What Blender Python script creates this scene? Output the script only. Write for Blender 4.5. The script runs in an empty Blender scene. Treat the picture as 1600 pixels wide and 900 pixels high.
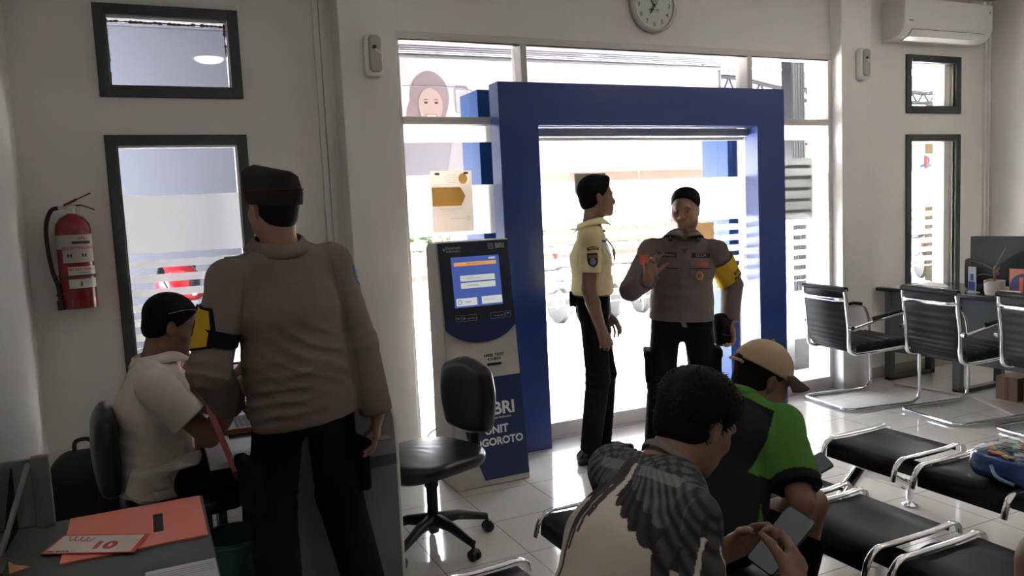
import bpy, math, random
import numpy as np
from mathutils import Vector, Matrix
from mathutils.bvhtree import BVHTree
random.seed(7)
SC = bpy.context.scene
COL = SC.collection

# ------------------------------------------------------------------ camera
CAM_H = 1.53
YAW, PITCH, ROLL, FPX = 24.9, 5.6, -2.7, 1235.0

def build_camera():
    y, p, r = [math.radians(a) for a in (YAW, PITCH, ROLL)]
    fwd = Vector((math.sin(y) * math.cos(p), math.cos(y) * math.cos(p), -math.sin(p)))
    right = Vector((math.cos(y), -math.sin(y), 0))
    up = right.cross(fwd)
    r2 = right * math.cos(r) + up * math.sin(r)
    u2 = -right * math.sin(r) + up * math.cos(r)
    cd = bpy.data.cameras.new('camera')
    co = bpy.data.objects.new('camera', cd)
    COL.objects.link(co)
    m = Matrix((r2, u2, -fwd)).transposed().to_4x4()
    m.translation = Vector((0, 0, CAM_H))
    co.matrix_world = m
    cd.sensor_width = 36
    cd.lens = FPX * 36 / 1600
    cd.clip_start = 0.05
    cd.clip_end = 200
    SC.camera = co
build_camera()

SC.view_settings.view_transform = 'Standard'
SC.view_settings.look = 'None'
SC.view_settings.gamma = 1
SC.view_settings.use_curve_mapping = False
SC.view_settings.exposure = 2.62
try:
    SC.cycles.use_denoising = True
    SC.cycles.max_bounces = 10
    SC.cycles.diffuse_bounces = 6
    SC.cycles.glossy_bounces = 5
    SC.cycles.transparent_max_bounces = 16
    SC.cycles.sample_clamp_indirect = 8
    SC.cycles.caustics_reflective = False
    SC.cycles.caustics_refractive = False
except Exception:
    pass

# world: bright hazy tropical sky
W = bpy.data.worlds.new('world'); SC.world = W; W.use_nodes = True
bg = W.node_tree.nodes['Background']
bg.inputs[0].default_value = (0.86, 0.93, 1.0, 1)
bg.inputs[1].default_value = 5.0

def sun_light():
    sd = bpy.data.lights.new('sun', 'SUN'); so = bpy.data.objects.new('sun', sd); COL.objects.link(so)
    sd.energy = 34.0; sd.angle = 0.01; sd.color = (1, 0.96, 0.9)
    d = Vector((-0.30, -0.26, -0.90))         # light travels this way: high over the street, falling short of the shop front
    so.rotation_euler = d.to_track_quat('-Z', 'Y').to_euler()
sun_light()

# a sky portal in the plane of the shop front keeps the daylight clean
def portal(cx, cz, w, h):
    ld = bpy.data.lights.new('sky_portal', 'AREA'); lo = bpy.data.objects.new('sky_portal', ld); COL.objects.link(lo)
    ld.shape = 'RECTANGLE'; ld.size = w; ld.size_y = h
    ld.cycles.is_portal = True
    lo.location = (cx, 4.86, cz); lo.rotation_euler = (math.radians(-90), 0, 0)

# ------------------------------------------------------------------ materials
MATS = {}
def lin(c):
    return tuple(((v / 255) / 12.92 if v / 255 <= 0.04045 else ((v / 255 + 0.055) / 1.055) ** 2.4) for v in c)

def mat(name, color=(0.5, 0.5, 0.5), rough=0.6, metal=0.0, bump=0.0, bscale=40.0, var=0.0, vscale=8.0, spec=0.5, emit=None, estr=0.0, coat=0.0, sheen=0.0, sss=0.0):
    if name in MATS: return MATS[name]
    m = bpy.data.materials.new(name); m.use_nodes = True
    nt = m.node_tree; b = nt.nodes['Principled BSDF']
    b.inputs['Base Color'].default_value = (*color, 1)
    b.inputs['Roughness'].default_value = rough
    b.inputs['Metallic'].default_value = metal
    b.inputs['Specular IOR Level'].default_value = spec
    b.inputs['Coat Weight'].default_value = coat
    b.inputs['Coat Roughness'].default_value = 0.08
    b.inputs['Sheen Weight'].default_value = sheen
    if emit:
        b.inputs['Emission Color'].default_value = (*emit, 1); b.inputs['Emission Strength'].default_value = estr
    tc = nt.nodes.new('ShaderNodeTexCoord')
    if var > 0:
        n = nt.nodes.new('ShaderNodeTexNoise'); n.inputs['Scale'].default_value = vscale; n.inputs['Detail'].default_value = 6
        nt.links.new(tc.outputs['Object'], n.inputs['Vector'])
        mx = nt.nodes.new('ShaderNodeMixRGB'); mx.inputs[1].default_value = (*[c * (1 - var) for c in color], 1)
        mx.inputs[2].default_value = (*[min(1, c * (1 + var)) for c in color], 1)
        nt.links.new(n.outputs['Fac'], mx.inputs[0]); nt.links.new(mx.outputs[0], b.inputs['Base Color'])
    if bump > 0:
        n = nt.nodes.new('ShaderNodeTexNoise'); n.inputs['Scale'].default_value = bscale; n.inputs['Detail'].default_value = 5
        nt.links.new(tc.outputs['Object'], n.inputs['Vector'])
        bp = nt.nodes.new('ShaderNodeBump'); bp.inputs['Strength'].default_value = bump; bp.inputs['Distance'].default_value = 0.01
        nt.links.new(n.outputs['Fac'], bp.inputs['Height']); nt.links.new(bp.outputs[0], b.inputs['Normal'])
    MATS[name] = m
    return m

def glass_mat(name='clear_glass', gloss=1.0, tint=(1, 1, 1)):
    if name in MATS: return MATS[name]
    m = bpy.data.materials.new(name); m.use_nodes = True; nt = m.node_tree
    for n in list(nt.nodes): nt.nodes.remove(n)
    o = nt.nodes.new('ShaderNodeOutputMaterial'); t = nt.nodes.new('ShaderNodeBsdfTransparent'); g = nt.nodes.new('ShaderNodeBsdfGlossy')
    t.inputs[0].default_value = (*tint, 1)
    g.inputs['Roughness'].default_value = 0.01
    f = nt.nodes.new('ShaderNodeFresnel'); f.inputs[0].default_value = 1.5
    mu = nt.nodes.new('ShaderNodeMath'); mu.operation = 'MULTIPLY'; mu.inputs[1].default_value = gloss
    x = nt.nodes.new('ShaderNodeMixShader')
    ge = nt.nodes.new('ShaderNodeNewGeometry'); fb = nt.nodes.new('ShaderNodeMath'); fb.operation = 'SUBTRACT'; fb.inputs[0].default_value = 1.0
    nt.links.new(ge.outputs['Backfacing'], fb.inputs[1]); m2 = nt.nodes.new('ShaderNodeMath'); m2.operation = 'MULTIPLY'
    nt.links.new(f.outputs[0], mu.inputs[0]); nt.links.new(mu.outputs[0], m2.inputs[0]); nt.links.new(fb.outputs[0], m2.inputs[1]); nt.links.new(m2.outputs[0], x.inputs[0])
    nt.links.new(t.outputs[0], x.inputs[1]); nt.links.new(g.outputs[0], x.inputs[2]); nt.links.new(x.outputs[0], o.inputs[0])
    MATS[name] = m; return m

def film_mat(name='frosted_film', color=(0.93, 0.93, 0.92), clear=0.2, tr=0.75):
    """frosted film: translucent and diffuse with a little clear view through"""
    if name in MATS: return MATS[name]
    m = bpy.data.materials.new(name); m.use_nodes = True; nt = m.node_tree
    for n in list(nt.nodes): nt.nodes.remove(n)
    o = nt.nodes.new('ShaderNodeOutputMaterial'); a = nt.nodes.new('ShaderNodeBsdfTranslucent'); d = nt.nodes.new('ShaderNodeBsdfDiffuse'); t = nt.nodes.new('ShaderNodeBsdfTransparent')
    a.inputs[0].default_value = (*color, 1); d.inputs[0].default_value = (*color, 1)
    x = nt.nodes.new('ShaderNodeMixShader'); x.inputs[0].default_value = tr
    y = nt.nodes.new('ShaderNodeMixShader'); y.inputs[0].default_value = clear
    nt.links.new(d.outputs[0], x.inputs[1]); nt.links.new(a.outputs[0], x.inputs[2])
    nt.links.new(x.outputs[0], y.inputs[1]); nt.links.new(t.outputs[0], y.inputs[2]); nt.links.new(y.outputs[0], o.inputs[0])
    MATS[name] = m; return m

def vcol_mat(name, attr='print', rough=0.9, bump=0.1, bscale=300):
    m = mat(name, (0.5, 0.5, 0.5), rough, bump=bump, bscale=bscale, spec=0.2)
    nt = m.node_tree; b = nt.nodes['Principled BSDF']
    a = nt.nodes.new('ShaderNodeAttribute'); a.attribute_name = attr
    nt.links.new(a.outputs['Color'], b.inputs['Base Color'])
    return m

# ------------------------------------------------------------------ objects
def tagv(o, label=None, cat=None, group=None, kind=None):
    if label: o['label'] = label
    if cat: o['category'] = cat
    if group: o['group'] = group
    if kind: o['kind'] = kind
    return o

def thing(name, label, cat, loc=(0, 0, 0), rotz=0, group=None):
    o = bpy.data.objects.new(name, None); COL.objects.link(o)
    o.location = loc; o.rotation_euler = (0, 0, rotz); o.empty_display_size = 0.1
    return tagv(o, label, cat, group)

class MB:
    """collects shapes for ONE mesh"""
    def __init__(s): s.v = []; s.f = []
    def add(s, vs, fs):
        n = len(s.v); s.v += [tuple(map(float, v)) for v in vs]; s.f += [tuple(i + n for i in f) for f in fs]; return s
    def box(s, lo, hi, R=None, c=None):
        x0, y0, z0 = lo; x1, y1, z1 = hi
        vs = [(x0, y0, z0), (x1, y0, z0), (x1, y1, z0), (x0, y1, z0), (x0, y0, z1), (x1, y0, z1), (x1, y1, z1), (x0, y1, z1)]
        if R is not None:
            c = Vector(c) if c is not None else Vector(((x0 + x1) / 2, (y0 + y1) / 2, (z0 + z1) / 2))
            vs = [tuple(c + R @ (Vector(v) - c)) for v in vs]
        return s.add(vs, [(0, 3, 2, 1), (4, 5, 6, 7), (0, 1, 5, 4), (1, 2, 6, 5), (2, 3, 7, 6), (3, 0, 4, 7)])
    def cbox(s, c, size, R=None):
        h = [q / 2 for q in size]
        return s.box([c[i] - h[i] for i in range(3)], [c[i] + h[i] for i in range(3)], R, c)
    def prism(s, poly, d0, d1, fn):
        """poly: 2D outline; fn(u, v, d) -> 3D"""
        n = len(poly)
        vs = [fn(u, v, d0) for u, v in poly] + [fn(u, v, d1) for u, v in poly]
        fs = [tuple(range(n))[::-1], tuple(range(n, 2 * n))] + [(i, (i + 1) % n, (i + 1) % n + n, i + n) for i in range(n)]
        return s.add(vs, fs)
    def bar(s, p0, p1, w, h, up=(0, 0, 1)):
        p0 = Vector(p0); p1 = Vector(p1); d = (p1 - p0).normalized(); u = Vector(up)
        if abs(d.dot(u)) > 0.97: u = Vector((0, 1, 0))
        a = d.cross(u).normalized(); b = a.cross(d).normalized()
        vs = []
        for p in (p0, p1):
            for sx, sy in ((-1, -1), (1, -1), (1, 1), (-1, 1)): vs.append(tuple(p + a * sx * w / 2 + b * sy * h / 2))
        return s.add(vs, [(0, 1, 2, 3)[::-1], (4, 5, 6, 7), (0, 1, 5, 4), (1, 2, 6, 5), (2, 3, 7, 6), (3, 0, 4, 7)])
    def tube(s, pts, r, n=10, closed=False, flat=1.0, up=None):
        pts = [Vector(p) for p in pts]; N = len(pts)
        rr = r if isinstance(r, (list, tuple)) else [r] * N
        T = []
        for i in range(N):
            if closed: t = pts[(i + 1) % N] - pts[i - 1]
            else: t = pts[min(i + 1, N - 1)] - pts[max(i - 1, 0)]
            T.append(t.normalized() if t.length > 1e-9 else Vector((0, 0, 1)))
        a = Vector(up) if up else (Vector((0, 0, 1)) if abs(T[0].z) < 0.9 else Vector((1, 0, 0)))
        vs = []
        for i in range(N):
            a = (a - T[i] * a.dot(T[i])).normalized(); b = T[i].cross(a)
            for k in range(n):
                q = 2 * math.pi * k / n
                vs.append(tuple(pts[i] + (a * math.cos(q) * flat + b * math.sin(q)) * rr[i]))
        fs = []
        for i in range(N if closed else N - 1):
            j = (i + 1) % N
            for k in range(n):
                k2 = (k + 1) % n
                fs.append((i * n + k, i * n + k2, j * n + k2, j * n + k))
        if not closed:
            fs += [tuple(range(n))[::-1], tuple(range((N - 1) * n, N * n))]
        return s.add(vs, fs)
    def lathe(s, prof, c=(0, 0, 0), n=24, M=None):
        """prof: (r, z) pairs, from bottom to top"""
        vs = []
        for r, z in prof:
            for k in range(n):
                q = 2 * math.pi * k / n; v = Vector((r * math.cos(q), r * math.sin(q), z))
                if M is not None: v = M @ v
                vs.append(tuple(Vector(c) + v))
        fs = []
        for i in range(len(prof) - 1):
            for k in range(n):
                k2 = (k + 1) % n; fs.append((i * n + k, i * n + k2, (i + 1) * n + k2, (i + 1) * n + k))
        fs += [tuple(range(n))[::-1], tuple(range((len(prof) - 1) * n, len(prof) * n))]
        return s.add(vs, fs)
    def ball(s, c, r, n=14, R=None):
        r = r if isinstance(r, (list, tuple)) else (r, r, r)
        vs = []; m = n // 2 + 1
        for i in range(m):
            a = math.pi * (i + 0.02) / (m - 1 + 0.04)
            for k in range(n):
                q = 2 * math.pi * k / n
                v = Vector((r[0] * math.sin(a) * math.cos(q), r[1] * math.sin(a) * math.sin(q), -r[2] * math.cos(a)))
                if R is not None: v = R @ v
                vs.append(tuple(Vector(c) + v))
        fs = []
        for i in range(m - 1):
            for k in range(n):
                k2 = (k + 1) % n; fs.append((i * n + k, i * n + k2, (i + 1) * n + k2, (i + 1) * n + k))
        fs += [tuple(range(n))[::-1], tuple(range((m - 1) * n, m * n))]
        return s.add(vs, fs)
    def xf(s, M):
        s.v = [tuple(M @ Vector(v)) for v in s.v]; return s
    def build(s, name, m, parent=None, smooth=None, bevel=0, seg=2, sub=0, solid=0, world=False, label=None):
        me = bpy.data.meshes.new(name)
        v = s.v
        if world and parent is not None:
            L = parent.location; v = [(a - L.x, b - L.y, c - L.z) for a, b, c in v]
        me.from_pydata(v, [], s.f); me.validate(); me.update()
        o = bpy.data.objects.new(name, me); COL.objects.link(o)
        if m is not None: me.materials.append(m)
        if parent is not None: o.parent = parent
        if smooth is not None:
            me.polygons.foreach_set('use_smooth', [True] * len(me.polygons))
            me.set_sharp_from_angle(angle=math.radians(smooth))
        if solid:
            md = o.modifiers.new('s', 'SOLIDIFY'); md.thickness = solid; md.offset = 0
        if bevel:
            md = o.modifiers.new('b', 'BEVEL'); md.width = bevel; md.segments = seg; md.limit_method = 'ANGLE'
            if smooth is None:
                me.polygons.foreach_set('use_smooth', [True] * len(me.polygons)); me.set_sharp_from_angle(angle=math.radians(35))
        if sub:
            md = o.modifiers.new('u', 'SUBSURF'); md.levels = sub; md.render_levels = sub
        if label: o['label'] = label
        return o

def struct(o, name=None):
    o['kind'] = 'structure'; return o

def copy_tree(o, parent=None):
    c = o.copy(); COL.objects.link(c); c.parent = parent
    for ch in [x for x in bpy.data.objects if x.parent == o]: copy_tree(ch, c)
    return c

def rpoly(w, h, r, n=5, cx=0, cy=0):
    """rounded rectangle outline"""
    out = []
    for sx, sy, a0 in ((1, 1, 0), (-1, 1, 90), (-1, -1, 180), (1, -1, 270)):
        for k in range(n + 1):
            a = math.radians(a0 + 90 * k / n)
            out.append((cx + sx * (w / 2 - r) + r * math.cos(a), cy + sy * (h / 2 - r) + r * math.sin(a)))
    return out

def bez(p, n=12):
    """Catmull-Rom through the points"""
    p = [Vector(q) for q in p]; out = []
    P = [p[0] * 2 - p[1]] + p + [p[-1] * 2 - p[-2]]
    for i in range(1, len(P) - 2):
        for k in range(n):
            t = k / n; a, b, c, d = P[i - 1:i + 3]
            out.append(0.5 * ((2 * b) + (c - a) * t + (2 * a - 5 * b + 4 * c - d) * t * t + (3 * b - a - 3 * c + d) * t ** 3))
    out.append(p[-1]); return out

def text_geo(s, size=0.1, align='CENTER', bold=0.0, shear=0):
    """the letters' outline filled as a flat mesh: (verts2d, faces)"""
    cu = bpy.data.curves.new('t', 'FONT'); cu.body = s; cu.size = size; cu.align_x = align; cu.align_y = 'CENTER'
    cu.offset = bold; cu.resolution_u = 3; cu.shear = shear
    o = bpy.data.objects.new('t', cu); COL.objects.link(o)
    dg = bpy.context.evaluated_depsgraph_get(); me = bpy.data.meshes.new_from_object(o.evaluated_get(dg))
    v = [(a.co.x, a.co.y) for a in me.vertices]; f = [tuple(p.vertices) for p in me.polygons]
    bpy.data.objects.remove(o); bpy.data.curves.remove(cu); bpy.data.meshes.remove(me)
    return v, f

def flat_text(mb, s, fn, size, **k):
    """text laid by fn(u, v) -> 3D into mb"""
    v, f = text_geo(s, size, **k)
    return mb.add([fn(a, b) for a, b in v], f)
# ------------------------------------------------------------------ signed distance modelling
def npv(v): return np.array(v, dtype=np.float32)
def unit(v):
    v = np.array(v, float); return v / np.linalg.norm(v)

class SDF:
    def __init__(s, lo, hi, h):
        s.lo = np.array(lo, float); s.h = h
        s.n = np.ceil((np.array(hi) - s.lo) / h).astype(int) + 1
        s.D = np.full(s.n, 0.5, np.float32)
    def win(s, lo, hi):
        a = np.clip(np.floor((np.array(lo) - s.lo) / s.h).astype(int), 0, s.n - 1)
        b = np.clip(np.ceil((np.array(hi) - s.lo) / s.h).astype(int) + 1, 1, s.n)
        if np.any(b <= a): return None, None
        sl = tuple(slice(a[i], b[i]) for i in range(3))
        ax = [(s.lo[i] + s.h * np.arange(a[i], b[i])).astype(np.float32) for i in range(3)]
        return sl, (ax[0][:, None, None], ax[1][None, :, None], ax[2][None, None, :])
    def put(s, sl, d, k, sub=False, inter=False):
        A = s.D[sl]
        if sub: d = -d
        if sub or inter:
            if k > 0:
                h = np.clip(0.5 - 0.5 * (A - d) / k, 0, 1); s.D[sl] = A + (d - A) * h + k * h * (1 - h)
            else: s.D[sl] = np.maximum(A, d)
        elif k > 0:
            h = np.clip(0.5 + 0.5 * (A - d) / k, 0, 1); s.D[sl] = A + (d - A) * h - k * h * (1 - h)
        else: s.D[sl] = np.minimum(A, d)
    def cap(s, p0, p1, r0, r1, k=0.01, u=None, sub=False):
        """capsule with elliptic section; r0, r1 = (along u, across) or a number"""
        r0 = r0 if isinstance(r0, (tuple, list)) else (r0, r0); r1 = r1 if isinstance(r1, (tuple, list)) else (r1, r1)
        p0 = np.array(p0, float); p1 = np.array(p1, float); m = max(*r0, *r1) + k + 0.012
        sl, (X, Y, Z) = s.win(np.minimum(p0, p1) - m, np.maximum(p0, p1) + m)
        if sl is None: return s
        d = p1 - p0; L = np.linalg.norm(d) + 1e-6; w = d / L
        if u is None: u = np.array([0, 0, 1.]) if abs(w[2]) < 0.9 else np.array([1., 0, 0])
        u = np.array(u, float); u = unit(u - w * (u @ w)); v = np.cross(w, u)
        x = X - np.float32(p0[0]); y = Y - np.float32(p0[1]); z = Z - np.float32(p0[2])
        a = x * w[0] + y * w[1] + z * w[2]; t = np.clip(a / L, 0, 1); e = a - t * L
        pu = x * u[0] + y * u[1] + z * u[2]; pv = x * v[0] + y * v[1] + z * v[2]
        ra = r0[0] + (r1[0] - r0[0]) * t; rb = r0[1] + (r1[1] - r0[1]) * t; re = np.minimum(ra, rb)
        k0 = np.sqrt((pu / ra) ** 2 + (pv / rb) ** 2 + (e / re) ** 2) + 1e-6
        k1 = np.sqrt((pu / ra ** 2) ** 2 + (pv / rb ** 2) ** 2 + (e / re ** 2) ** 2) + 1e-6
        s.put(sl, (k0 * (k0 - 1) / k1).astype(np.float32), k, sub); return s
    def ell(s, c, r, R=None, k=0.01, sub=False, inter=False):
        """ellipsoid; R rows are its axes"""
        c = np.array(c, float); m = max(r) + k + 0.012
        if inter: sl, (X, Y, Z) = s.win(s.lo, s.lo + s.n * s.h)
        else: sl, (X, Y, Z) = s.win(c - m, c + m)
        if sl is None: return s
        R = np.eye(3) if R is None else np.array(R)
        x = X - np.float32(c[0]); y = Y - np.float32(c[1]); z = Z - np.float32(c[2])
        q = [(x * R[i][0] + y * R[i][1] + z * R[i][2]) / r[i] for i in range(3)]
        k0 = np.sqrt(q[0] ** 2 + q[1] ** 2 + q[2] ** 2) + 1e-6
        k1 = np.sqrt((q[0] / r[0]) ** 2 + (q[1] / r[1]) ** 2 + (q[2] / r[2]) ** 2) + 1e-6
        s.put(sl, (k0 * (k0 - 1) / k1).astype(np.float32), k, sub, inter); return s
    def rbox(s, c, hs, R=None, r=0.01, k=0.0, sub=False, inter=False):
        c = np.array(c, float); m = np.linalg.norm(hs) + k + 0.02
        if inter: sl, (X, Y, Z) = s.win(s.lo, s.lo + s.n * s.h)
        else: sl, (X, Y, Z) = s.win(c - m, c + m)
        if sl is None: return s
        R = np.eye(3) if R is None else np.array(R)
        x = X - np.float32(c[0]); y = Y - np.float32(c[1]); z = Z - np.float32(c[2])
        q = [np.abs(x * R[i][0] + y * R[i][1] + z * R[i][2]) - (hs[i] - r) for i in range(3)]
        d = np.sqrt(sum(np.maximum(t, 0) ** 2 for t in q)) + np.minimum(np.maximum(np.maximum(q[0], q[1]), q[2]), 0) - r
        s.put(sl, d.astype(np.float32), k, sub, inter); return s
    def cut(s, p, n, k=0.0, near=None, rad=0.2):
        """drop what lies on the side the normal points to (optionally only near a point)"""
        n = unit(n)
        if near is None: sl, (X, Y, Z) = s.win(s.lo, s.lo + s.n * s.h)
        else: sl, (X, Y, Z) = s.win(np.array(near) - rad, np.array(near) + rad)
        if sl is None: return s
        d = ((X - p[0]) * n[0] + (Y - p[1]) * n[1] + (Z - p[2]) * n[2]).astype(np.float32)
        s.put(sl, d, k, inter=True); return s
    def folds(s, c, d, f, a, rad, warp=0.0, seed=0):
        """soft creases: ridges across direction d around c"""
        c = np.array(c, float); sl, (X, Y, Z) = s.win(c - rad * 1.6, c + rad * 1.6)
        if sl is None: return s
        d = unit(d); x = X - c[0]; y = Y - c[1]; z = Z - c[2]
        o = np.array([d[1] + 0.3, d[2] - 0.2, d[0] + 0.1]); o = unit(o - d * (o @ d)); o2 = np.cross(d, o)
        g = x * d[0] + y * d[1] + z * d[2]; h = x * o[0] + y * o[1] + z * o[2]; i = x * o2[0] + y * o2[1] + z * o2[2]
        ph = f * g + warp * np.sin(13 * h + seed) + 0.7 * warp * np.sin(19 * i + 2.1 * seed) + seed
        w = np.exp(-(x * x + y * y + z * z) / (rad * rad * 0.5))
        s.D[sl] += (a * w * (np.abs(np.sin(ph)) ** 0.8 - 0.5) * (0.6 + 0.4 * np.sin(9 * h + 7 * i + seed))).astype(np.float32); return s
    def mesh(s):
        D = s.D; D[0] = D[-1] = 1; D[:, 0] = D[:, -1] = 1; D[:, :, 0] = D[:, :, -1] = 1
        S = D < 0
        c = S[:-1, :-1, :-1].astype(np.int8)
        for i in (0, 1):
            for j in (0, 1):
                for k in (0, 1):
                    if i + j + k: c = c + S[i:S.shape[0] - 1 + i, j:S.shape[1] - 1 + j, k:S.shape[2] - 1 + k]
        act = (c > 0) & (c < 8); I = np.argwhere(act)
        idx = np.full(act.shape, -1, np.int32); idx[tuple(I.T)] = np.arange(len(I))
        acc = np.zeros((len(I), 3)); cnt = np.zeros(len(I))
        for ax in range(3):
            o1, o2 = [q for q in range(3) if q != ax]
            for i in (0, 1):
                for j in (0, 1):
                    a = I.copy(); a[:, o1] += i; a[:, o2] += j; b = a.copy(); b[:, ax] += 1
                    va = D[tuple(a.T)]; vb = D[tuple(b.T)]; m = (va < 0) != (vb < 0)
                    t = np.where(m, va / np.where(m, va - vb, 1), 0)
                    p = a - I + 0.0; p[:, ax] += t
                    acc[m] += p[m]; cnt[m] += 1
        V = s.lo + (I + acc / cnt[:, None]) * s.h
        F = []
        for ax in range(3):
            o1, o2 = (ax + 1) % 3, (ax + 2) % 3
            sa = [slice(None)] * 3; sb = [slice(None)] * 3; sa[ax] = slice(0, -1); sb[ax] = slice(1, None)
            A = S[tuple(sa)]; B = S[tuple(sb)]; E = np.argwhere(A != B)
            E = E[(E[:, o1] > 0) & (E[:, o2] > 0) & (E[:, o1] < S.shape[o1] - 1) & (E[:, o2] < S.shape[o2] - 1)]
            fl = A[tuple(E.T)]
            q = []
            for di, dj in ((1, 1), (0, 1), (0, 0), (1, 0)):
                e = E.copy(); e[:, o1] -= di; e[:, o2] -= dj; q.append(idx[tuple(e.T)])
            q = np.stack(q, 1); q[~fl] = q[~fl][:, ::-1]
            F.append(q)
        return V, np.concatenate(F)

def sdf_obj(name, s, m, parent, smooth_it=1, world=True):
    V, F = s.mesh() if isinstance(s, SDF) else s
    # light Laplacian smoothing keeps the voxels from showing
    for _ in range(smooth_it):
        acc = np.zeros_like(V); cnt = np.zeros(len(V))
        for i in range(4):
            np.add.at(acc, F[:, i], V[F[:, (i + 1) % 4]]); np.add.at(cnt, F[:, i], 1)
            np.add.at(acc, F[:, i], V[F[:, (i + 3) % 4]]); np.add.at(cnt, F[:, i], 1)
        V = V * 0.45 + 0.55 * acc / np.maximum(cnt, 1)[:, None]
    me = bpy.data.meshes.new(name)
    L = np.array(parent.location) if parent is not None and world else np.zeros(3)
    me.vertices.add(len(V)); me.vertices.foreach_set('co', (V - L).astype(np.float32).ravel())
    me.loops.add(len(F) * 4); me.loops.foreach_set('vertex_index', F.astype(np.int32).ravel())
    me.polygons.add(len(F)); me.polygons.foreach_set('loop_start', np.arange(0, len(F) * 4, 4, dtype=np.int32))
    me.update(calc_edges=True); me.validate()
    me.polygons.foreach_set('use_smooth', np.ones(len(me.polygons), bool))
    o = bpy.data.objects.new(name, me); COL.objects.link(o)
    if m is not None: me.materials.append(m)
    if parent is not None: o.parent = parent
    return o, V, F

def bvh_of(V, F):
    return BVHTree.FromPolygons([tuple(v) for v in V], [tuple(f) for f in F])

def decal(name, bvh, o, d, u, outline_faces, m, parent, off=0.0015, thick=0.0015, sub=None, label=None):
    """lay flat artwork (verts2d, faces) onto a surface: rays from o+u*a+v*b along d; keeps its own small thickness"""
    d = Vector(d).normalized(); u = Vector(u); u = (u - d * u.dot(d)).normalized(); v = d.cross(u) * -1
    v = u.cross(d) * 1.0
    if v.z < 0 and abs(v.z) > 0.3: v = -v
    vs, fs = outline_faces; top = []; bot = []
    last = None
    o = Vector(o)
    for a, b in vs:
        p = o + u * a + v * b
        hit, nrm, i, dist = bvh.ray_cast(p - d * 0.25, d, 0.7)
        if hit is None:
            hit = (p if last is None else p - d * ((p - last).dot(d))); 
        last = hit
        top.append(hit - d * (off + thick)); bot.append(hit - d * off * 0.2)
    n = len(top); mb = MB()
    from collections import Counter
    ec = Counter()
    for f in fs:
        for i in range(len(f)): ec[frozenset((f[i], f[(i + 1) % len(f)]))] += 1
    faces = [tuple(f) for f in fs] + [tuple(i + n for i in f[::-1]) for f in fs]
    for f in fs:
        for i in range(len(f)):
            e = (f[i], f[(i + 1) % len(f)])
            if ec[frozenset(e)] == 1: faces.append((e[1], e[0], e[0] + n, e[1] + n))
    mb.add(top + bot, faces)
    return mb.build(name, m, parent, smooth=50, world=True, label=label)

def grid_art(w, h, nx=8, ny=8, shape=None):
    """a w x h patch as a grid, optionally warped by shape(u, v) -> (u, v), u and v in -1..1"""
    vs = []
    for j in range(ny + 1):
        for i in range(nx + 1):
            a = -1 + 2 * i / nx; b = -1 + 2 * j / ny
            if shape: a, b = shape(a, b)
            vs.append((a * w / 2, b * h / 2))
    fs = [(j * (nx + 1) + i, j * (nx + 1) + i + 1, (j + 1) * (nx + 1) + i + 1, (j + 1) * (nx + 1) + i) for j in range(ny) for i in range(nx)]
    return vs, fs
def disc(a, b):
    if abs(a) < 1e-6 and abs(b) < 1e-6: return 0, 0
    m = max(abs(a), abs(b)); l = math.hypot(a, b); return a * m / l, b * m / l
def shield(a, b):
    w = 1 if b > -0.1 else max(0.08, math.sqrt(max(0, 1 - ((b + 0.1) / 0.9) ** 2)))
    return a * w, b

# ------------------------------------------------------------------ people
def ik(a, b, l1, l2, pole):
    a = np.array(a, float); b = np.array(b, float); d = b - a; L = np.linalg.norm(d)
    if L > (l1 + l2) * 0.999: b = a + d / L * (l1 + l2) * 0.999; d = b - a; L = np.linalg.norm(d)
    w = d / L; x = (l1 * l1 - l2 * l2 + L * L) / (2 * L); y = math.sqrt(max(0, l1 * l1 - x * x))
    p = np.array(pole, float); p = unit(p - w * (p @ w))
    return a + w * x + p * y, b

def frame(f, u=(0, 0, 1)):
    f = unit(f); u = np.array(u, float); u = unit(u - f * (u @ f)); l = np.cross(u, f)
    return f, l, u          # forward, left, up

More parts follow.
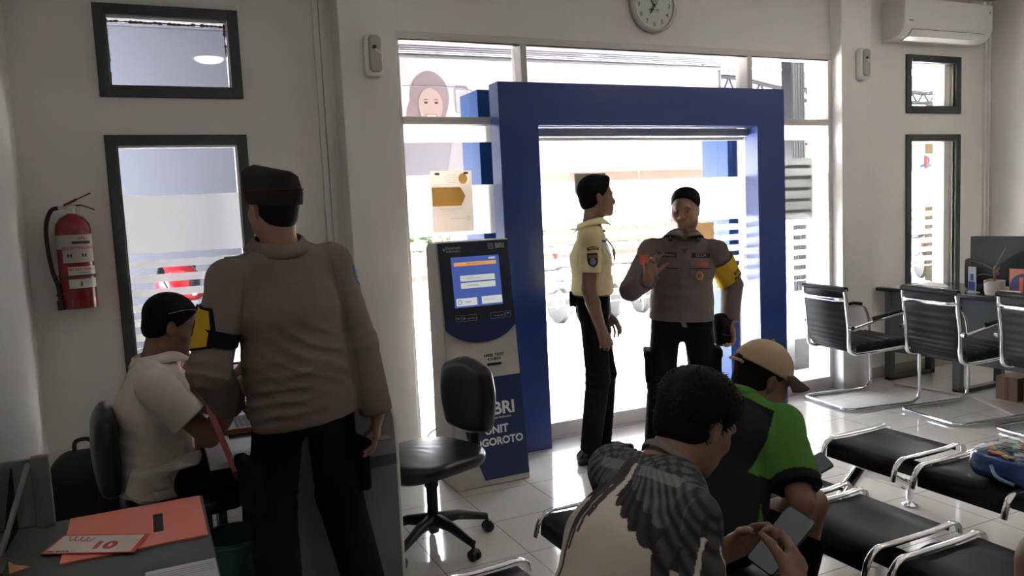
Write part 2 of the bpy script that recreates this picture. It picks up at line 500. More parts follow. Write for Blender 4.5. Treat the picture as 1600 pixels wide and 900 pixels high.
def hand(S, W, d, n, t, curl=(0.3, 0.3, 0.3, 0.3), sc=1.0, spread=0.12, thumb=0.5, thumb_curl=0.4, k=0.006):
    """W wrist, d towards the fingers, n out of the palm, t towards the thumb"""
    d = unit(d); n = unit(np.array(n) - d * (np.array(n) @ d)); t = np.array(t, float); t = unit(t - d * (t @ d) - n * (t @ n))
    W = np.array(W, float)
    K = W + d * 0.088 * sc
    S.cap(W - d * 0.02, W + d * 0.02, (0.028 * sc, 0.02 * sc), (0.034 * sc, 0.018 * sc), 0.015, u=t)
    S.cap(W + d * 0.025 * sc, K - d * 0.008, (0.035 * sc, 0.016 * sc), (0.041 * sc, 0.013 * sc), 0.012, u=t)
    S.cap(W + d * 0.02 * sc + t * 0.018 * sc + n * 0.006, W + d * 0.055 * sc + t * 0.03 * sc + n * 0.008, 0.017 * sc, 0.014 * sc, 0.012)
    ls = ((0.040, 0.026, 0.021), (0.044, 0.029, 0.022), (0.041, 0.027, 0.022), (0.032, 0.021, 0.019))
    for i in range(4):
        off = (0.032 - 0.0215 * i) * sc
        b = K + t * off - d * (0.002, 0, 0.004, 0.012)[i]
        dr = unit(d + t * spread * (1.5 - i) * 0.7); p = b; r = (0.0098 if i < 3 else 0.0086) * sc
        ang = 0
        for j in range(3):
            ang += curl[i] * (0.9, 1.2, 0.8)[j]
            q = p + (dr * math.cos(ang) + n * math.sin(ang)) * ls[i][j] * sc
            S.cap(p, q, r, r * 0.9, 0.004); p = q; r *= 0.92
    p = W + d * 0.03 * sc + t * 0.028 * sc + n * 0.006
    dr = unit(d * 0.75 + t * thumb + n * 0.25)
    q = p + dr * 0.042 * sc; S.cap(p, q, 0.0135 * sc, 0.0115 * sc, 0.008)
    dr2 = unit(dr + d * 0.5 * thumb_curl + n * thumb_curl); q2 = q + dr2 * 0.03 * sc; S.cap(q, q2, 0.0115 * sc, 0.0098 * sc, 0.004)
    q3 = q2 + unit(dr2 + n * 0.25) * 0.022 * sc; S.cap(q2, q3, 0.0098 * sc, 0.008 * sc, 0.004)

def head(S, c, f, u, sc=1.0, jaw=1.0, fat=1.0):
    f, l, u = frame(f, u); c = np.array(c, float)
    P = lambda a, b, d: c + (f * a + l * b + u * d) * sc
    R = [f, l, u]
    E = lambda a, b, d, r, k=0.015, sub=False: S.ell(P(a, b, d), tuple(q * sc for q in r), R, k * sc, sub)
    E(-0.012, 0, 0.035, (0.099, 0.076, 0.083), 0.02)
    for s_ in (1, -1): E(-0.016, s_ * 0.026, 0.052, (0.080, 0.050, 0.056), 0.02)
    E(0.018, 0, -0.028, (0.072, 0.067 * fat, 0.088), 0.03)
    E(0.028, 0, -0.075, (0.056, 0.050 * jaw, 0.036), 0.025)
    E(0.074, 0, -0.098, (0.020, 0.026, 0.018), 0.02)
    E(0.070, 0, -0.060, (0.022, 0.036, 0.026), 0.02)
    for s_ in (1, -1):
        E(0.052, s_ * 0.043, -0.026, (0.028, 0.022 * fat, 0.024), 0.02)
        E(0.010, s_ * 0.055 * jaw, -0.066, (0.030, 0.012, 0.024), 0.025)
    S.cap(P(0.080, -0.036, 0.020), P(0.080, 0.036, 0.020), 0.011 * sc, 0.011 * sc, 0.014 * sc)
    for s_ in (1, -1):
        E(0.100, s_ * 0.031, -0.001, (0.017, 0.018, 0.011), 0.012, True)
        E(0.073, s_ * 0.031, -0.002, (0.0135, 0.0145, 0.0115), 0.003)
    S.cap(P(0.086, 0, 0.006), P(0.103, 0, -0.035), (0.009 * sc, 0.009 * sc), (0.0125 * sc, 0.0135 * sc), 0.012 * sc)
    for s_ in (1, -1): E(0.094, s_ * 0.013, -0.040, (0.012, 0.010, 0.009), 0.009)
    S.cap(P(0.086, -0.020, -0.0665), P(0.086, 0.020, -0.0665), 0.0075 * sc, 0.0075 * sc, 0.010 * sc)
    S.cap(P(0.084, -0.016, -0.078), P(0.084, 0.016, -0.078), 0.0085 * sc, 0.0085 * sc, 0.009 * sc)
    for s_ in (1, -1):
        e = P(-0.006, s_ * 0.077, -0.006)
        Re = [unit(f * 0.9 - l * s_ * 0.35), unit(l * s_ + f * 0.35), u]
        S.ell(e, (0.017 * sc, 0.006 * sc, 0.031 * sc), Re, 0.006)
        S.ell(e + (l * s_ * 0.009 + f * 0.002) * sc, (0.009 * sc, 0.006 * sc, 0.019 * sc), Re, 0.004, True)
    return P, R

def hair(name, c, f, u, sc, m, parent, h=0.004, clip=None, tufts=0, tl=0.014, thick=0.008, top=0.012, line=0.072, nape=-0.055, seed=0, quiff=0.0, fringe=0.0):
    f, l, u = frame(f, u); c = np.array(c, float); P = lambda a, b, d: c + (f * a + l * b + u * d) * sc; R = [f, l, u]
    S = SDF(c - 0.17, c + 0.17, h)
    S.ell(P(-0.014, 0, 0.036 + top * 0.4), ((0.099 + thick) * sc, (0.077 + thick) * sc, (0.083 + top) * sc), R, 0)
    for s_ in (1, -1): S.ell(P(-0.014, s_ * 0.030, 0.050 + top * 0.5), ((0.084 + thick) * sc, (0.050 + thick) * sc, (0.058 + top) * sc), R, 0.015)
    S.ell(P(-0.030, 0, -0.02), ((0.072 + thick * 0.6) * sc, (0.066 + thick * 0.5) * sc, 0.07 * sc), R, 0.02)
    if quiff: S.cap(P(0.055, -0.03, 0.105), P(0.055, 0.03, 0.110), 0.018 + quiff, 0.018 + quiff, 0.02)
    S.ell(P(0.130, 0, -0.035), (0.085 * sc, 0.09 * sc, (line + 0.035) * sc), R, 0.008, True)      # the face
    S.cut(P(0.018, 0, 0), unit(f * 0.8 - u * 0.6), 0.006)
    S.ell(P(-0.006, 0.082, -0.012), (0.026 * sc, 0.014 * sc, 0.036 * sc), R, 0.004, True)
    S.ell(P(-0.006, -0.082, -0.012), (0.026 * sc, 0.014 * sc, 0.036 * sc), R, 0.004, True)
    S.cut(P(0, 0, nape), unit(-u + f * 0.25), 0.01)
    if clip is not None: S.cut(P(0, 0, clip), u)
    S.folds(P(0, 0, 0.05), l * 0.7 + f * 0.4, 230, 0.0035, 0.16, 1.2, seed)
    o, V, F_ = sdf_obj(name, S, m, parent, 1)
    if tufts:
        rr = random.Random(seed); mb = MB(); nrm = [V[q] - (c + (-0.02 * f) * sc) for q in range(len(V))]
        for q in rr.sample(range(len(V)), min(tufts, len(V))):
            n_ = unit(nrm[q]); p = V[q] - n_ * 0.003
            if (p - c) @ u < -0.045: continue
            flow = unit(np.cross(n_, np.cross(-u * 0.3 + f * 0.6 + l * rr.uniform(-0.5, 0.5), n_))); L_ = tl * rr.uniform(0.5, 1.3)
            tip = p + n_ * L_ * rr.uniform(0.25, 0.75) + flow * L_; sd = unit(np.cross(n_, flow)) * 0.0022; midp = p + n_ * L_ * 0.35 + flow * L_ * 0.4
            mb.add([p - sd, p + sd, midp + sd * 0.8, midp - sd * 0.8, tip, p + n_ * 0.003], [(0, 1, 2, 3), (3, 2, 4), (0, 3, 5), (1, 5, 2)])
        mb.build('hair_strands', m, parent, world=True)
    return o

def eyes(c, f, u, sc, parent, look=(0, 0)):
    f, l, u = frame(f, u); c = np.array(c, float); P = lambda a, b, d: c + (f * a + l * b + u * d) * sc
    R3 = Matrix((Vector(f), Vector(l), Vector(u))).transposed()
    for s_ in (1, -1):
        e = MB().ball(P(0.0785, s_ * 0.031, -0.002), [0.0090 * sc, 0.0110 * sc, 0.0042 * sc], 14, R3).build('eye', mat('eye_white', (0.32, 0.28, 0.26), 0.4), parent, smooth=80, world=True)
        MB().ball(P(0.0850, s_ * 0.031 + look[0], -0.002 + look[1]), [0.0035 * sc, 0.0050 * sc, 0.0048 * sc], 12, R3).build('iris', mat('iris_dark', (0.02, 0.012, 0.01), 0.15), e, smooth=80, world=False).data.transform(Matrix.Translation(-parent.location))
        pts = [P(0.089 - 0.02 * (abs(t - 0.35)) ** 2 - 0.012 * t * t, s_ * (0.013 + 0.036 * t), 0.0185 + 0.008 * math.sin(t * 2.6) - 0.003 * t) for t in [i / 6 for i in range(7)]]
        MB().tube(pts, [0.003, 0.0042, 0.0048, 0.0048, 0.004, 0.0034, 0.0016], 6).build('eyebrow', mat('brow_hair', (0.012, 0.01, 0.009), 0.9), parent, smooth=60, world=True)

def person(name, spec):
    """builds one figure; every joint in metres in the world"""
    g = spec; T = thing('person', g['label'], 'person', g['loc'])
    h = g.get('h', 0.0045)
    F = unit(g['face']); Fp = unit(g.get('face_p', g['face'])); up = np.array([0, 0, 1.0])
    Pel = np.array(g['pelvis'], float); Che = np.array(g['chest'], float); Nek = np.array(g['neck'], float); Hd = np.array(g['head'], float)
    spine = unit(Nek - Pel); upc = unit(Nek - Che)
    fc, lc, uc = frame(F, upc) if abs(F @ upc) < 0.95 else frame(F)
    # chest frame keeps up along the spine
    uc = upc; lc = unit(np.cross(uc, F)); fc = np.cross(lc, uc)
    lp = unit(np.cross(up, Fp)); fp = unit(np.cross(lp, up))
    sw = g.get('sw', 0.175); build_ = g.get('fat', 1.0)
    ShL = np.array(g.get('shL', Nek + lc * sw - uc * g.get('drop', 0.078))); ShR = np.array(g.get('shR', Nek - lc * sw - uc * g.get('drop', 0.078)))
    ul, fl = g.get('arm', (0.285, 0.255))
    ElL, WrL = ik(ShL, g['wrL'], ul, fl, g.get('poleL', (0, 0, -1))); ElR, WrR = ik(ShR, g['wrR'], ul, fl, g.get('poleR', (0, 0, -1)))
    HpL = Pel + lp * 0.088 - up * 0.01; HpR = Pel - lp * 0.088 - up * 0.01
    tl, sl_ = g.get('leg', (0.42, 0.41))
    KnL, AnL = ik(HpL, g['anL'], tl, sl_, g.get('kpL', fp)); KnR, AnR = ik(HpR, g['anR'], tl, sl_, g.get('kpR', fp))
    allp = np.array([Pel, Che, Nek, Hd, ShL, ShR, ElL, ElR, WrL, WrR, KnL, KnR, AnL, AnR])
    lo = allp.min(0) - 0.24; hi = allp.max(0) + 0.24; lo[2] = max(lo[2], 0.0)
    skin = g['skin']
    # ---- body
    S = SDF(lo, hi, h)
    wa = Pel + (Che - Pel) * 0.45
    S.cap(Pel, wa, (0.135, 0.095), (0.125, 0.09), 0.03, u=lp)
    S.cap(wa, Che, (0.125, 0.09), (0.145, 0.1), 0.03, u=lc)
    S.cap(Che, Nek - uc * 0.06, (0.145, 0.1), (0.11, 0.07), 0.03, u=lc)
    for Sh, El, Wr in ((ShL, ElL, WrL), (ShR, ElR, WrR)):
        S.cap(Nek - uc * 0.05, Sh, 0.05, 0.05, 0.04)
        S.cap(Sh, El, 0.049, 0.040, 0.02)
        md_ = El + (Wr - El) * 0.3
        S.cap(El, md_, 0.039, 0.041, 0.015); S.cap(md_, Wr, 0.041, 0.026, 0.015)
    for Hp, Kn, An in ((HpL, KnL, AnL), (HpR, KnR, AnR)):
        S.cap(Hp, Kn, 0.078, 0.052, 0.03); S.cap(Kn, Kn + (An - Kn) * 0.35, 0.05, 0.052, 0.015); S.cap(Kn + (An - Kn) * 0.35, An, 0.052, 0.034, 0.015)
    for side, W_, El in (('L', WrL, ElL), ('R', WrR, ElR)):
        q = dict(g.get('hand' + side, {})); d = q.pop('d', unit(W_ - El)); n = q.pop('n', (0, 0, -1)); t = q.pop('t', (0, 0, 1))
        hand(S, W_, d, n, t, sc=g.get('hs', 0.98), **q)
    hf = unit(g['look']); hu = g.get('hup', (0, 0, 1)); hs = g.get('hsc', 1.0)
    PH, RH = head(S, Hd, hf, hu, hs, g.get('jaw', 1.0), g.get('hfat', 1.0))
    nb = Hd - RH[0] * 0.022 * hs - RH[2] * 0.055 * hs
    nr = g.get('neck_r', 0.056)
    S.cap(Nek - uc * 0.03, nb, (nr + 0.006, nr + 0.004), (nr - 0.002, nr - 0.002), 0.03, u=lc)
    body, bv, bf = sdf_obj('body', S, skin, T, 1)
    # ---- trousers
    tm = g['trousers']; ti = g.get('tin', 0.014)
    if tm:
        S = SDF(lo, hi, 0.0065)
        ph = Pel + up * 0.02
        S.cap(Pel - up * 0.02, Pel + spine * 0.09, (0.150 * build_, 0.112 * build_), (0.140 * build_, 0.104 * build_), 0.03, u=lp)
        for Hp, Kn, An in ((HpL, KnL, AnL), (HpR, KnR, AnR)):
            S.cap(Hp, Kn, 0.079 + ti * 0.35, 0.060 + ti, 0.04); S.cap(Kn, An, 0.060 + ti, 0.050 + ti, 0.02)
            S.folds(Kn, An - Kn, 55, 0.008, 0.16, 0.9, 1.3); S.folds(An, An - Kn, 70, 0.008, 0.12, 0.8, 2.2); S.folds(Hp, Kn - Hp, 45, 0.006, 0.16, 0.8, 0.4)
            S.cut(An + unit(An - Kn) * g.get('cuffdrop', 0.035), unit(An - Kn), near=An, rad=0.14)
            if g.get('cargo'):
                md_ = Hp + (Kn - Hp) * 0.72; out = lp if Hp is HpL else -lp
                S.rbox(md_ + out * 0.085, (0.085, 0.02, 0.095), [fp, out, up], 0.012, 0.008)
                S.rbox(md_ + out * 0.090 + up * 0.075, (0.09, 0.022, 0.025), [fp, out, up], 0.008, 0.002)
        S.cut(Pel + spine * 0.10, spine)
        tro, tv, tf = sdf_obj('trousers', S, tm, T, 2)
        if g.get('belt'):
            bb = Pel + spine * 0.085
            pts = [bb + lp * math.cos(a) * 0.147 * build_ + fp * math.sin(a) * 0.111 * build_ for a in [2 * math.pi * i / 40 for i in range(40)]]
            MB().tube([tuple(p) for p in pts], 0.019, 8, True, flat=1.0).build('belt', mat('belt_leather', (0.012, 0.012, 0.014), 0.4), T, smooth=60, world=True)
    # ---- shoes
    if g.get('shoes'):
        for sd, An, dr in (('L', AnL, g.get('footL', fp)), ('R', AnR, g.get('footR', fp))):
            dr = unit(dr); S = SDF(An - 0.30, An + 0.30, 0.005); s_ = np.cross(up, dr)
            z0 = g.get('sole' + sd, 0.0); g0 = np.array([An[0], An[1], z0])
            S.cap(g0 - dr * 0.05 + up * 0.042, g0 + dr * 0.10 + up * 0.038, (0.040, 0.040), (0.045, 0.034), 0.02, u=s_)
            S.cap(g0 + dr * 0.10 + up * 0.034, g0 + dr * 0.175 + up * 0.030, (0.044, 0.030), (0.036, 0.024), 0.02, u=s_)
            S.cap(g0 - dr * 0.02 + up * 0.05, g0 - dr * 0.012 + up * 0.11, 0.042, 0.040, 0.03)
            S.rbox(g0 + dr * 0.065 + up * 0.012, (0.150, 0.047, 0.012), [dr, s_, up], 0.012, 0.003)
            S.cut(g0, -up); S.cut(g0 + up * 0.125, up)
            sdf_obj('shoe', S, g['shoes'], T, 1)
    # ---- shirt
    sm = g['shirt']; I = g.get('ease', 0.016); hh = g.get('shirt_h', 0.006)
    S = SDF(lo, hi, hh)
    hem = g.get('hem', 0.06)                       # how far below the pelvis point the hem lies, along the spine
    hb = Pel - spine * (hem + 0.03)
    S.cap(hb, Pel + spine * 0.06, (0.158 * build_ + I, 0.114 * build_ + I), (0.146 * build_ + I, 0.104 * build_ + I), 0.04, u=lp)
    S.cap(Pel, wa, (0.148 * build_ + I, 0.105 * build_ + I), (0.142 * build_ + I, 0.104 * build_ + I), 0.05, u=lp)
    S.cap(wa, Che, (0.142 * build_ + I, 0.104 * build_ + I), (0.152 * (0.5 + build_ / 2) + I, 0.105 * (0.5 + build_ / 2) + I), 0.05, u=lc)
    S.cap(Che, Nek - uc * 0.075, (0.152 * (0.5 + build_ / 2) + I, 0.104 + I), (0.13 + I, 0.072 + I), 0.05, u=lc)
    S.cap(Nek - uc * 0.055 + lc * 0.05, Nek - uc * 0.055 - lc * 0.05, 0.055 + I, 0.055 + I, 0.04)
    if g.get('belly'): S.ell(wa + fp * 0.055, (0.13, 0.15, 0.14), [fp, lp, up], 0.06)
    for i, q in enumerate(g.get('creases', [])):
        S.folds(np.array(q[0]), q[1], q[2], q[3], q[4], q[5], i * 1.7)
    S.folds(wa, unit(spine + lp * 0.5), 42, g.get('crease', 0.006), 0.26, 1.2, 1.1)
    S.folds(Che, unit(lc + spine * 0.4), 34, g.get('crease', 0.006) * 0.8, 0.24, 1.3, 2.4)
    S.cut(Pel - spine * hem, -spine)
    slv = g.get('sleeve', 0.62); sr = g.get('sleeve_r', 0.062)
    for Sh, El, Wr in ((ShL, ElL, WrL), (ShR, ElR, WrR)):
        A = SDF(lo, hi, hh)
        A.cap(Nek - uc * 0.050, Sh, 0.040 + I * 0.6, 0.046 + I * 0.8, 0.045)
        ar = El - Sh; fr = Wr - El
        if slv <= 1:
            e = Sh + ar * slv
            A.cap(Sh, e + ar * 0.15, 0.050 + I * 0.8, sr, 0.035)
            A.folds(Sh + ar * 0.3, ar + np.array([0.1, 0.05, 0.1]), 60, 0.006, 0.12, 0.9, 0.7)
            A.cut(e, unit(ar), near=e, rad=0.16)
        else:
            e = El + fr * (slv - 1)
            A.cap(Sh, El, 0.050 + I * 0.8, 0.047 + I, 0.035); A.cap(El, e + unit(fr) * 0.05, 0.047 + I, 0.036 + I, 0.02)
            A.folds(El, ar, 75, 0.009, 0.12, 1.1, 0.5); A.folds(e - fr * 0.15, fr, 70, 0.007, 0.1, 0.8, 1.9); A.folds(Sh + ar * 0.3, ar, 55, 0.007, 0.12, 0.9, 2.7)
            A.cut(e, unit(fr), near=e, rad=0.085)
        k_ = 0.022; h_ = np.clip(0.5 + 0.5 * (S.D - A.D) / k_, 0, 1); S.D = S.D + (A.D - S.D) * h_ - k_ * h_ * (1 - h_)
    nr_ = g.get('neck_r', 0.056) + 0.010
    S.cap(Nek + uc * 0.012 + fc * 0.004, Nek + uc * 0.16, (nr_, nr_), (nr_ + 0.06, nr_ + 0.06), 0.010, u=lc, sub=True)
    shirt, sv, sf = sdf_obj('shirt', S, sm, T, 2)
    sb = bvh_of(sv, sf)
    # ---- hair and eyes
    if g.get('hair'):
        hair('hair', Hd, hf, hu, hs, g['hair'], T, **g.get('hairp', {}))
    eyes(Hd, hf, hu, hs, T)
    J = dict(T=T, Pel=Pel, Che=Che, Nek=Nek, Hd=Hd, ShL=ShL, ShR=ShR, ElL=ElL, ElR=ElR, WrL=WrL, WrR=WrR, KnL=KnL, KnR=KnR, AnL=AnL, AnR=AnR, fc=fc, lc=lc, uc=uc, fp=fp, lp=lp, PH=PH, RH=RH, sb=sb, sv=sv, sf=sf, shirt=shirt, body=body, bv=bv, bf=bf, wa=wa, spine=spine, hs=hs)
    return J

def collar(J, m, rx=0.070, ry=0.068, back=0.03, fall=0.042, point=0.07, gap=0.35, lift=0.012, tilt=0.35):
    rx += 0.004; ry += 0.004
    """stand-and-fall collar swept around the neck; opens at the front"""
    c = J['Nek'] + J['uc'] * (0.0 + lift); f, l, u = J['fc'], J['lc'], J['uc']; u2 = unit(u - f * tilt); f2 = unit(f + u * tilt)
    n = 36; rows = []
    for i in range(n + 1):
        t = -1 + 2 * i / n; a = math.pi * (1 - gap * 0.08) * t           # 0 = back, +-pi = front
        dr = -f2 * math.cos(a) + l * math.sin(a); fr = abs(t)
        e = np.array(c) - f2 * math.cos(a) * ry + l * math.sin(a) * rx
        top = back * (1 - 0.45 * fr ** 3)
        fall = fall; fa = fall + (point - fall) * max(0, (fr - 0.55) / 0.45) ** 1.6
        out = 0.016 + 0.012 * fr
        rows.append([e - u2 * 0.012, e + u2 * top * 0.6 + dr * 0.0, e + u2 * top + dr * 0.003, e + u2 * (top - 0.002) + dr * 0.009, e + u2 * (top - fa * 0.5) + dr * (out + 0.001), e + u2 * (top - fa) + dr * (out + 0.015 + 0.004 * fr)])
    mb = MB(); k = len(rows[0]); mb.add([tuple(p) for r in rows for p in r], [(i * k + j, (i + 1) * k + j, (i + 1) * k + j + 1, i * k + j + 1) for i in range(n) for j in range(k - 1)])
    return mb.build('collar', m, J['T'], smooth=60, world=True, solid=0.003)

def on(J, p, d, u, art, m, name, **k):
    return decal(name, J['sb'], p, d, u, art, m, J['T'], **k)
# ================================================================== the room
XL, XR, YB, YW, CZ = -0.52, 6.87, -5.5, 4.62, 3.14
M_wall = mat('wall_paint', (0.76, 0.735, 0.70), 0.75, bump=0.06, bscale=14, var=0.03, vscale=3)
M_dark = mat('dark_green_paint', (0.045, 0.055, 0.052), 0.5, bump=0.1, bscale=30, var=0.25, vscale=20)
M_alu = mat('pale_aluminium', (0.62, 0.58, 0.54), 0.45, 0.0, spec=0.6)
M_white = mat('white_plastic', (0.74, 0.73, 0.70), 0.4)
M_blue = mat('blue_panel', (0.022, 0.050, 0.205), 0.32, var=0.04, vscale=2, spec=0.5)
M_glass = glass_mat()
M_film = film_mat()

def floor_mat():
    m = mat('floor_tile', (0.60, 0.57, 0.53), 0.09, spec=0.5); nt = m.node_tree; b = nt.nodes['Principled BSDF']
    g = nt.nodes.new('ShaderNodeNewGeometry'); s = nt.nodes.new('ShaderNodeSeparateXYZ'); nt.links.new(g.outputs['Position'], s.inputs[0])
    def line(sock, off):
        a = nt.nodes.new('ShaderNodeMath'); a.operation = 'ADD'; a.inputs[1].default_value = 40 - off; nt.links.new(sock, a.inputs[0])
        f = nt.nodes.new('ShaderNodeMath'); f.operation = 'MODULO'; f.inputs[1].default_value = 0.4; nt.links.new(a.outputs[0], f.inputs[0])
        c = nt.nodes.new('ShaderNodeMath'); c.operation = 'SUBTRACT'; c.inputs[1].default_value = 0.2; nt.links.new(f.outputs[0], c.inputs[0])
        d = nt.nodes.new('ShaderNodeMath'); d.operation = 'ABSOLUTE'; nt.links.new(c.outputs[0], d.inputs[0])
        e = nt.nodes.new('ShaderNodeMath'); e.operation = 'GREATER_THAN'; e.inputs[1].default_value = 0.1978; nt.links.new(d.outputs[0], e.inputs[0])
        return e.outputs[0]
    lx = line(s.outputs['X'], 1.457); ly = line(s.outputs['Y'], 3.488)
    mx = nt.nodes.new('ShaderNodeMath'); mx.operation = 'MAXIMUM'; nt.links.new(lx, mx.inputs[0]); nt.links.new(ly, mx.inputs[1])
    n = nt.nodes.new('ShaderNodeTexNoise'); n.inputs['Scale'].default_value = 3.0; n.inputs['Detail'].default_value = 8; nt.links.new(g.outputs['Position'], n.inputs['Vector'])
    c1 = nt.nodes.new('ShaderNodeMixRGB'); c1.inputs[1].default_value = (0.55, 0.52, 0.48, 1); c1.inputs[2].default_value = (0.66, 0.63, 0.585, 1); nt.links.new(n.outputs['Fac'], c1.inputs[0])
    c2 = nt.nodes.new('ShaderNodeMixRGB'); c2.inputs[2].default_value = (0.12, 0.10, 0.085, 1); nt.links.new(mx.outputs[0], c2.inputs[0]); nt.links.new(c1.outputs[0], c2.inputs[1]); nt.links.new(c2.outputs[0], b.inputs['Base Color'])
    r = nt.nodes.new('ShaderNodeMath'); r.operation = 'MULTIPLY_ADD'; r.inputs[1].default_value = 0.5; r.inputs[2].default_value = 0.10; nt.links.new(mx.outputs[0], r.inputs[0]); nt.links.new(r.outputs[0], b.inputs['Roughness'])
    return m
struct(MB().box((XL - 0.15, YB - 0.15, -0.1), (XR + 0.15, 4.72, 0)).build('floor', floor_mat()))
struct(MB().box((XL - 0.15, YB - 0.15, CZ), (XR + 0.15, 4.80, CZ + 0.12)).build('ceiling', mat('ceiling_paint', (0.70, 0.69, 0.67), 0.8)))
struct(MB().box((XL - 0.15, YB - 0.15, 0), (XL, 4.80, CZ)).build('wall_left', M_wall))
struct(MB().box((XR, YB - 0.15, 0), (XR + 0.15, 4.80, CZ)).build('wall_right', M_wall))
struct(MB().box((XL, YB - 0.15, 0), (XR, YB, CZ)).build('wall_back', mat('back_wall_paint', (0.16, 0.13, 0.11), 0.8)))

def holed(x0, x1, y0, y1, holes):
    """a wall run along X with window holes (x0, x1, z0, z1) in one column"""
    mb = MB(); hx0, hx1 = holes[0][:2]
    mb.box((x0, y0, 0), (hx0, y1, CZ)); mb.box((hx1, y0, 0), (x1, y1, CZ))
    z = 0
    for h in sorted(holes, key=lambda q: q[2]):
        mb.box((hx0, y0, z), (hx1, y1, h[2])); z = h[3]
    mb.box((hx0, y0, z), (hx1, y1, CZ)); return mb
WL = [(-0.075, 0.518, 0.50, 1.958), (-0.075, 0.518, 2.262, 2.622)]
WR = [(5.862, 6.415, 0.50, 1.945), (5.862, 6.415, 2.235, 2.595)]
struct(holed(XL, 1.10, YW, 4.78, WL).build('wall_front', M_wall))
struct(holed(5.19, XR, YW, 4.78, WR).build('wall_front', M_wall))
struct(MB().box((1.41, 4.56, 2.605), (4.90, 4.74, CZ)).build('wall_front', M_wall))
struct(MB().box((1.083, 4.45, 0), (1.41, 4.80, CZ)).build('wall_front', M_wall, bevel=0.006))
struct(MB().box((4.90, 4.45, 0), (5.215, 4.80, CZ)).build('wall_front', M_wall, bevel=0.006))

def stripes_of(x0, x1, y, parent, tops=((1.70, 1.392),), gaps=6, last=0.878, extra=()):
    """the printed pattern of frosted film on one pane: a wide band, then narrow bands"""
    mb = MB()
    bands = list(tops) + [(1.355 - 0.078 * k, 1.355 - 0.078 * k - 0.042) for k in range(gaps)] + [(1.355 - 0.078 * gaps, last)] + list(extra)
    for a, b in bands: mb.box((x0, y - 0.0012, b), (x1, y - 0.0002, a))
    return mb.build('frosted_film', M_film, parent)

def window(idx, hole, y_in, y_pane, fw, film=True, rough_=0.0, out=None):
    x0, x1, z0, z1 = hole; T = thing('window_%d' % idx, None, None, ((x0 + x1) / 2, y_in, z0)); T['kind'] = 'structure'
    mb = MB(); o = fw
    rnd = random.Random(idx)
    for a, b in (((x0 - o, y_in - 0.018, z0 - o), (x0, y_in + 0.02, z1 + o)), ((x1, y_in - 0.018, z0 - o), (x1 + o, y_in + 0.02, z1 + o)), ((x0, y_in - 0.018, z0 - o), (x1, y_in + 0.02, z0)), ((x0, y_in - 0.018, z1), (x1, y_in + 0.02, z1 + o))):
        mb.box(a, b)
    # rebate lining towards the pane
    mb.box((x0, y_in, z0), (x0 + 0.006, y_pane, z1)); mb.box((x0, y_in, z0), (x1, y_pane, z0 + 0.008))
    mb.build('window_frame', M_dark, T, bevel=0.004, world=True)
    MB().box((x1 - 0.007, y_in + 0.03, z0), (x1 - 0.001, y_pane, z1)).box((x0, y_in + 0.03, z1 - 0.007), (x1, y_pane, z1 - 0.001)).build('reveal', M_alu, T, world=True)
    if y_pane > 4.7:
        MB().box((x1 - 0.075, y_in + 0.045, z0), (x1 - 0.001, y_pane + 0.02, z1)).build('side_jamb', M_wall, T, world=True)
        x1 = x1 - 0.075
    MB().box((x0, y_pane, z0), (x1, y_pane + 0.005, z1)).build('pane', M_glass, T, world=True)
    if film:
        f = stripes_of(x0, x1, y_pane, T); f.data.transform(Matrix.Translation(-T.location))
    return T
window(1, WL[0], YW, 4.66, 0.055)
window(2, WL[1], YW, 4.66, 0.055, film=False)
window(3, WR[0], YW, 4.75, 0.058)
window(4, WR[1], YW, 4.75, 0.058, film=False)
# chipped plaster edge around the upper left pane
mb = MB(); rr = random.Random(3)
for i in range(26):
    t = i / 25; x = -0.07 + 0.58 * t; s_ = rr.uniform(0.003, 0.010); mb.ball((x, 4.655, 2.60 - rr.uniform(0, 0.004)), (0.015, 0.003, s_), 6)
    if i < 14: mb.ball((-0.072, 4.655, 2.28 + 0.32 * i / 13), (s_, 0.003, 0.016), 6); 
    if i < 8: mb.ball((0.505, 4.655, 2.45 + 0.15 * i / 7), (s_, 0.003, 0.014), 6)
struct(mb.build('trim_1', mat('old_putty', (0.16, 0.10, 0.075), 0.9, var=0.4, vscale=60)))

# surface conduits
struct(MB().box((0.975, 4.595, 0), (1.008, YW, CZ)).box((1.012, 4.598, 0), (1.045, YW, CZ)).build('trim_2', M_white, bevel=0.003))
struct(MB().box((6.78, 4.60, 0), (6.80, YW, CZ)).box((6.835, 4.60, 0), (6.855, YW, CZ)).build('trim_3', M_wall, bevel=0.003))
struct(MB().box((5.215, YW - 0.012, 0), (XR, YW, 0.09)).build('baseboard_right', mat('skirting_tile', (0.38, 0.33, 0.27), 0.3)))

# ---- shop front: aluminium frame, panes, doors
T = thing('window_5', None, None, (3.18, 4.6, 0)); T['kind'] = 'structure'
mb = MB(); y0, y1 = 4.55, 4.68
mb.box((1.41, y0, 2.56), (4.90, y1, 2.605)); mb.box((1.41, y0, 0), (1.455, y1, 2.56)); mb.box((4.862, y0, 0), (4.90, y1, 2.56))
for x in (2.245, 4.072): mb.box((x, y0, 0), (x + 0.045, y1, 2.56))
mb.box((1.455, y0 - 0.008, 2.065), (2.245, y1, 2.11)); mb.box((4.117, y0 - 0.008, 2.065), (4.862, y1, 2.11))
mb.box((1.455, y0, 0), (2.245, y1, 0.10)); mb.box((4.117, y0, 0), (4.862, y1, 0.10)); mb.box((2.29, y0 + 0.01, 2.06), (4.072, y1, 2.10))
mb.build('window_frame', M_alu, T, bevel=0.003, world=True)
mb = MB()
for a, b in ((1.46, 2.243), (2.292, 4.07), (4.119, 4.862)): mb.box((a, y0 - 0.002, 2.553), (b, y0 + 0.02, 2.560))
mb.build('seal', mat('black_rubber', (0.012, 0.012, 0.012), 0.6), T, world=True)
GY = 4.63
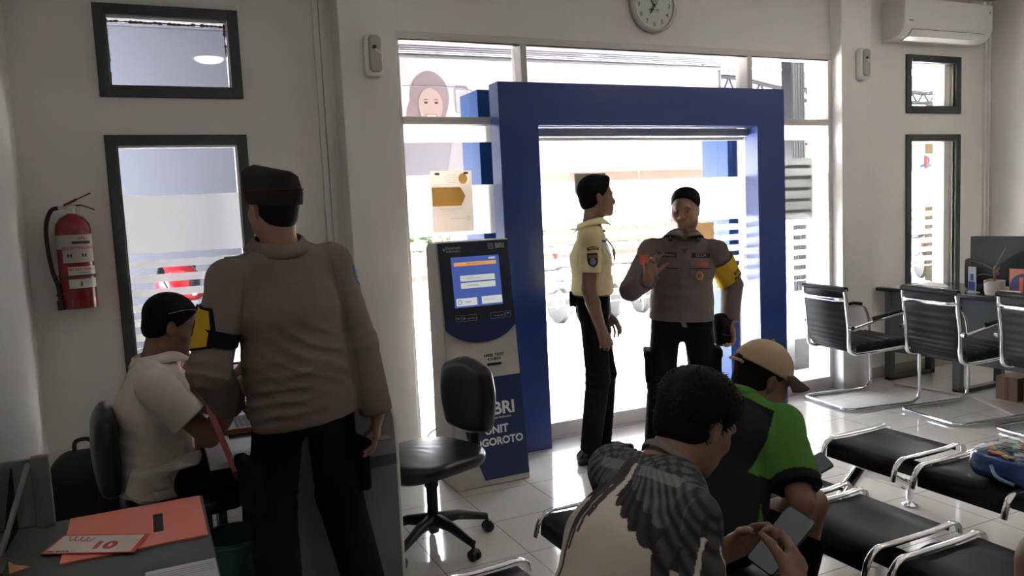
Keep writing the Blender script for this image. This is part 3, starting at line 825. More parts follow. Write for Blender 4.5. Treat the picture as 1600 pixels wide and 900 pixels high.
for a, b in ((1.455, 2.245), (4.117, 4.862)):
    for c, d in ((0.10, 2.065), (2.11, 2.553)): MB().box((a, GY, c), (b, GY + 0.006, d)).build('pane', M_glass, T, world=True)
MB().box((2.29, GY, 2.10), (4.072, GY + 0.006, 2.553)).build('pane', M_glass, T, world=True)
for a, b, ex in ((1.455, 2.245, ()), (4.117, 4.862, ((0.80, 0.42),))):
    f = stripes_of(a, b, GY, T, tops=((2.065, 1.965), (1.70, 1.392)), extra=ex); f.data.transform(Matrix.Translation(-T.location))
# sliding glass doors
for i, (a, b, yy) in enumerate(((2.292, 3.19, 4.60), (3.16, 4.07, 4.63))):
    D = thing('door_%d' % (i + 1), None, None, ((a + b) / 2, yy, 0)); D['kind'] = 'structure'
    mb = MB(); mb.box((a, yy - 0.016, 0.012), (b, yy + 0.016, 0.105)); mb.box((a, yy - 0.016, 1.965), (b, yy + 0.016, 1.985))
    mb.build('door_rail', M_alu, D, bevel=0.003, world=True)
    MB().box((a, yy - 0.004, 0.105), (b, yy + 0.004, 1.97)).build('pane', M_glass, D, world=True)
    f = stripes_of(a, b, yy - 0.0045, D); f.data.transform(Matrix.Translation(-D.location))
    kx = 2.84 if i == 0 else 3.52
    MB().lathe([(0.017, 0), (0.019, 0.004), (0.015, 0.014), (0.006, 0.02)], (kx, yy - 0.016, 0.075), 16, Matrix.Rotation(math.radians(90), 3, 'X')).build('door_lock', mat('steel_knob', (0.75, 0.75, 0.75), 0.2, 1.0), D, smooth=60, world=True)
H = MB().box((2.275, 4.50, 1.985), (3.172, 4.62, 2.035)).box((3.178, 4.50, 1.985), (4.085, 4.62, 2.035)).build('trim_4', mat('grey_header', (0.30, 0.31, 0.34), 0.4), bevel=0.003); struct(H)
struct(MB().box((2.29, 4.56, 0), (4.07, 4.66, 0.010)).build('trim_5', M_alu, bevel=0.003))
for px, w in ((1.85, 0.8), (3.18, 1.8), (4.5, 0.75)): pass
portal(3.16, 1.3, 3.5, 2.6)

# ================================================================== outside
M_pave = mat('outside_paving', (0.58, 0.57, 0.55), 0.85, var=0.1, vscale=2)
struct(MB().box((-14, 4.80, -0.12), (30, 40, -0.02)).build('ground_outside', M_pave))
struct(MB().box((1.41, 4.68, -0.1), (4.90, 4.80, 0.0)).build('trim_6', M_pave))
# canopy of ribbed white sheet over the pavement
T = thing('canopy_roof', 'white ribbed canopy roof over the pavement outside the shop front', 'canopy', (2.5, 5.8, 2.95))
mb = MB()
xs = np.arange(-4.5, 5.0, 0.06)
mb.box((-4.5, 4.80, 3.02), (8.6, 7.05, 3.05))
mb.box((-5.5, 6.3, 3.02), (1.7, 10.0, 3.05)); mb.box((1.66, 6.3, 2.2), (1.70, 10.0, 3.02))  # deeper left roof and drop panel, added to keep the left windows shaded
for i in range(26): mb.box((-4.5, 4.86 + i * 0.085, 2.995), (8.6, 4.90 + i * 0.085, 3.02))
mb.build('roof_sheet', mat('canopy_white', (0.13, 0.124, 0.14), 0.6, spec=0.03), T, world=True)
mb = MB()
for x in (-4.0, 1.0, 5.8): mb.box((x, 4.80, 3.05), (x + 0.06, 7.05, 3.13))
mb.build('rafter', mat('grey_steel', (0.009, 0.009, 0.010), 0.5, spec=0.03), T, world=True)
# lavender painted wall to the left
tagv(MB().box((-5.5, 6.55, -0.02), (1.65, 6.70, 3.0)).build('boundary_wall', mat('lavender_paint', (0.092, 0.091, 0.105), 0.85, spec=0.03)), 'lavender painted wall standing outside behind the left windows', 'wall')
tagv(MB().box((1.28, 5.45, -0.02), (1.41, 6.54, 2.99)).build('added_shade_wall', mat('lavender_paint')), 'unseen lavender wall added outside to shade the left window', 'wall')  # unseen wall, added to cut the daylight reaching the left window film
# blue outer half of the entrance portal is built with the portal below

# printed banner with a smiling woman, hanging across the street side
def banner():
    T = thing('advert_banner', 'large pale advert banner outside showing a smiling woman and a phone', 'banner', (4.0, 6.95, 2.4))
    Y0 = 6.9
    MB().box((2.0, Y0, 1.88), (5.75, Y0 + 0.01, 2.93)).build('banner_sheet', mat('banner_white', (0.48, 0.455, 0.44), 0.7, spec=0.03), T, world=True)
    def flat(name, pts, d, col, n=None):
        MB().prism(pts, Y0 - d, Y0 - d + 0.001, lambda u, v, w: (u, w, v)).build(name, mat('ink_' + name, tuple(q ** 1.15 * 0.40 for q in col), 0.7, spec=0.03), T, world=True)
    el = lambda cx, cz, rx, rz, n=36, a0=0: [(cx + rx * math.cos(2 * math.pi * i / n) * (1 + 0.05 * math.sin(6 * math.pi * i / n)), cz + rz * math.sin(2 * math.pi * i / n)) for i in range(n)]
    flat('printed_hair', el(2.47, 2.56, 0.185, 0.26), 0.003, (0.62, 0.50, 0.50))
    flat('printed_hair_fall', el(2.36, 2.36, 0.12, 0.24), 0.0025, (0.62, 0.50, 0.50))
    flat('printed_shirt', [(2.1, 1.885), (2.14, 2.14), (2.34, 2.27), (2.58, 2.27), (2.80, 2.14), (2.86, 1.885)], 0.0035, (0.66, 0.62, 0.66))
    flat('printed_neck', [(2.40, 2.2), (2.40, 2.42), (2.53, 2.42), (2.55, 2.2)], 0.004, (0.86, 0.66, 0.58))
    flat('printed_face', el(2.475, 2.50, 0.115, 0.165), 0.005, (0.90, 0.70, 0.62))
    flat('printed_teeth', [(2.475 + 0.045 * math.cos(a), 2.425 + 0.026 * math.sin(a)) for a in [math.pi + math.pi * i / 10 for i in range(11)]], 0.0075, (1.2, 1.15, 1.15))
    flat('printed_lips', [(2.475 + 0.056 * math.cos(a), 2.432 + 0.045 * math.sin(a)) for a in [math.pi + math.pi * i / 10 for i in range(11)]], 0.0065, (0.80, 0.40, 0.38))
    for x in (2.43, 2.53):
        flat('printed_eye', el(x, 2.535, 0.019, 0.010, 14), 0.007, (0.20, 0.12, 0.12)); flat('printed_brow', [(x - 0.03, 2.557), (x, 2.570), (x + 0.03, 2.557), (x, 2.562)], 0.007, (0.25, 0.16, 0.16))
    flat('printed_phone', rpoly(0.13, 0.25, 0.02, cx=2.78, cy=2.57), 0.003, (0.62, 0.62, 0.68)); flat('printed_screen', rpoly(0.11, 0.20, 0.01, cx=2.78, cy=2.555), 0.004, (0.90, 0.88, 0.88))
    flat('printed_scarf', [(2.60, 1.885), (2.68, 2.24), (2.80, 2.27), (2.93, 2.10), (3.0, 1.885)], 0.0045, (0.80, 0.74, 0.76))
    pts = [(2.22, Y0 - 0.004, 2.68), (2.62, Y0 - 0.004, 2.68), (2.85, Y0 - 0.004, 2.66), (2.96, Y0 - 0.004, 2.58), (3.0, Y0 - 0.004, 2.42), (3.0, Y0 - 0.004, 2.2)]
    MB().tube(bez(pts, 6), 0.004, 6).build('printed_outline', mat('ink_outline', (0.2, 0.17, 0.2), 0.8, spec=0.03), T, world=True)
    MB().tube([(2.0, Y0, 2.95), (5.8, Y0, 2.95)], 0.02, 8).tube([(2.1, Y0, 2.95), (2.1, 7.0, 3.02)], 0.006, 6).tube([(5.6, Y0, 2.95), (5.6, 7.0, 3.02)], 0.006, 6).tube([(2.0, 6.93, -0.02), (2.0, 6.93, 2.97)], 0.025, 8).tube([(5.8, 6.93, -0.02), (5.8, 6.93, 2.97)], 0.025, 8).build('hanging_rail', mat('rail_pale', (0.10, 0.095, 0.105), 0.7, spec=0.03), T, world=True)
banner()

# dark clad pillar outside on the right
T = thing('outer_pillar', 'dark metal clad square pillar outside, right of the blue portal', 'pillar', (5.2, 5.45, 0))
MB().box((5.235, 5.30, 0.30), (5.385, 5.42, 3.02)).build('cladding', mat('dark_cladding', (0.014, 0.016, 0.021), 0.28, 0.3, var=0.5, vscale=5), T, world=True)
MB().box((5.225, 5.285, -0.02), (5.395, 5.43, 0.30)).build('base', mat('black_stone', (0.004, 0.004, 0.005), 0.25), T, bevel=0.004, world=True)
mb = MB()
for i in range(5): mb.box((5.245 + i * 0.03, 5.296, 0.30), (5.249 + i * 0.03, 5.30, 3.02))
mb.build('cladding_seam', mat('seam_dark', (0.035, 0.038, 0.048), 0.4), T, world=True)

# far street: house front, awning, hedge, truss roof, game sign
def far_street():
    T = thing('street_house', 'far house across the street with brick front and red roof', 'house', (9, 16, 0))
    MB().box((2.0, 16.0, -0.02), (24, 18.0, 3.0)).build('wall', mat('house_brick', (0.085, 0.055, 0.045), 0.9, spec=0.03, var=0.3, vscale=6), T, world=True)
    MB().prism([(15.4, 2.9), (17, 4.1), (18.6, 2.9)], 1.6, 24.4, lambda u, v, d: (d, u, v)).build('roof', mat('red_tiles', (0.020, 0.006, 0.005), 0.8, spec=0.03, var=0.3, vscale=9), T, world=True)
    MB().box((9.0, 15.1, 2.35), (13.5, 16.0, 2.5)).build('awning', mat('red_awning', (0.035, 0.002, 0.0025), 0.7, spec=0.03), T, world=True)
    for x in (3.5, 6.0, 14.5, 17.0): MB().box((x, 15.96, 0.8), (x + 1.1, 16.0, 2.1)).build('window', mat('house_pane', (0.05, 0.06, 0.07), 0.15, spec=0.03), T, world=True)
    for i, (x, y, r) in enumerate(((4.4, 13.5, 0.8), (8.2, 13.8, 0.7), (11.6, 13.2, 0.9), (13.3, 13.6, 0.9), (9.9, 12.4, 0.5))):
        rnd = random.Random(i); mb = MB()
        for k in range(260):
            a = rnd.uniform(0, 6.28); b = rnd.uniform(-1, 1); q = r * rnd.uniform(0.7, 1.0); s2 = math.sqrt(1 - b * b)
            c = Vector((x + q * s2 * math.cos(a), y + q * s2 * math.sin(a), 1.45 + 0.75 * q * b)); w = rnd.uniform(0.05, 0.1)
            R = Matrix.Rotation(rnd.uniform(0, 6.28), 3, 'Z') @ Matrix.Rotation(rnd.uniform(-1, 1), 3, 'X')
            mb.add([tuple(c + R @ Vector(p)) for p in ((-w, 0, 0), (0, -w * 0.5, 0.02), (w, 0, 0), (0, w * 0.5, 0.02))], [(0, 1, 2, 3)])
        S = thing('street_shrub', ('leafy green shrub across the street, leftmost of five', 'small leafy shrub across the street, second from the left', 'broad leafy green shrub across the street, middle right', 'leafy green shrub at the right end of the hedge row', 'low leafy shrub between two taller ones across the street')[i], 'shrub', (x, y, 0), group='shrubs across the street')
        mb.build('foliage', mat('leaf_green', (0.008, 0.016, 0.005), 0.7, spec=0.03), S, world=True)
        MB().tube([(x, y, -0.02), (x + 0.05, y, 0.5), (x, y, 1.3)], [0.06, 0.045, 0.03], 8).build('stem', mat('bark', (0.16, 0.11, 0.07), 0.9, spec=0.03), S, smooth=60, world=True)
    T = thing('truss_roof', 'arched steel truss of an open roof across the street', 'truss', (10, 9.4, 0))
    mb = MB(); z0, z1 = 3.02, 3.26
    mb.tube([(7.6, 9.4, z0), (13.6, 9.4, z0)], 0.035, 8)
    arc = lambda x: z1 + 0.08 * math.cos((x - 10.8) * 2.2)
    mb.tube([(7.6 + i * 0.1, 9.4, arc(7.6 + i * 0.1)) for i in range(61)], 0.035, 8)
    for i in range(20):
        x = 7.6 + i * 0.3; mb.tube([(x, 9.4, z0), (x + 0.15, 9.4, arc(x + 0.15)), (x + 0.3, 9.4, z0)], 0.018, 6)
    mb.build('truss_beam', mat('grey_steel'), T, smooth=50, world=True)
    mb = MB()
    for x in (7.8, 13.5): mb.tube([(x, 9.4, -0.02), (x, 9.4, z1)], 0.05, 10)
    mb.build('post', mat('grey_steel'), T, smooth=50, world=True)
    mb = MB()
    for i in range(60): mb.box((7.6 + i * 0.1, 9.3, 3.40), (7.65 + i * 0.1, 11.2, 3.43))
    mb.box((7.6, 9.3, 3.43), (13.6, 11.2, 3.45)); mb.build('roof_sheet', mat('canopy_white'), T, world=True)
    # game console sign
    T = thing('shop_sign', 'white street sign with red and blue game logo seen through right window', 'sign', (11.75, 9.0, 0))
    MB().box((11.42, 8.98, 1.84), (12.12, 9.0, 2.14)).build('board', mat('sign_white', (0.036, 0.035, 0.038), 0.6, spec=0.03), T, world=True)
    MB().tube([(12.0, 9.03, -0.02), (12.0, 9.03, 2.1)], 0.03, 8).build('post', mat('grey_steel'), T, world=True)
    fn = lambda u, v, d: (11.76 + u, 8.975 - d, 2.0 + v)
    red = mat('logo_red', (0.03, 0.0015, 0.002), 0.6, spec=0.03)
    MB().prism([(-0.03, -0.09), (0.015, -0.105), (0.015, 0.06), (0.05, 0.05), (0.055, 0.0), (0.02, -0.01), (0.02, -0.03), (0.075, -0.02), (0.09, 0.03), (0.06, 0.085), (-0.03, 0.11)], 0, 0.003, fn).build('logo', red, T, world=True)
    MB().prism([(-0.04, -0.03), (-0.13, -0.06), (-0.12, -0.085), (-0.04, -0.07), (-0.04, -0.055), (-0.09, -0.065), (-0.04, -0.045)], 0, 0.003, fn).prism([(0.02, -0.05), (0.09, -0.03), (0.14, -0.045), (0.12, -0.07), (0.02, -0.10), (0.02, -0.085), (0.09, -0.06), (0.02, -0.068)], 0, 0.003, fn).build('logo', mat('logo_blue', (0.002, 0.012, 0.025), 0.6, spec=0.03), T, world=True)
    mb = MB(); flat_text(mb, 'PS RENTAL', lambda a, b: (11.76 + a, 8.974, 1.872 + b), 0.045); mb.build('lettering', mat('ink_grey', (0.04, 0.04, 0.05), 0.7, spec=0.03), T, world=True)
    tagv(MB().box((12.3, 9.1, -0.02), (12.75, 9.4, 3.0)).build('yellow_post', mat('yellow_paint', (0.025, 0.017, 0.006), 0.8, spec=0.03)), 'yellow painted post beside the white game sign', 'post')
far_street()

# parked scooters
def scooter(col, label):
    T = thing('parked_scooter', label, 'scooter', (0, 0, 0), group='scooters parked in front of the glass doors')
    blk = mat('tyre_black', (0.006, 0.006, 0.007), 0.7); bodym = mat('scooter_' + col[0], col[1], 0.25, coat=0.6); chrome = mat('chrome', (0.85, 0.85, 0.86), 0.12, 1.0)
    Rx = Matrix.Rotation(math.radians(90), 3, 'X')
    for x in (-0.60, 0.62):
        w = MB()
        for k in range(1): w.lathe([(0.20, -0.035), (0.245, -0.045), (0.27, 0), (0.245, 0.045), (0.20, 0.035)], (x, 0, 0.25), 24, Rx)
        o = w.build('wheel', blk, T, smooth=60); MB().lathe([(0.03, -0.04), (0.19, -0.012), (0.19, 0.012), (0.03, 0.04)], (x, 0, 0.25), 18, Rx).build('rim', chrome, o, smooth=60)
    S = SDF((-0.95, -0.3, 0.1), (0.95, 0.3, 1.1), 0.016)
    S.cap((-0.75, 0, 0.66), (-0.1, 0, 0.60), (0.13, 0.10), (0.12, 0.12), 0.05, u=(0, 1, 0)); S.cap((-0.55, 0, 0.5), (-0.1, 0, 0.42), (0.11, 0.10), (0.1, 0.10), 0.06, u=(0, 1, 0))
    S.cap((-0.1, 0, 0.34), (0.34, 0, 0.32), (0.12, 0.05), (0.13, 0.05), 0.05, u=(0, 1, 0)); S.cap((0.36, 0, 0.35), (0.46, 0, 0.84), (0.17, 0.05), (0.14, 0.06), 0.06, u=(0, 1, 0))
    S.ell((0.50, 0, 0.90), (0.10, 0.16, 0.10), k=0.05); S.cap((0.44, 0, 0.53), (0.78, 0, 0.50), (0.05, 0.03), (0.06, 0.02), 0.04, u=(0, 1, 0))
    sdf_obj('bodywork', S, bodym, T, 1)
    S = SDF((-0.9, -0.25, 0.55), (0.1, 0.25, 0.9), 0.014); S.cap((-0.72, 0, 0.76), (-0.12, 0, 0.72), (0.12, 0.045), (0.11, 0.045), 0.04, u=(0, 1, 0)); sdf_obj('seat', S, blk, T, 1)
    MB().tube(bez([(0.36, -0.34, 1.0), (0.44, -0.18, 1.0), (0.48, 0, 0.96), (0.44, 0.18, 1.0), (0.36, 0.34, 1.0)], 5), 0.014, 8).build('handlebar', blk, T, smooth=60)
    for s_ in (-1, 1):
        m_ = MB().tube([(0.42, s_ * 0.22, 1.0), (0.46, s_ * 0.27, 1.15), (0.44, s_ * 0.30, 1.22)], 0.006, 6).build('mirror', blk, T, smooth=60)
        MB().ball((0.44, s_ * 0.32, 1.26), (0.015, 0.06, 0.04), 14).build('mirror_head', blk, m_, smooth=60)
        MB().tube([(0.62, s_ * 0.06, 0.25), (0.48, s_ * 0.06, 0.80)], 0.022, 8).build('fork', chrome, T, smooth=60)
    MB().ball((0.60, 0, 0.90), (0.03, 0.10, 0.055), 16).build('headlight', mat('lamp_glass', (0.8, 0.8, 0.8), 0.1), T, smooth=60)
    MB().ball((-0.86, 0, 0.70), (0.04, 0.10, 0.04), 16).build('tail_light', mat('red_lens', (0.5, 0.02, 0.02), 0.2), T, smooth=60)
    MB().tube([(-0.2, -0.15, 0.25), (-0.8, -0.17, 0.32)], [0.03, 0.045], 10).build('exhaust', chrome, T, smooth=60)
    MB().tube([(-0.1, 0.1, 0.3), (-0.05, 0.28, -0.0)], 0.012, 8).build('kickstand', blk, T, smooth=60)
    return T
cols = [('white', (0.060, 0.060, 0.062)), ('grey', (0.014, 0.0145, 0.016)), ('red', (0.065, 0.003, 0.003))]
protos = [scooter(c, '') for c in cols]
spots = [(4.1, 9.9, 100, 0, 'white scooter outside, leftmost of the row behind the left glass pane'), (5.0, 10.0, 95, 1, 'grey scooter outside behind the ticket machine side of the portal'), (5.7, 9.9, 100, 2, 'red scooter outside behind the man in the yellow shirt'), (6.5, 10.1, 85, 0, 'white scooter outside between the two standing men'),
         (7.3, 9.9, 95, 1, 'grey scooter outside behind the officer in grey uniform'), (8.1, 10.0, 100, 2, 'red scooter outside behind the right door edge'), (9.2, 10.2, 60, 0, 'white scooter outside seen past the dark pillar'), (12.0, 10.2, 75, 1, 'grey scooter outside seen through the tall right window'), (13.0, 10.3, 60, 2, 'red scooter outside at the right of the tall right window')]
seen = set()
for x, y, a, c, lb in spots:
    o = protos[c] if c not in seen else copy_tree(protos[c]); seen.add(c)
    o.location = (x, y, -0.02); o.rotation_euler = (0, 0, math.radians(a)); o['label'] = lb
# red motorbike with a helmet by the left window
o = copy_tree(protos[2]); o.location = (-0.21, 5.90, -0.02); o.rotation_euler = (0, 0, math.radians(-20)); o['label'] = 'red scooter parked close outside the left window under a helmet'; del o['group']
T = thing('motorcycle_helmet', 'red motorcycle helmet with dark visor outside the left window', 'helmet', (0.20, 5.75, 1.0))
S = SDF((-0.1, 5.45, 0.9), (0.5, 6.05, 1.4), 0.008); S.ell((0.20, 5.75, 1.16), (0.145, 0.125, 0.13), k=0); S.ell((0.27, 5.75, 1.09), (0.09, 0.10, 0.08), k=0.05); S.cut((0.2, 5.75, 1.03), (0, 0, -1), 0.01); S.cut((0.2, 5.75, 0.93), (0.2, 0, -1))
S.rbox((0.33, 5.75, 1.13), (0.06, 0.2, 0.035), r=0.01, k=0.01, sub=True)
sdf_obj('shell', S, mat('helmet_red', (0.36, 0.012, 0.018), 0.18, coat=0.8), T, 1)
S = SDF((-0.1, 5.45, 0.9), (0.5, 6.05, 1.4), 0.008); S.ell((0.20, 5.75, 1.15), (0.142, 0.122, 0.122), k=0); S.cut((0.26, 5.75, 1.1), (-1, 0, 0)); S.cut((0.2, 5.75, 1.17), (0, 0, 1)); S.cut((0.2, 5.75, 1.09), (0, 0, -1))
sdf_obj('visor', S, mat('visor_smoke', (0.03, 0.03, 0.035), 0.08, coat=1.0), T, 1)
mb = MB(); flat_text(mb, 'B', lambda a, b: (0.29 + a, 5.632, 1.085 + b), 0.05, bold=0.002); mb.build('lettering', mat('print_white', (0.8, 0.8, 0.8), 0.5), T, world=True)

# ================================================================== blue portal
T = thing('entrance_portal', 'tall dark blue box portal framing the glass entrance doors', 'portal', (3.14, 4.46, 0))
def ring(ya, yb):
    mb = MB(); poly = [(2.01, 0), (2.275, 0), (2.275, 2.045), (4.02, 2.045), (4.02, 0), (4.272, 0), (4.272, 2.305), (2.01, 2.305)]
    return mb.prism(poly, yb, ya, lambda u, v, d: (u, d, v))
ring(4.40, 4.535).build('inner_frame', M_blue, T, bevel=0.003, world=True)
ring(4.72, 5.02).build('outer_frame', mat('blue_panel_outside', (0.012, 0.052, 0.19), 0.45, spec=0.2), T, bevel=0.003, world=True)
# ================================================================== wall fixtures
def wall_clock():
    c = Vector((3.25, 4.525, 2.855)); T = thing('wall_clock', 'round white wall clock above the blue portal, rim cut by the top edge', 'clock', tuple(c))
    Rx = Matrix.Rotation(math.radians(90), 3, 'X')
    MB().lathe([(0.150, -0.03), (0.174, -0.03), (0.180, -0.015), (0.178, 0.010), (0.168, 0.020), (0.158, 0.014), (0.156, 0.0)], (0, 0, 0), 48, Rx).build('rim', mat('clock_rim', (0.62, 0.60, 0.58), 0.25, 0.2), T, smooth=50)
    MB().lathe([(0.0, 0.0), (0.157, 0.0), (0.157, 0.002)], (0, 0, 0), 48, Rx).build('dial', mat('clock_face', (0.60, 0.62, 0.56), 0.5), T)
    ink = mat('clock_ink', (0.05, 0.05, 0.05), 0.6)
    mb = MB()
    for k in range(1, 13):
        a = math.radians(90 - 30 * k); flat_text(mb, str(k), lambda u, v, a=a: (0.122 * math.cos(a) + u, -0.003, 0.122 * math.sin(a) + v), 0.042, bold=0.0004)
    mb.build('numerals', ink, T)
    mb = MB(); flat_text(mb, 'BANK BRI', lambda u, v: (u, -0.003, -0.028 + v), 0.018, bold=0.0004); flat_text(mb, 'UNIT JOGOROTO', lambda u, v: (u + 0.004, -0.003, -0.043 + v), 0.010)
    mb.tube([(0.004 + 0.028 * math.cos(t), -0.003, 0.030 + 0.026 * math.sin(t)) for t in [6.283 * i / 20 for i in range(20)]], 0.0018, 5, True)
    mb.tube([(-0.008, -0.003, 0.045), (0.0, -0.003, 0.022), (0.008, -0.003, 0.04), (0.018, -0.003, 0.018)], 0.0015, 5)
    mb.build('lettering', ink, T)
    for nm, a, L, w in (('hour_hand', 210, 0.070, 0.009), ('minute_hand', 320, 0.10, 0.006)):
        r = math.radians(90 - a); d = Vector((math.cos(r), 0, math.sin(r))); n_ = Vector((-d.z, 0, d.x)); y = Vector((0, -0.006 if nm[0] == 'h' else -0.009, 0))
        MB().add([tuple(y - d * 0.015 - n_ * w * 0.4), tuple(y - d * 0.015 + n_ * w * 0.4), tuple(y + d * L * 0.6 + n_ * w * 0.7), tuple(y + d * L), tuple(y + d * L * 0.6 - n_ * w * 0.7)], [(0, 1, 2, 3, 4)]).build(nm, ink, T, solid=0.001)
    MB().lathe([(0.006, 0), (0.006, 0.012), (0.003, 0.014)], (0, 0, 0), 12, Rx).build('centre_cap', ink, T)
wall_clock()

def freshener(c, label):
    T = thing('air_freshener', label, 'dispenser', c)
    fn = lambda u, v, d: (u, -d, v)
    MB().prism(rpoly(0.098, 0.235, 0.028), 0, 0.052, fn).build('housing', M_white, T, bevel=0.010, seg=3)
    MB().prism(rpoly(0.072, 0.200, 0.022, cx=0.006, cy=0.006), 0.045, 0.066, fn).build('cover', mat('taupe_plastic', (0.40, 0.37, 0.33), 0.35), T, bevel=0.008, seg=3)
    MB().prism([(-0.006, 0.035), (0.0, 0.022), (0.032, 0.004), (0.036, 0.012), (0.014, 0.028)], 0.064, 0.069, fn).build('spray_slot', M_white, T)
    MB().lathe([(0.010, 0.0), (0.012, 0.006), (0.008, 0.008)], (0.0, -0.062, 0.040), 14, Matrix.Rotation(math.radians(90), 3, 'X')).build('nozzle', mat('black_rubber'), T)
    return T
freshener((1.262, 4.45, 2.430), 'white and taupe air freshener on the column left of the glass front')
freshener((5.090, 4.45, 2.515), 'white and taupe air freshener on the column below the air conditioner')

def aircon():
    T = thing('air_conditioner', 'white split air conditioner high on the wall above the right window', 'air conditioner', (6.05, 4.62, 2.74))
    prof = [(0.0, 0.0), (0.10, -0.005), (0.165, 0.02), (0.205, 0.065), (0.215, 0.11), (0.215, 0.29), (0.20, 0.305), (0.0, 0.305)]
    MB().prism([(-a, b) for a, b in prof], -0.53, 0.53, lambda u, v, d: (d, u, v)).build('casing', mat('ac_white', (0.70, 0.68, 0.65), 0.28), T, bevel=0.008, seg=3)
    MB().prism([(-0.216, 0.085), (-0.2185, 0.11), (-0.2185, 0.295), (-0.216, 0.295)], -0.522, 0.522, lambda u, v, d: (d, u, v)).build('front_panel', mat('ac_white'), T)
    # louvre flap, with dark gap around it
    MB().prism([(-0.1085, -0.0055), (-0.167, 0.0185), (-0.2075, 0.064), (-0.2045, 0.067), (-0.165, 0.022), (-0.1085, 0.0)], -0.43, 0.44, lambda u, v, d: (d, u, v)).build('gap', mat('black_rubber'), T)
    MB().prism([(-0.112, -0.008), (-0.168, 0.0150), (-0.2095, 0.060), (-0.204, 0.064), (-0.165, 0.022), (-0.112, -0.002)], -0.426, 0.436, lambda u, v, d: (d, u, v)).build('louvre', mat('ac_white'), T)
    MB().cbox((-0.455, -0.2195, 0.125), (0.045, 0.001, 0.008)).build('brand_plate', mat('dark_print', (0.03, 0.03, 0.03), 0.5), T)
    mb = MB(); flat_text(mb, 'R32', lambda u, v: (0.49 + u, -0.2190, 0.255 + v), 0.016); mb.cbox((0.49, -0.2190, 0.235), (0.014, 0.0006, 0.012)); mb.build('energy_sticker', mat('dark_print'), T)
    MB().tube([(0.50, -0.03, 0.305), (0.50, -0.03, 0.40)], 0.012, 8).build('pipe', M_white, T)
aircon()

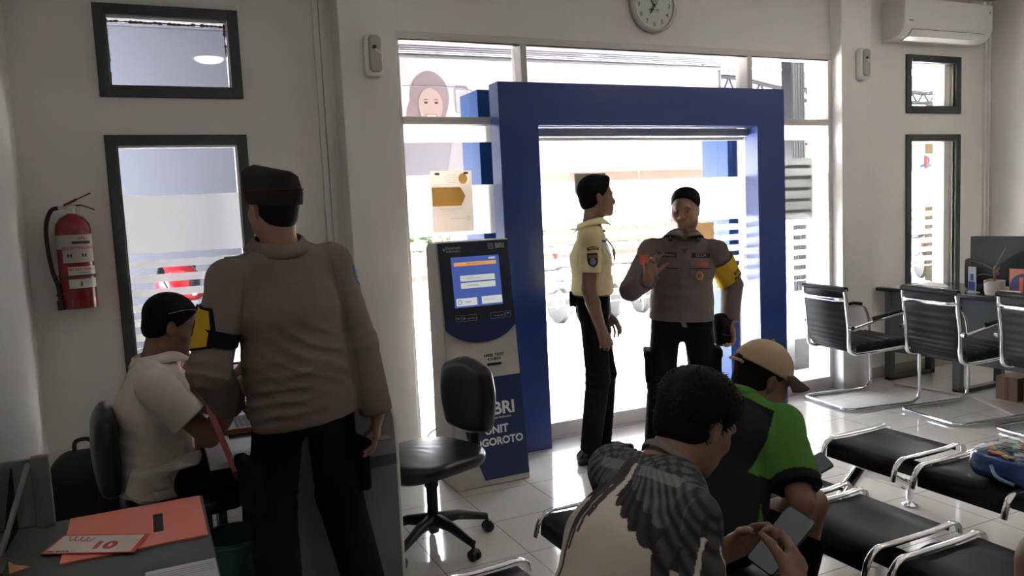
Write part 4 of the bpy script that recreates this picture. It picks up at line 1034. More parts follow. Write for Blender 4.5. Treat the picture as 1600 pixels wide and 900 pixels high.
def extinguisher():
    T = thing('fire_extinguisher', 'red fire extinguisher hanging on the wall left of the windows', 'fire extinguisher', (-0.305, 4.525, 1.142))
    red = mat('extinguisher_red', (0.20, 0.010, 0.014), 0.25, coat=0.4)
    MB().lathe([(0.070, 0.0), (0.080, 0.004), (0.081, 0.02), (0.081, 0.395), (0.076, 0.425), (0.055, 0.455), (0.028, 0.470), (0.022, 0.475)], n=36).build('cylinder', red, T, smooth=50)
    MB().lathe([(0.020, 0.47), (0.020, 0.50), (0.026, 0.502), (0.026, 0.515), (0.018, 0.52)], n=16).cbox((-0.03, 0, 0.505), (0.05, 0.02, 0.02)).build('valve', mat('valve_steel', (0.5, 0.5, 0.5), 0.3, 0.9), T, smooth=40)
    MB().bar((-0.03, 0, 0.515), (0.03, 0, 0.545), 0.024, 0.012).bar((0.03, 0, 0.545), (0.095, 0, 0.575), 0.022, 0.006).build('lever', red, T, bevel=0.002)
    MB().bar((-0.02, 0, 0.515), (0.05, 0, 0.515), 0.024, 0.008).bar((0.05, 0, 0.515), (0.105, 0, 0.490), 0.022, 0.006).build('carry_handle', red, T, bevel=0.002)
    pts = bez([(-0.045, 0, 0.505), (-0.085, 0, 0.495), (-0.112, 0, 0.43), (-0.118, 0, 0.33), (-0.108, 0, 0.20), (-0.088, -0.02, 0.12), (-0.082, -0.04, 0.05)], 6)
    MB().tube(pts, 0.010, 10).build('hose', mat('hose_black', (0.02, 0.02, 0.02), 0.5), T, smooth=60)
    MB().tube([(-0.082, -0.04, 0.05), (-0.080, -0.043, 0.0)], [0.015, 0.017], 10).cbox((-0.082, -0.04, 0.075), (0.03, 0.012, 0.010)).build('nozzle', mat('hose_black'), T, smooth=60)
    MB().tube([(0.083 * math.cos(t), 0.083 * math.sin(t), 0.165) for t in [6.283 * i / 36 for i in range(36)]], 0.0045, 6, True).build('strap', mat('hose_black'), T, smooth=60)
    R = 0.0818
    def wrap(a, v, dr=0.0): q = math.radians(-90) + a / 0.081; return ((R + dr) * math.cos(q), (R + dr) * math.sin(q), v)
    wh = mat('label_white', (0.40, 0.38, 0.36), 0.5)
    def patch(a0, a1, z0, z1, nm):
        mb = MB(); n = 20
        mb.add([wrap(a0 + (a1 - a0) * i / n, z) for z in (z0, z1) for i in range(n + 1)], [(i, i + 1, n + 2 + i, n + 1 + i) for i in range(n)]); return mb.build(nm, wh, T, smooth=60)
    patch(-0.11, 0.115, 0.245 + 0.055, 0.245 + 0.125, 'label_band'); patch(-0.055, 0.115, 0.232, 0.31, 'label_band'); patch(-0.035, 0.115, 0.170, 0.212, 'label_band'); patch(-0.035, 0.115, 0.105, 0.150, 'label_band')
    mb = MB(); flat_text(mb, 'FIRE EXTINGUISHER', lambda a, b: wrap(0.028 + a, 0.303 + b, 0.001), 0.0185, bold=0.0006); flat_text(mb, 'ABC DRY CHEMICAL', lambda a, b: wrap(0.035 + a, 0.198 + b, 0.001), 0.0155, bold=0.0006)
    for k in range(5): mb.add([wrap(0.022 + k * 0.009 - 0.003, 0.345, 0.001), wrap(0.022 + k * 0.009 + 0.003, 0.345, 0.001), wrap(0.022 + k * 0.009 + 0.003, 0.352 + 0.006 * (2 - abs(k - 2)), 0.001), wrap(0.022 + k * 0.009 - 0.003, 0.352 + 0.006 * (2 - abs(k - 2)), 0.001)], [(0, 1, 2, 3)])
    mb.build('red_lettering', mat('print_red', (0.45, 0.03, 0.03), 0.5), T)
    mb = MB(); mb.add([wrap(-0.005 + 0.09 * i / 10, z, 0.0008) for z in (0.324, 0.338) for i in range(11)], [(i, i + 1, 12 + i, 11 + i) for i in range(10)])
    flat_text(mb, 'KIMIA SERBUK', lambda a, b: wrap(0.045 + a, 0.181 + b, 0.001), 0.009)
    for x in (-0.02, 0.045): mb.add([wrap(x + 0.012 * math.cos(t), 0.268 + 0.010 * math.sin(2 * t + x), 0.001) for t in [6.283 * i / 12 for i in range(12)]], [tuple(range(12))])
    mb.add([wrap(0.02 + u, 0.127 + v, 0.001) for u, v in ((-0.004, -0.012), (0.004, -0.012), (0.006, 0.01), (-0.002, 0.012))], [(0, 1, 2, 3)])
    mb.build('black_lettering', mat('dark_print'), T)
    MB().cbox((0, 0.085, 0.40), (0.03, 0.02, 0.10)).build('wall_bracket', mat('valve_steel'), T)
extinguisher()

def ceiling_lamp(x, y, label, e=12.0):
    T = thing('ceiling_lamp', label, 'lamp', (x, y, CZ), group='round ceiling lamps')
    MB().lathe([(0.0, -0.055), (0.09, -0.05), (0.13, -0.03), (0.145, 0.0)], n=32).build('diffuser', mat('lamp_diffuser_%d' % e, (0.9, 0.88, 0.82), 0.4, emit=(1.0, 0.94, 0.84), estr=e), T, smooth=60)
    MB().lathe([(0.145, -0.012), (0.165, -0.012), (0.17, 0.0)], n=32).build('rim', M_white, T, smooth=60)
for x, y, l, e in ((0.74, 1.02, 'round ceiling lamp near the camera, mirrored in the upper left window', 4), (4.4, 2.1, 'round ceiling lamp over the floor before the glass doors', 7), (2.4, -1.8, 'round ceiling lamp at the back of the room', 2), (5.9, 2.2, 'round ceiling lamp over the service desks', 6)):
    ceiling_lamp(x, y, l, e)

# stickers and posters on the glass
def poster(x0, x1, z0, z1, y, name, label, paper, rows=()):
    T = thing(name, label, 'poster', ((x0 + x1) / 2, y, z0))
    MB().box((x0, y - 0.001, z0), (x1, y, z1)).build('paper', paper, T, world=True)
    for (a, b, c, d, m, nm) in rows: MB().box((x0 + a, y - 0.0018, z0 + b), (x0 + c, y - 0.0012, z0 + d)).build(nm, m, T, world=True)
    return T
P_back = film_mat('poster_back', (0.80, 0.74, 0.68), 0.0, 0.6)
P_grey = film_mat('poster_grey', (0.50, 0.51, 0.50), 0.05, 0.4)
P_yel = film_mat('poster_yellow', (0.85, 0.66, 0.28), 0.0, 0.6)
ink2 = film_mat('poster_ink', (0.45, 0.42, 0.40), 0.0, 0.4)
T = poster(1.632, 1.905, 1.412, 1.792, 4.628, 'notice_poster', 'pale notice poster with yellow arrow block taped on the left glass', P_back,
       [(0.03, 0.355, 0.06, 0.368, mat('dark_print'), 'clip'), (0.22, 0.358, 0.25, 0.37, mat('dark_print'), 'clip')])
MB().prism([(1.637, 1.575), (1.637, 1.690), (1.825, 1.690), (1.858, 1.634), (1.825, 1.575)], 4.6268, 4.6262, lambda u, v, d: (u, d, v)).build('yellow_block', P_yel, T, world=True)
MB().prism([(1.845 + 0.03 * math.cos(t), 1.742 + 0.033 * math.sin(t)) for t in [6.283 * i / 20 for i in range(20)]], 4.6268, 4.6262, lambda u, v, d: (u, d, v)).build('yellow_badge', P_yel, T, world=True)
mb = MB()
for s_, x, z, sz in (('KANTOR UNIT', 1.77, 1.766, 0.012), ('LAYANAN NASABAH', 1.775, 1.750, 0.011), ('BANK RAKYAT', 1.775, 1.735, 0.011), ('INDONESIA', 1.775, 1.72, 0.011), ('informasi layanan dan jam operasional', 1.76, 1.558, 0.010), ('untuk seluruh nasabah', 1.74, 1.546, 0.009), ('Bank Rakyat Indonesia', 1.80, 1.497, 0.011)):
    flat_text(mb, s_, lambda a, b, x=x, z=z: (x + a, 4.6264, z + b), sz)
mb.tube([(1.871 + 0.010 * math.cos(t), 4.6264, 1.497 + 0.012 * math.sin(t)) for t in [6.283 * i / 14 for i in range(14)]], 0.0015, 4, True)
mb.build('lettering', ink2, T, world=True)
T = poster(4.45, 4.772, 1.355, 1.828, 4.628, 'notice_sheet', 'grey translucent sheet taped on the glass right of the portal', P_grey)
mb = MB()
for i in range(5): mb.box((4.47, 4.6262, 1.75 - i * 0.085), (4.75, 4.6268, 1.775 - i * 0.085))
mb.build('printed_line', film_mat('poster_line', (0.36, 0.36, 0.36), 0.0, 0.4), T, world=True)
poster(2.625, 2.868, 1.618, 1.752, 4.594, 'door_sticker', 'dark square sticker on the glass door behind the yellow shirt man', mat('sticker_dark', (0.26, 0.25, 0.22), 0.6))
poster(3.63, 3.795, 1.10, 1.378, 4.624, 'door_notice', 'tan paper notice on the glass door behind the officer', film_mat('tan_paper', (0.55, 0.42, 0.27), 0.0, 0.4))

# ================================================================== ticket kiosk
def kiosk():
    x0, x1 = 1.465, 1.905; yf0, yb = 3.975, 4.32; ztop = 1.372; yft = 4.135
    T = thing('ticket_kiosk', 'blue and cream queue ticket kiosk with lit touch screen by the portal', 'kiosk', ((x0 + x1) / 2, 4.15, 0))
    cream = mat('kiosk_cream', (0.50, 0.47, 0.43), 0.4); navy = mat('kiosk_navy', (0.016, 0.028, 0.105), 0.3); dk = mat('kiosk_dark', (0.020, 0.026, 0.048), 0.3)
    MB().prism([(yf0, 0.0), (yb, 0.0), (yb - 0.02, ztop - 0.03), (yb - 0.06, ztop), (yft, ztop)], x0, x1, lambda u, v, d: (d, u, v)).build('cabinet', cream, T, bevel=0.006, world=True)
    W = x1 - x0
    def fn(u, v, d):                       # u 0..W across, v = height, d outward
        t = v / ztop; return (x0 + u, yf0 + (yft - yf0) * t - d, v)
    def fr(u, v): return fn(u, v, 0)
    N = 24
    arc = [(u, 0.835 - 0.030 * math.sin(math.pi * u / W) + 0.06 * abs(2 * u / W - 1) ** 3) for u in [0.008 + (W - 0.014) * i / N for i in range(N + 1)]]
    MB().prism([(0.008, ztop - 0.004)] + arc + [(W - 0.006, ztop - 0.004)], 0.002, 0.016, fn).build('head_panel', dk, T, bevel=0.003, world=True)
    bow = MB().prism([(0.008, 0.93)] + arc + [(W - 0.006, 0.93)], 0.0165, 0.0175, fn).build('navy_sweep', navy, T, world=True)
    MB().prism([(W - 0.004, 0.035), (0.165, 0.035), (0.075, 0.30), (0.045, 0.50), (0.045, 0.600), (W - 0.004, 0.600)], 0.001, 0.004, fn).build('navy_foot_panel', navy, T, world=True)
    # screen
    sc = thing('x', None, None); bpy.data.objects.remove(sc)
    scr = MB().prism([(0.075, 1.005), (W - 0.075, 1.005), (W - 0.075, 1.285), (0.075, 1.285)], 0.0165, 0.019, fn).build('screen', mat('screen_blue', (0.02, 0.04, 0.14), 0.2, emit=(0.045, 0.075, 0.25), estr=0.2), T, world=True)
    def on_screen(nm, poly, col, d=0.0195, es=1.0):
        o = MB().prism(poly, d, d + 0.0006, fn).build(nm, mat('scr_' + nm, tuple(c * 0.3 for c in col), 0.4, emit=col, estr=es * 0.2), scr, world=False); o.data.transform(Matrix.Translation(-T.location)); return o
    on_screen('title_bar', [(0.09, 1.235), (W - 0.095, 1.235), (W - 0.095, 1.255), (0.09, 1.255)], (0.55, 0.24, 0.06))
    for z in (1.165, 1.125): on_screen('entry_field', rpoly(0.21, 0.032, 0.003, cx=0.225, cy=z), (0.40, 0.42, 0.40))
    on_screen('button', rpoly(0.125, 0.042, 0.003, cx=0.147, cy=1.035), (0.42, 0.44, 0.44)); on_screen('button', rpoly(0.125, 0.042, 0.003, cx=0.30, cy=1.037), (0.42, 0.44, 0.44))
    on_screen('screen_logo', rpoly(0.04, 0.012, 0.002, cx=W - 0.118, cy=1.270), (0.3, 0.34, 0.40))
    mb = MB()
    for s_, u, v, sz in (('AMBIL NOMOR ANTRIAN', W / 2, 1.245, 0.010),): flat_text(mb, s_, lambda a, b, u=u, v=v: fn(u + a, v + b, 0.0205), sz)
    o = mb.build('screen_text', mat('dark_print'), T, world=True)
    mb = MB()
    for s_, u, v, sz in (('Masukkan nomor', 0.20, 1.165, 0.012), ('Kode booking', 0.19, 1.125, 0.012), ('Teller', 0.155, 1.035, 0.015), ('Customer Service', 0.288, 1.040, 0.009)): flat_text(mb, s_, lambda a, b, u=u, v=v: fn(u + a, v + b, 0.0205), sz)
    mb.tube([fn(0.105 + 0.011 * math.cos(t), 1.035 + 0.011 * math.sin(t), 0.0205) for t in [6.283 * i / 16 for i in range(16)]], 0.0016, 5, True)
    mb.build('screen_text', mat('dark_print'), T, world=True)
    wt = mat('print_white', (0.8, 0.8, 0.8), 0.5)
    mb = MB(); flat_text(mb, 'Danantara', lambda a, b: fn(0.095 + a, 1.338 + b, 0.017), 0.022, bold=0.0004); flat_text(mb, 'Indonesia', lambda a, b: fn(0.092 + a, 1.320 + b, 0.017), 0.021, bold=0.0004)
    flat_text(mb, 'BRI', lambda a, b: fn(W - 0.062 + a, 1.335 + b, 0.017), 0.040, bold=0.0014)
    mb.build('lettering', mat('kiosk_print', (0.42, 0.42, 0.42), 0.5), T, world=True)
    def bri_logo(mb, u, v, s, d):
        mb.tube([fn(u + a * s, v + b * s, d) for a, b in rpoly(1, 1, 0.25)], 0.05 * s, 5, True)
        mb.tube([fn(u + a * s, v + b * s, d) for a, b in ((-0.25, -0.4), (-0.25, 0.3), (0.05, 0.3), (0.12, 0.12), (-0.05, -0.02), (-0.25, 0.0))], 0.05 * s, 5)
        mb.tube([fn(u + a * s, v + b * s, d) for a, b in ((0.0, -0.4), (0.22, -0.1), (0.3, 0.35))], 0.05 * s, 5)
        return mb
    mb = bri_logo(MB(), W - 0.118, 1.336, 0.030, 0.017); mb.ball(fn(0.040, 1.329, 0.016), (0.007, 0.002, 0.009), 10); mb.build('logo', mat('kiosk_print'), T, world=True)
    # store badges
    mb = MB()
    for u, w_ in ((0.155, 0.085), (0.325, 0.085)):
        mb.tube([fn(u + a, 0.945 + b, 0.018) for a, b in rpoly(w_, 0.032, 0.004)], 0.0011, 5, True)
    for u in (0.088, 0.392): mb.tube([fn(u + a, 0.947 + b, 0.018) for a, b in rpoly(0.032, 0.034, 0.005)], 0.0009, 5, True)
    for s_, u, v, sz in (('App Store', 0.167, 0.943, 0.014), ('Google Play', 0.332, 0.943, 0.012), ('BRI', 0.088, 0.947, 0.015), ('BRI', 0.392, 0.950, 0.014)): flat_text(mb, s_, lambda a, b, u=u, v=v: fn(u + a, v + b, 0.0185), sz, bold=0.0003)
    mb.ball(fn(0.124, 0.944, 0.018), (0.006, 0.001, 0.007), 10); mb.build('store_badge', mat('kiosk_print'), T, world=True)
    mb = MB(); flat_text(mb, 'AMBIL TIKET', lambda a, b: fn(0.285 + a, 0.722 + b, 0.002), 0.022, bold=0.001); flat_text(mb, 'DI SINI', lambda a, b: fn(0.285 + a, 0.700 + b, 0.002), 0.018, bold=0.001)
    for u in (0.250, 0.320): mb.prism([(u - 0.004, 0.706), (u + 0.004, 0.706), (u + 0.004, 0.698), (u, 0.692), (u - 0.004, 0.698)], 0.001, 0.002, fn)
    mb.build('ticket_lettering', mat('dark_print'), T, world=True)
    MB().prism(rpoly(0.085, 0.013, 0.002, cx=0.283, cy=0.672), -0.002, 0.006, fn).build('ticket_slot', mat('black_rubber'), T, world=True)
    mb = MB(); flat_text(mb, 'BRI', lambda a, b: fn(0.315 + a, 0.420 + b, 0.0045), 0.098, bold=0.0028); flat_text(mb, 'Bank Rakyat Indonesia', lambda a, b: fn(0.265 + a, 0.372 + b, 0.0045), 0.020)
    flat_text(mb, 'UNIT', lambda a, b: fn(0.258 + a, 0.305 + b, 0.0045), 0.062, bold=0.002); flat_text(mb, 'JOGOROTO', lambda a, b: fn(0.258 + a, 0.240 + b, 0.0045), 0.058, bold=0.002)
    bri_logo(mb, 0.185, 0.42, 0.075, 0.0045); mb.build('lettering', wt, T, world=True)
    MB().tube(bez([(x0 - 0.01, 4.25, 0.30), (x0 - 0.05, 4.30, 0.25), (x0 - 0.07, 4.33, 0.12), (x0 - 0.04, 4.34, 0.01), (x0 - 0.15, 4.4, 0.006)], 6), 0.003, 6).build('cable', mat('cable_black', (0.02, 0.02, 0.02), 0.5), T, smooth=60, world=True)
kiosk()

# ================================================================== office swivel chairs
def swivel(label, loc, rz, group, seat_h=0.47, starrot=0.0):
    T = thing('swivel_chair', label, 'chair', loc, rz, group)
    lea = mat('black_vinyl', (0.018, 0.019, 0.022), 0.33, bump=0.05, bscale=25); pl = mat('black_nylon', (0.016, 0.016, 0.018), 0.45)
    S = SDF((-0.3, -0.3, 0.3), (0.32, 0.3, 0.6), 0.008); S.rbox((0.01, 0, seat_h), (0.235, 0.235, 0.032), r=0.03, k=0); S.ell((0.01, 0, seat_h + 0.005), (0.21, 0.21, 0.045), k=0.03); S.ell((0.20, 0, seat_h - 0.02), (0.07, 0.2, 0.035), k=0.04)
    for sx in (1, -1):
        for sy in (1, -1): S.cut((sx * 0.19 + 0.01, sy * 0.19, 0.47), (sx, sy, 0), 0.05)
    S.folds((0.0, 0, seat_h + 0.05), (1, 0.3, 0), 60, 0.003, 0.12, 0.8, 1)
    sdf_obj('seat', S, lea, T, 1, False)
    S = SDF((-0.45, -0.3, 0.40), (-0.05, 0.3, 1.0), 0.008)
    S.ell((-0.25, 0, seat_h + 0.25), (0.055, 0.185, 0.185), k=0); S.rbox((-0.25, 0, seat_h + 0.235), (0.028, 0.15, 0.15), r=0.025, k=0.05); S.ell((-0.13, 0, seat_h + 0.25), (0.09, 0.22, 0.30), k=0.02, sub=True)
    sdf_obj('backrest', S, lea, T, 2, False)
    MB().bar((-0.14, 0, seat_h - 0.05), (-0.285, 0, seat_h - 0.02), 0.055, 0.012).bar((-0.285, 0, seat_h - 0.025), (-0.29, 0, seat_h + 0.24), 0.055, 0.018, up=(1, 0, 0)).build('back_bracket', pl, T, bevel=0.004)
    MB().cbox((-0.03, 0, seat_h - 0.045), (0.25, 0.16, 0.035)).cbox((-0.17, 0.0, seat_h - 0.055), (0.07, 0.05, 0.06)).build('tilt_mechanism', pl, T, bevel=0.006)
    MB().lathe([(0.024, 0.06), (0.026, 0.12), (0.026, 0.27), (0.033, 0.28), (0.033, seat_h - 0.06)][::1], n=18).build('gas_column', pl, T, smooth=50)
    for k in range(5):
        a = math.radians(72 * k + starrot); d = Vector((math.cos(a), math.sin(a), 0))
        lg = MB().tube([tuple(d * 0.02 + Vector((0, 0, 0.12))), tuple(d * 0.12 + Vector((0, 0, 0.115))), tuple(d * 0.27 + Vector((0, 0, 0.075)))], [0.032, 0.024, 0.017], 10).build('leg', pl, T, smooth=60)
        n_ = Vector((-d.y, d.x, 0)); Rw = Matrix((n_.cross(Vector((0, 0, 1))), Vector((0, 0, 1)), n_)).transposed()
        w = MB()
        for s_ in (-1, 1): w.lathe([(0.018, -0.008), (0.0245, -0.007), (0.0245, 0.007), (0.018, 0.008)], tuple(d * 0.275 + n_ * 0.014 * s_ + Vector((0, 0, 0.0245))), 16, Rw)
        w.tube([tuple(d * 0.27 + Vector((0, 0, 0.075))), tuple(d * 0.272 + Vector((0, 0, 0.03)))], 0.009, 8).tube([tuple(d * 0.275 + n_ * 0.012 + Vector((0, 0, 0.034)) + Vector((0, 0, 0.018)) * 0 + n_ * 0), tuple(d * 0.275 - n_ * 0.012 + Vector((0, 0, 0.034)))], 0.02, 10)
        w.build('caster', pl, lg, smooth=50)
    return T
swivel('empty black swivel chair with round backrest in front of the kiosk', (1.12, 3.40, 0), math.radians(200), 'black swivel chairs', 0.415, starrot=-126)
swivel('black swivel chair under the man in the white shirt', (0.06, 3.44, 0), math.radians(4), 'black swivel chairs', 0.43, starrot=20)

# ================================================================== visitor chairs with chrome cantilever frames
def visitor(label, loc, rz):
    T = thing('visitor_chair', label, 'chair', loc, rz, 'cantilever chairs at the service desks')
    ch = mat('chrome', (0.85, 0.85, 0.86), 0.12, 1.0); lea = mat('ribbed_leather', (0.013, 0.014, 0.016), 0.5, spec=0.15)
    mb = MB(); w = 0.255
    L = lambda s_: [(-0.27, s_ * w, 0.0145), (0.28, s_ * w, 0.0145)]
    path = bez([(0.315, w, 0.60), (0.335, w, 0.50), (0.335, w, 0.25), (0.33, w, 0.06), (0.27, w, 0.0145)], 6) + [Vector((-0.22, w, 0.0145))] + bez([(-0.25, w - 0.01, 0.0145), (-0.275, w - 0.045, 0.0145), (-0.28, w - 0.09, 0.0145)], 4) + bez([(-0.28, -w + 0.09, 0.0145), (-0.275, -w + 0.045, 0.0145), (-0.25, -w + 0.01, 0.0145)], 4) + [Vector((-0.22, -w, 0.0145))] + bez([(0.27, -w, 0.0145), (0.33, -w, 0.06), (0.335, -w, 0.25), (0.335, -w, 0.50), (0.315, -w, 0.60)], 6)
    mb.tube(path, 0.0125, 12, flat=1.0); mb.build('cantilever_frame', ch, T, smooth=60)
    for s_ in (1, -1):
        a = MB().tube(bez([(0.315, s_ * w, 0.60), (0.28, s_ * w, 0.655), (0.20, s_ * w, 0.675), (0.05, s_ * w, 0.655), (-0.19, s_ * w, 0.605), (-0.235, s_ * w, 0.60)], 6), 0.0115, 10).build('arm_tube', ch, T, smooth=60)
        MB().tube(bez([(0.26, s_ * w, 0.682), (0.18, s_ * w, 0.692), (0.05, s_ * w, 0.672), (-0.06, s_ * w, 0.655)], 5), 0.019, 10, flat=0.7).build('arm_pad', lea, a, smooth=60)
        MB().lathe([(0.016, -0.012), (0.016, 0.012)], (-0.246, s_ * (w + 0.002), 0.600), 12, Matrix.Rotation(math.radians(90), 3, 'X')).build('bolt', ch, a, smooth=50)
        MB().tube(bez([(0.24, s_ * 0.225, 0.425), (-0.12, s_ * 0.225, 0.405), (-0.215, s_ * 0.225, 0.415), (-0.240, s_ * 0.225, 0.46), (-0.243, s_ * 0.225, 0.58), (-0.258, s_ * 0.225, 0.72), (-0.275, s_ * 0.225, 0.872)], 6), 0.0165, 10, flat=0.8).build('side_rail', ch, T, smooth=60)
    MB().tube(bez([(-0.270, -0.225, 0.800), (-0.300, -0.14, 0.797), (-0.300, 0.14, 0.797), (-0.270, 0.225, 0.800)], 6), 0.015, 10).build('back_bar', ch, T, smooth=60)
    mb = MB(); mb.tube([(0.30, -0.25, 0.41), (0.30, 0.25, 0.41)], 0.010, 8); mb.build('cross_bar', ch, T, smooth=60)
    # seat and back as one ribbed sling each
    def sling(path, nm, th, ribs):
        P = bez(path, 10); n = len(P); rows = []
        mb = MB(); vs = []; W_ = 0.212
        for i, p in enumerate(P):
            t = (P[min(i + 1, n - 1)] - P[max(i - 1, 0)]).normalized(); nn = Vector((-t.z, 0, t.x)); r = th * (1 + 0.14 * math.cos(2 * math.pi * ribs * i / (n - 1)))
            for y, k in ((-W_, 0.6), (-W_ * 0.95, 1), (0, 1), (W_ * 0.95, 1), (W_, 0.6)): vs.append(tuple(p + nn * r * k + Vector((0, y, 0))))
            for y, k in ((W_, 0.6), (W_ * 0.95, 1), (0, 1), (-W_ * 0.95, 1), (-W_, 0.6)): vs.append(tuple(p - nn * r * k + Vector((0, y, 0))))
        fs = [(i * 10 + j, i * 10 + (j + 1) % 10, (i + 1) * 10 + (j + 1) % 10, (i + 1) * 10 + j) for i in range(n - 1) for j in range(10)] + [tuple(range(10))[::-1], tuple(range((n - 1) * 10, n * 10))]
        return mb.add(vs, fs).build(nm, lea, T, smooth=50)
    sling([(0.27, 0, 0.44), (0.22, 0, 0.455), (0.0, 0, 0.445), (-0.17, 0, 0.44)], 'seat', 0.032, 8)
    sling([(-0.20, 0, 0.435), (-0.232, 0, 0.49), (-0.238, 0, 0.58), (-0.252, 0, 0.72), (-0.268, 0, 0.865)], 'backrest', 0.016, 11)
    MB().tube([(-0.273, -0.235, 0.870), (-0.273, 0.235, 0.870)], 0.020, 10).build('head_roll', lea, T, smooth=60)
    return T
for q in (('black ribbed visitor chair with chrome frame nearest the glass front', (4.715, 4.17, 0), math.radians(-9)), ('black ribbed visitor chair with chrome frame in the middle of the three', (4.98, 3.53, 0), math.radians(-8)), ('black ribbed visitor chair cut by the right edge', (5.05, 2.90, 0), math.radians(-8))): visitor(*q)

# ================================================================== service desk on the right
def service_desk():
    T = thing('service_desk', 'dark topped grey service desk along the right with papers and plant', 'desk', (5.8, 3.3, 0))
    top = mat('desk_top_dark', (0.03, 0.03, 0.034), 0.2, coat=0.3); gp = mat('desk_panel_grey', (0.12, 0.135, 0.145), 0.6, spec=0.1); gl = mat('desk_leg_grey', (0.12, 0.125, 0.125), 0.5, spec=0.2)
    MB().box((5.40, 1.9, 0.735), (6.05, 4.58, 0.765)).build('desktop', top, T, bevel=0.006, world=True)
    MB().box((5.46, 3.22, 0.24), (5.48, 4.52, 0.735)).box((5.46, 1.95, 0.24), (5.48, 3.10, 0.735)).build('front_panel', gp, T, bevel=0.003, world=True)
    for y in (4.50, 3.90, 3.17, 2.0): MB().box((5.45, y - 0.03, 0), (5.50, y + 0.03, 0.735)).box((5.45, y - 0.03, 0), (5.98, y + 0.03, 0.03)).box((5.93, y - 0.03, 0), (5.98, y + 0.03, 0.735)).build('leg', gl, T, bevel=0.003, world=True)
    T2 = thing('storage_box', 'brown wooden box on the floor under the service desk', 'box', (5.75, 3.5, 0), group='boxes under the service desk')
    MB().box((5.55, 3.50, 0.0), (5.85, 3.66, 0.17)).build('carton', mat('brown_carton', (0.26, 0.15, 0.10), 0.8), T2, bevel=0.004, world=True); MB().box((5.546, 3.57, 0.0), (5.55, 3.59, 0.17)).build('tape', mat('tape_dark', (0.16, 0.09, 0.06), 0.4), T2, world=True)
    T3 = thing('storage_box', 'smaller brown box beside the wooden box under the desk', 'box', (5.72, 3.35, 0), group='boxes under the service desk')
    MB().box((5.55, 3.30, 0.0), (5.85, 3.46, 0.165)).build('carton', mat('brown_carton'), T3, bevel=0.004, world=True); MB().box((5.546, 3.37, 0.0), (5.55, 3.39, 0.165)).build('tape', mat('tape_dark'), T3, world=True)
    c = MB(); c.bar((5.35, 4.35, 0.008), (5.45, 3.75, 0.008), 0.04, 0.016).bar((5.45, 3.75, 0.008), (5.20, 3.28, 0.008), 0.04, 0.016)
    tagv(c.build('cable_cover', mat('beige_duct', (0.42, 0.35, 0.29), 0.5), bevel=0.003), 'beige cable cover strip on the floor under the service desk', 'cable cover')
    # monitor seen from behind
    T = thing('computer_monitor', 'large black monitor seen from behind on the service desk', 'monitor', (5.62, 3.35, 0.765))
    bk = mat('monitor_black', (0.018, 0.019, 0.022), 0.45)
    R = Matrix.Rotation(math.radians(4), 3, 'Z')
    MB().cbox((5.62, 3.37, 1.00), (0.05, 0.72, 0.36), R).build('screen_back', bk, T, bevel=0.008, world=True)
    MB().cbox((5.655, 3.37, 0.90), (0.03, 0.06, 0.26)).build('neck', bk, T, bevel=0.004, world=True); MB().cbox((5.66, 3.37, 0.772), (0.18, 0.26, 0.014)).build('foot', bk, T, bevel=0.004, world=True)
    mb = MB(); mb.cbox((5.592, 3.56, 0.835), (0.004, 0.03, 0.012)).cbox((5.592, 3.50, 0.835), (0.004, 0.06, 0.018)); mb.build('port', mat('port_grey', (0.3, 0.3, 0.32), 0.4), T, world=True)
    # computer case behind, rounded
    T = thing('document_scanner', 'small black rounded device beside the monitor, behind the brochure', 'device', (5.72, 3.79, 0.765))
    MB().prism(rpoly(0.16, 0.24, 0.03, cx=3.77, cy=0.885), 5.68, 5.80, lambda u, v, d: (d, u, v)).build('casing', bk, T, bevel=0.01, world=True); MB().cbox((5.677, 3.77, 0.90), (0.004, 0.09, 0.12)).build('front_plate', mat('plate_dark', (0.03, 0.03, 0.035), 0.2), T, world=True)
    # standing brochure
    T = thing('table_brochure', 'small upright blue and white brochure on the service desk', 'brochure', (5.53, 3.68, 0.765))
    Rb = Matrix.Rotation(math.radians(-20), 3, 'Z')
    MB().cbox((5.53, 3.68, 0.862), (0.004, 0.085, 0.19), Rb).build('card', mat('brochure_white', (0.55, 0.56, 0.60), 0.4), T, world=True)
    MB().cbox((5.527, 3.68, 0.815), (0.004, 0.07, 0.065), Rb).cbox((5.527, 3.68, 0.88), (0.004, 0.03, 0.05), Rb).build('printed_picture', mat('brochure_blue', (0.06, 0.10, 0.30), 0.4), T, world=True)
    MB().cbox((5.545, 3.68, 0.768), (0.06, 0.07, 0.005), Rb).build('stand', M_white, T, world=True)
    # potted plant
    T = thing('potted_plant', 'small reddish leaved plant in a cream pot on the service desk', 'plant', (5.50, 3.49, 0.765))
    MB().lathe([(0.052, 0), (0.060, 0.004), (0.066, 0.04), (0.068, 0.105), (0.062, 0.105), (0.060, 0.085), (0.0, 0.083)], n=30).build('pot', mat('pot_cream', (0.56, 0.52, 0.46), 0.35), T, smooth=50)
    MB().lathe([(0.0, 0.094), (0.059, 0.094), (0.059, 0.088)], n=20).build('soil', mat('soil', (0.06, 0.04, 0.03), 0.95, bump=0.6, bscale=120), T)
    MB().tube([(0, 0, 0.09), (0.004, 0.004, 0.16), (0, 0, 0.20)], [0.009, 0.008, 0.005], 8).build('stem', mat('plant_stem', (0.36, 0.20, 0.17), 0.6), T, smooth=60)
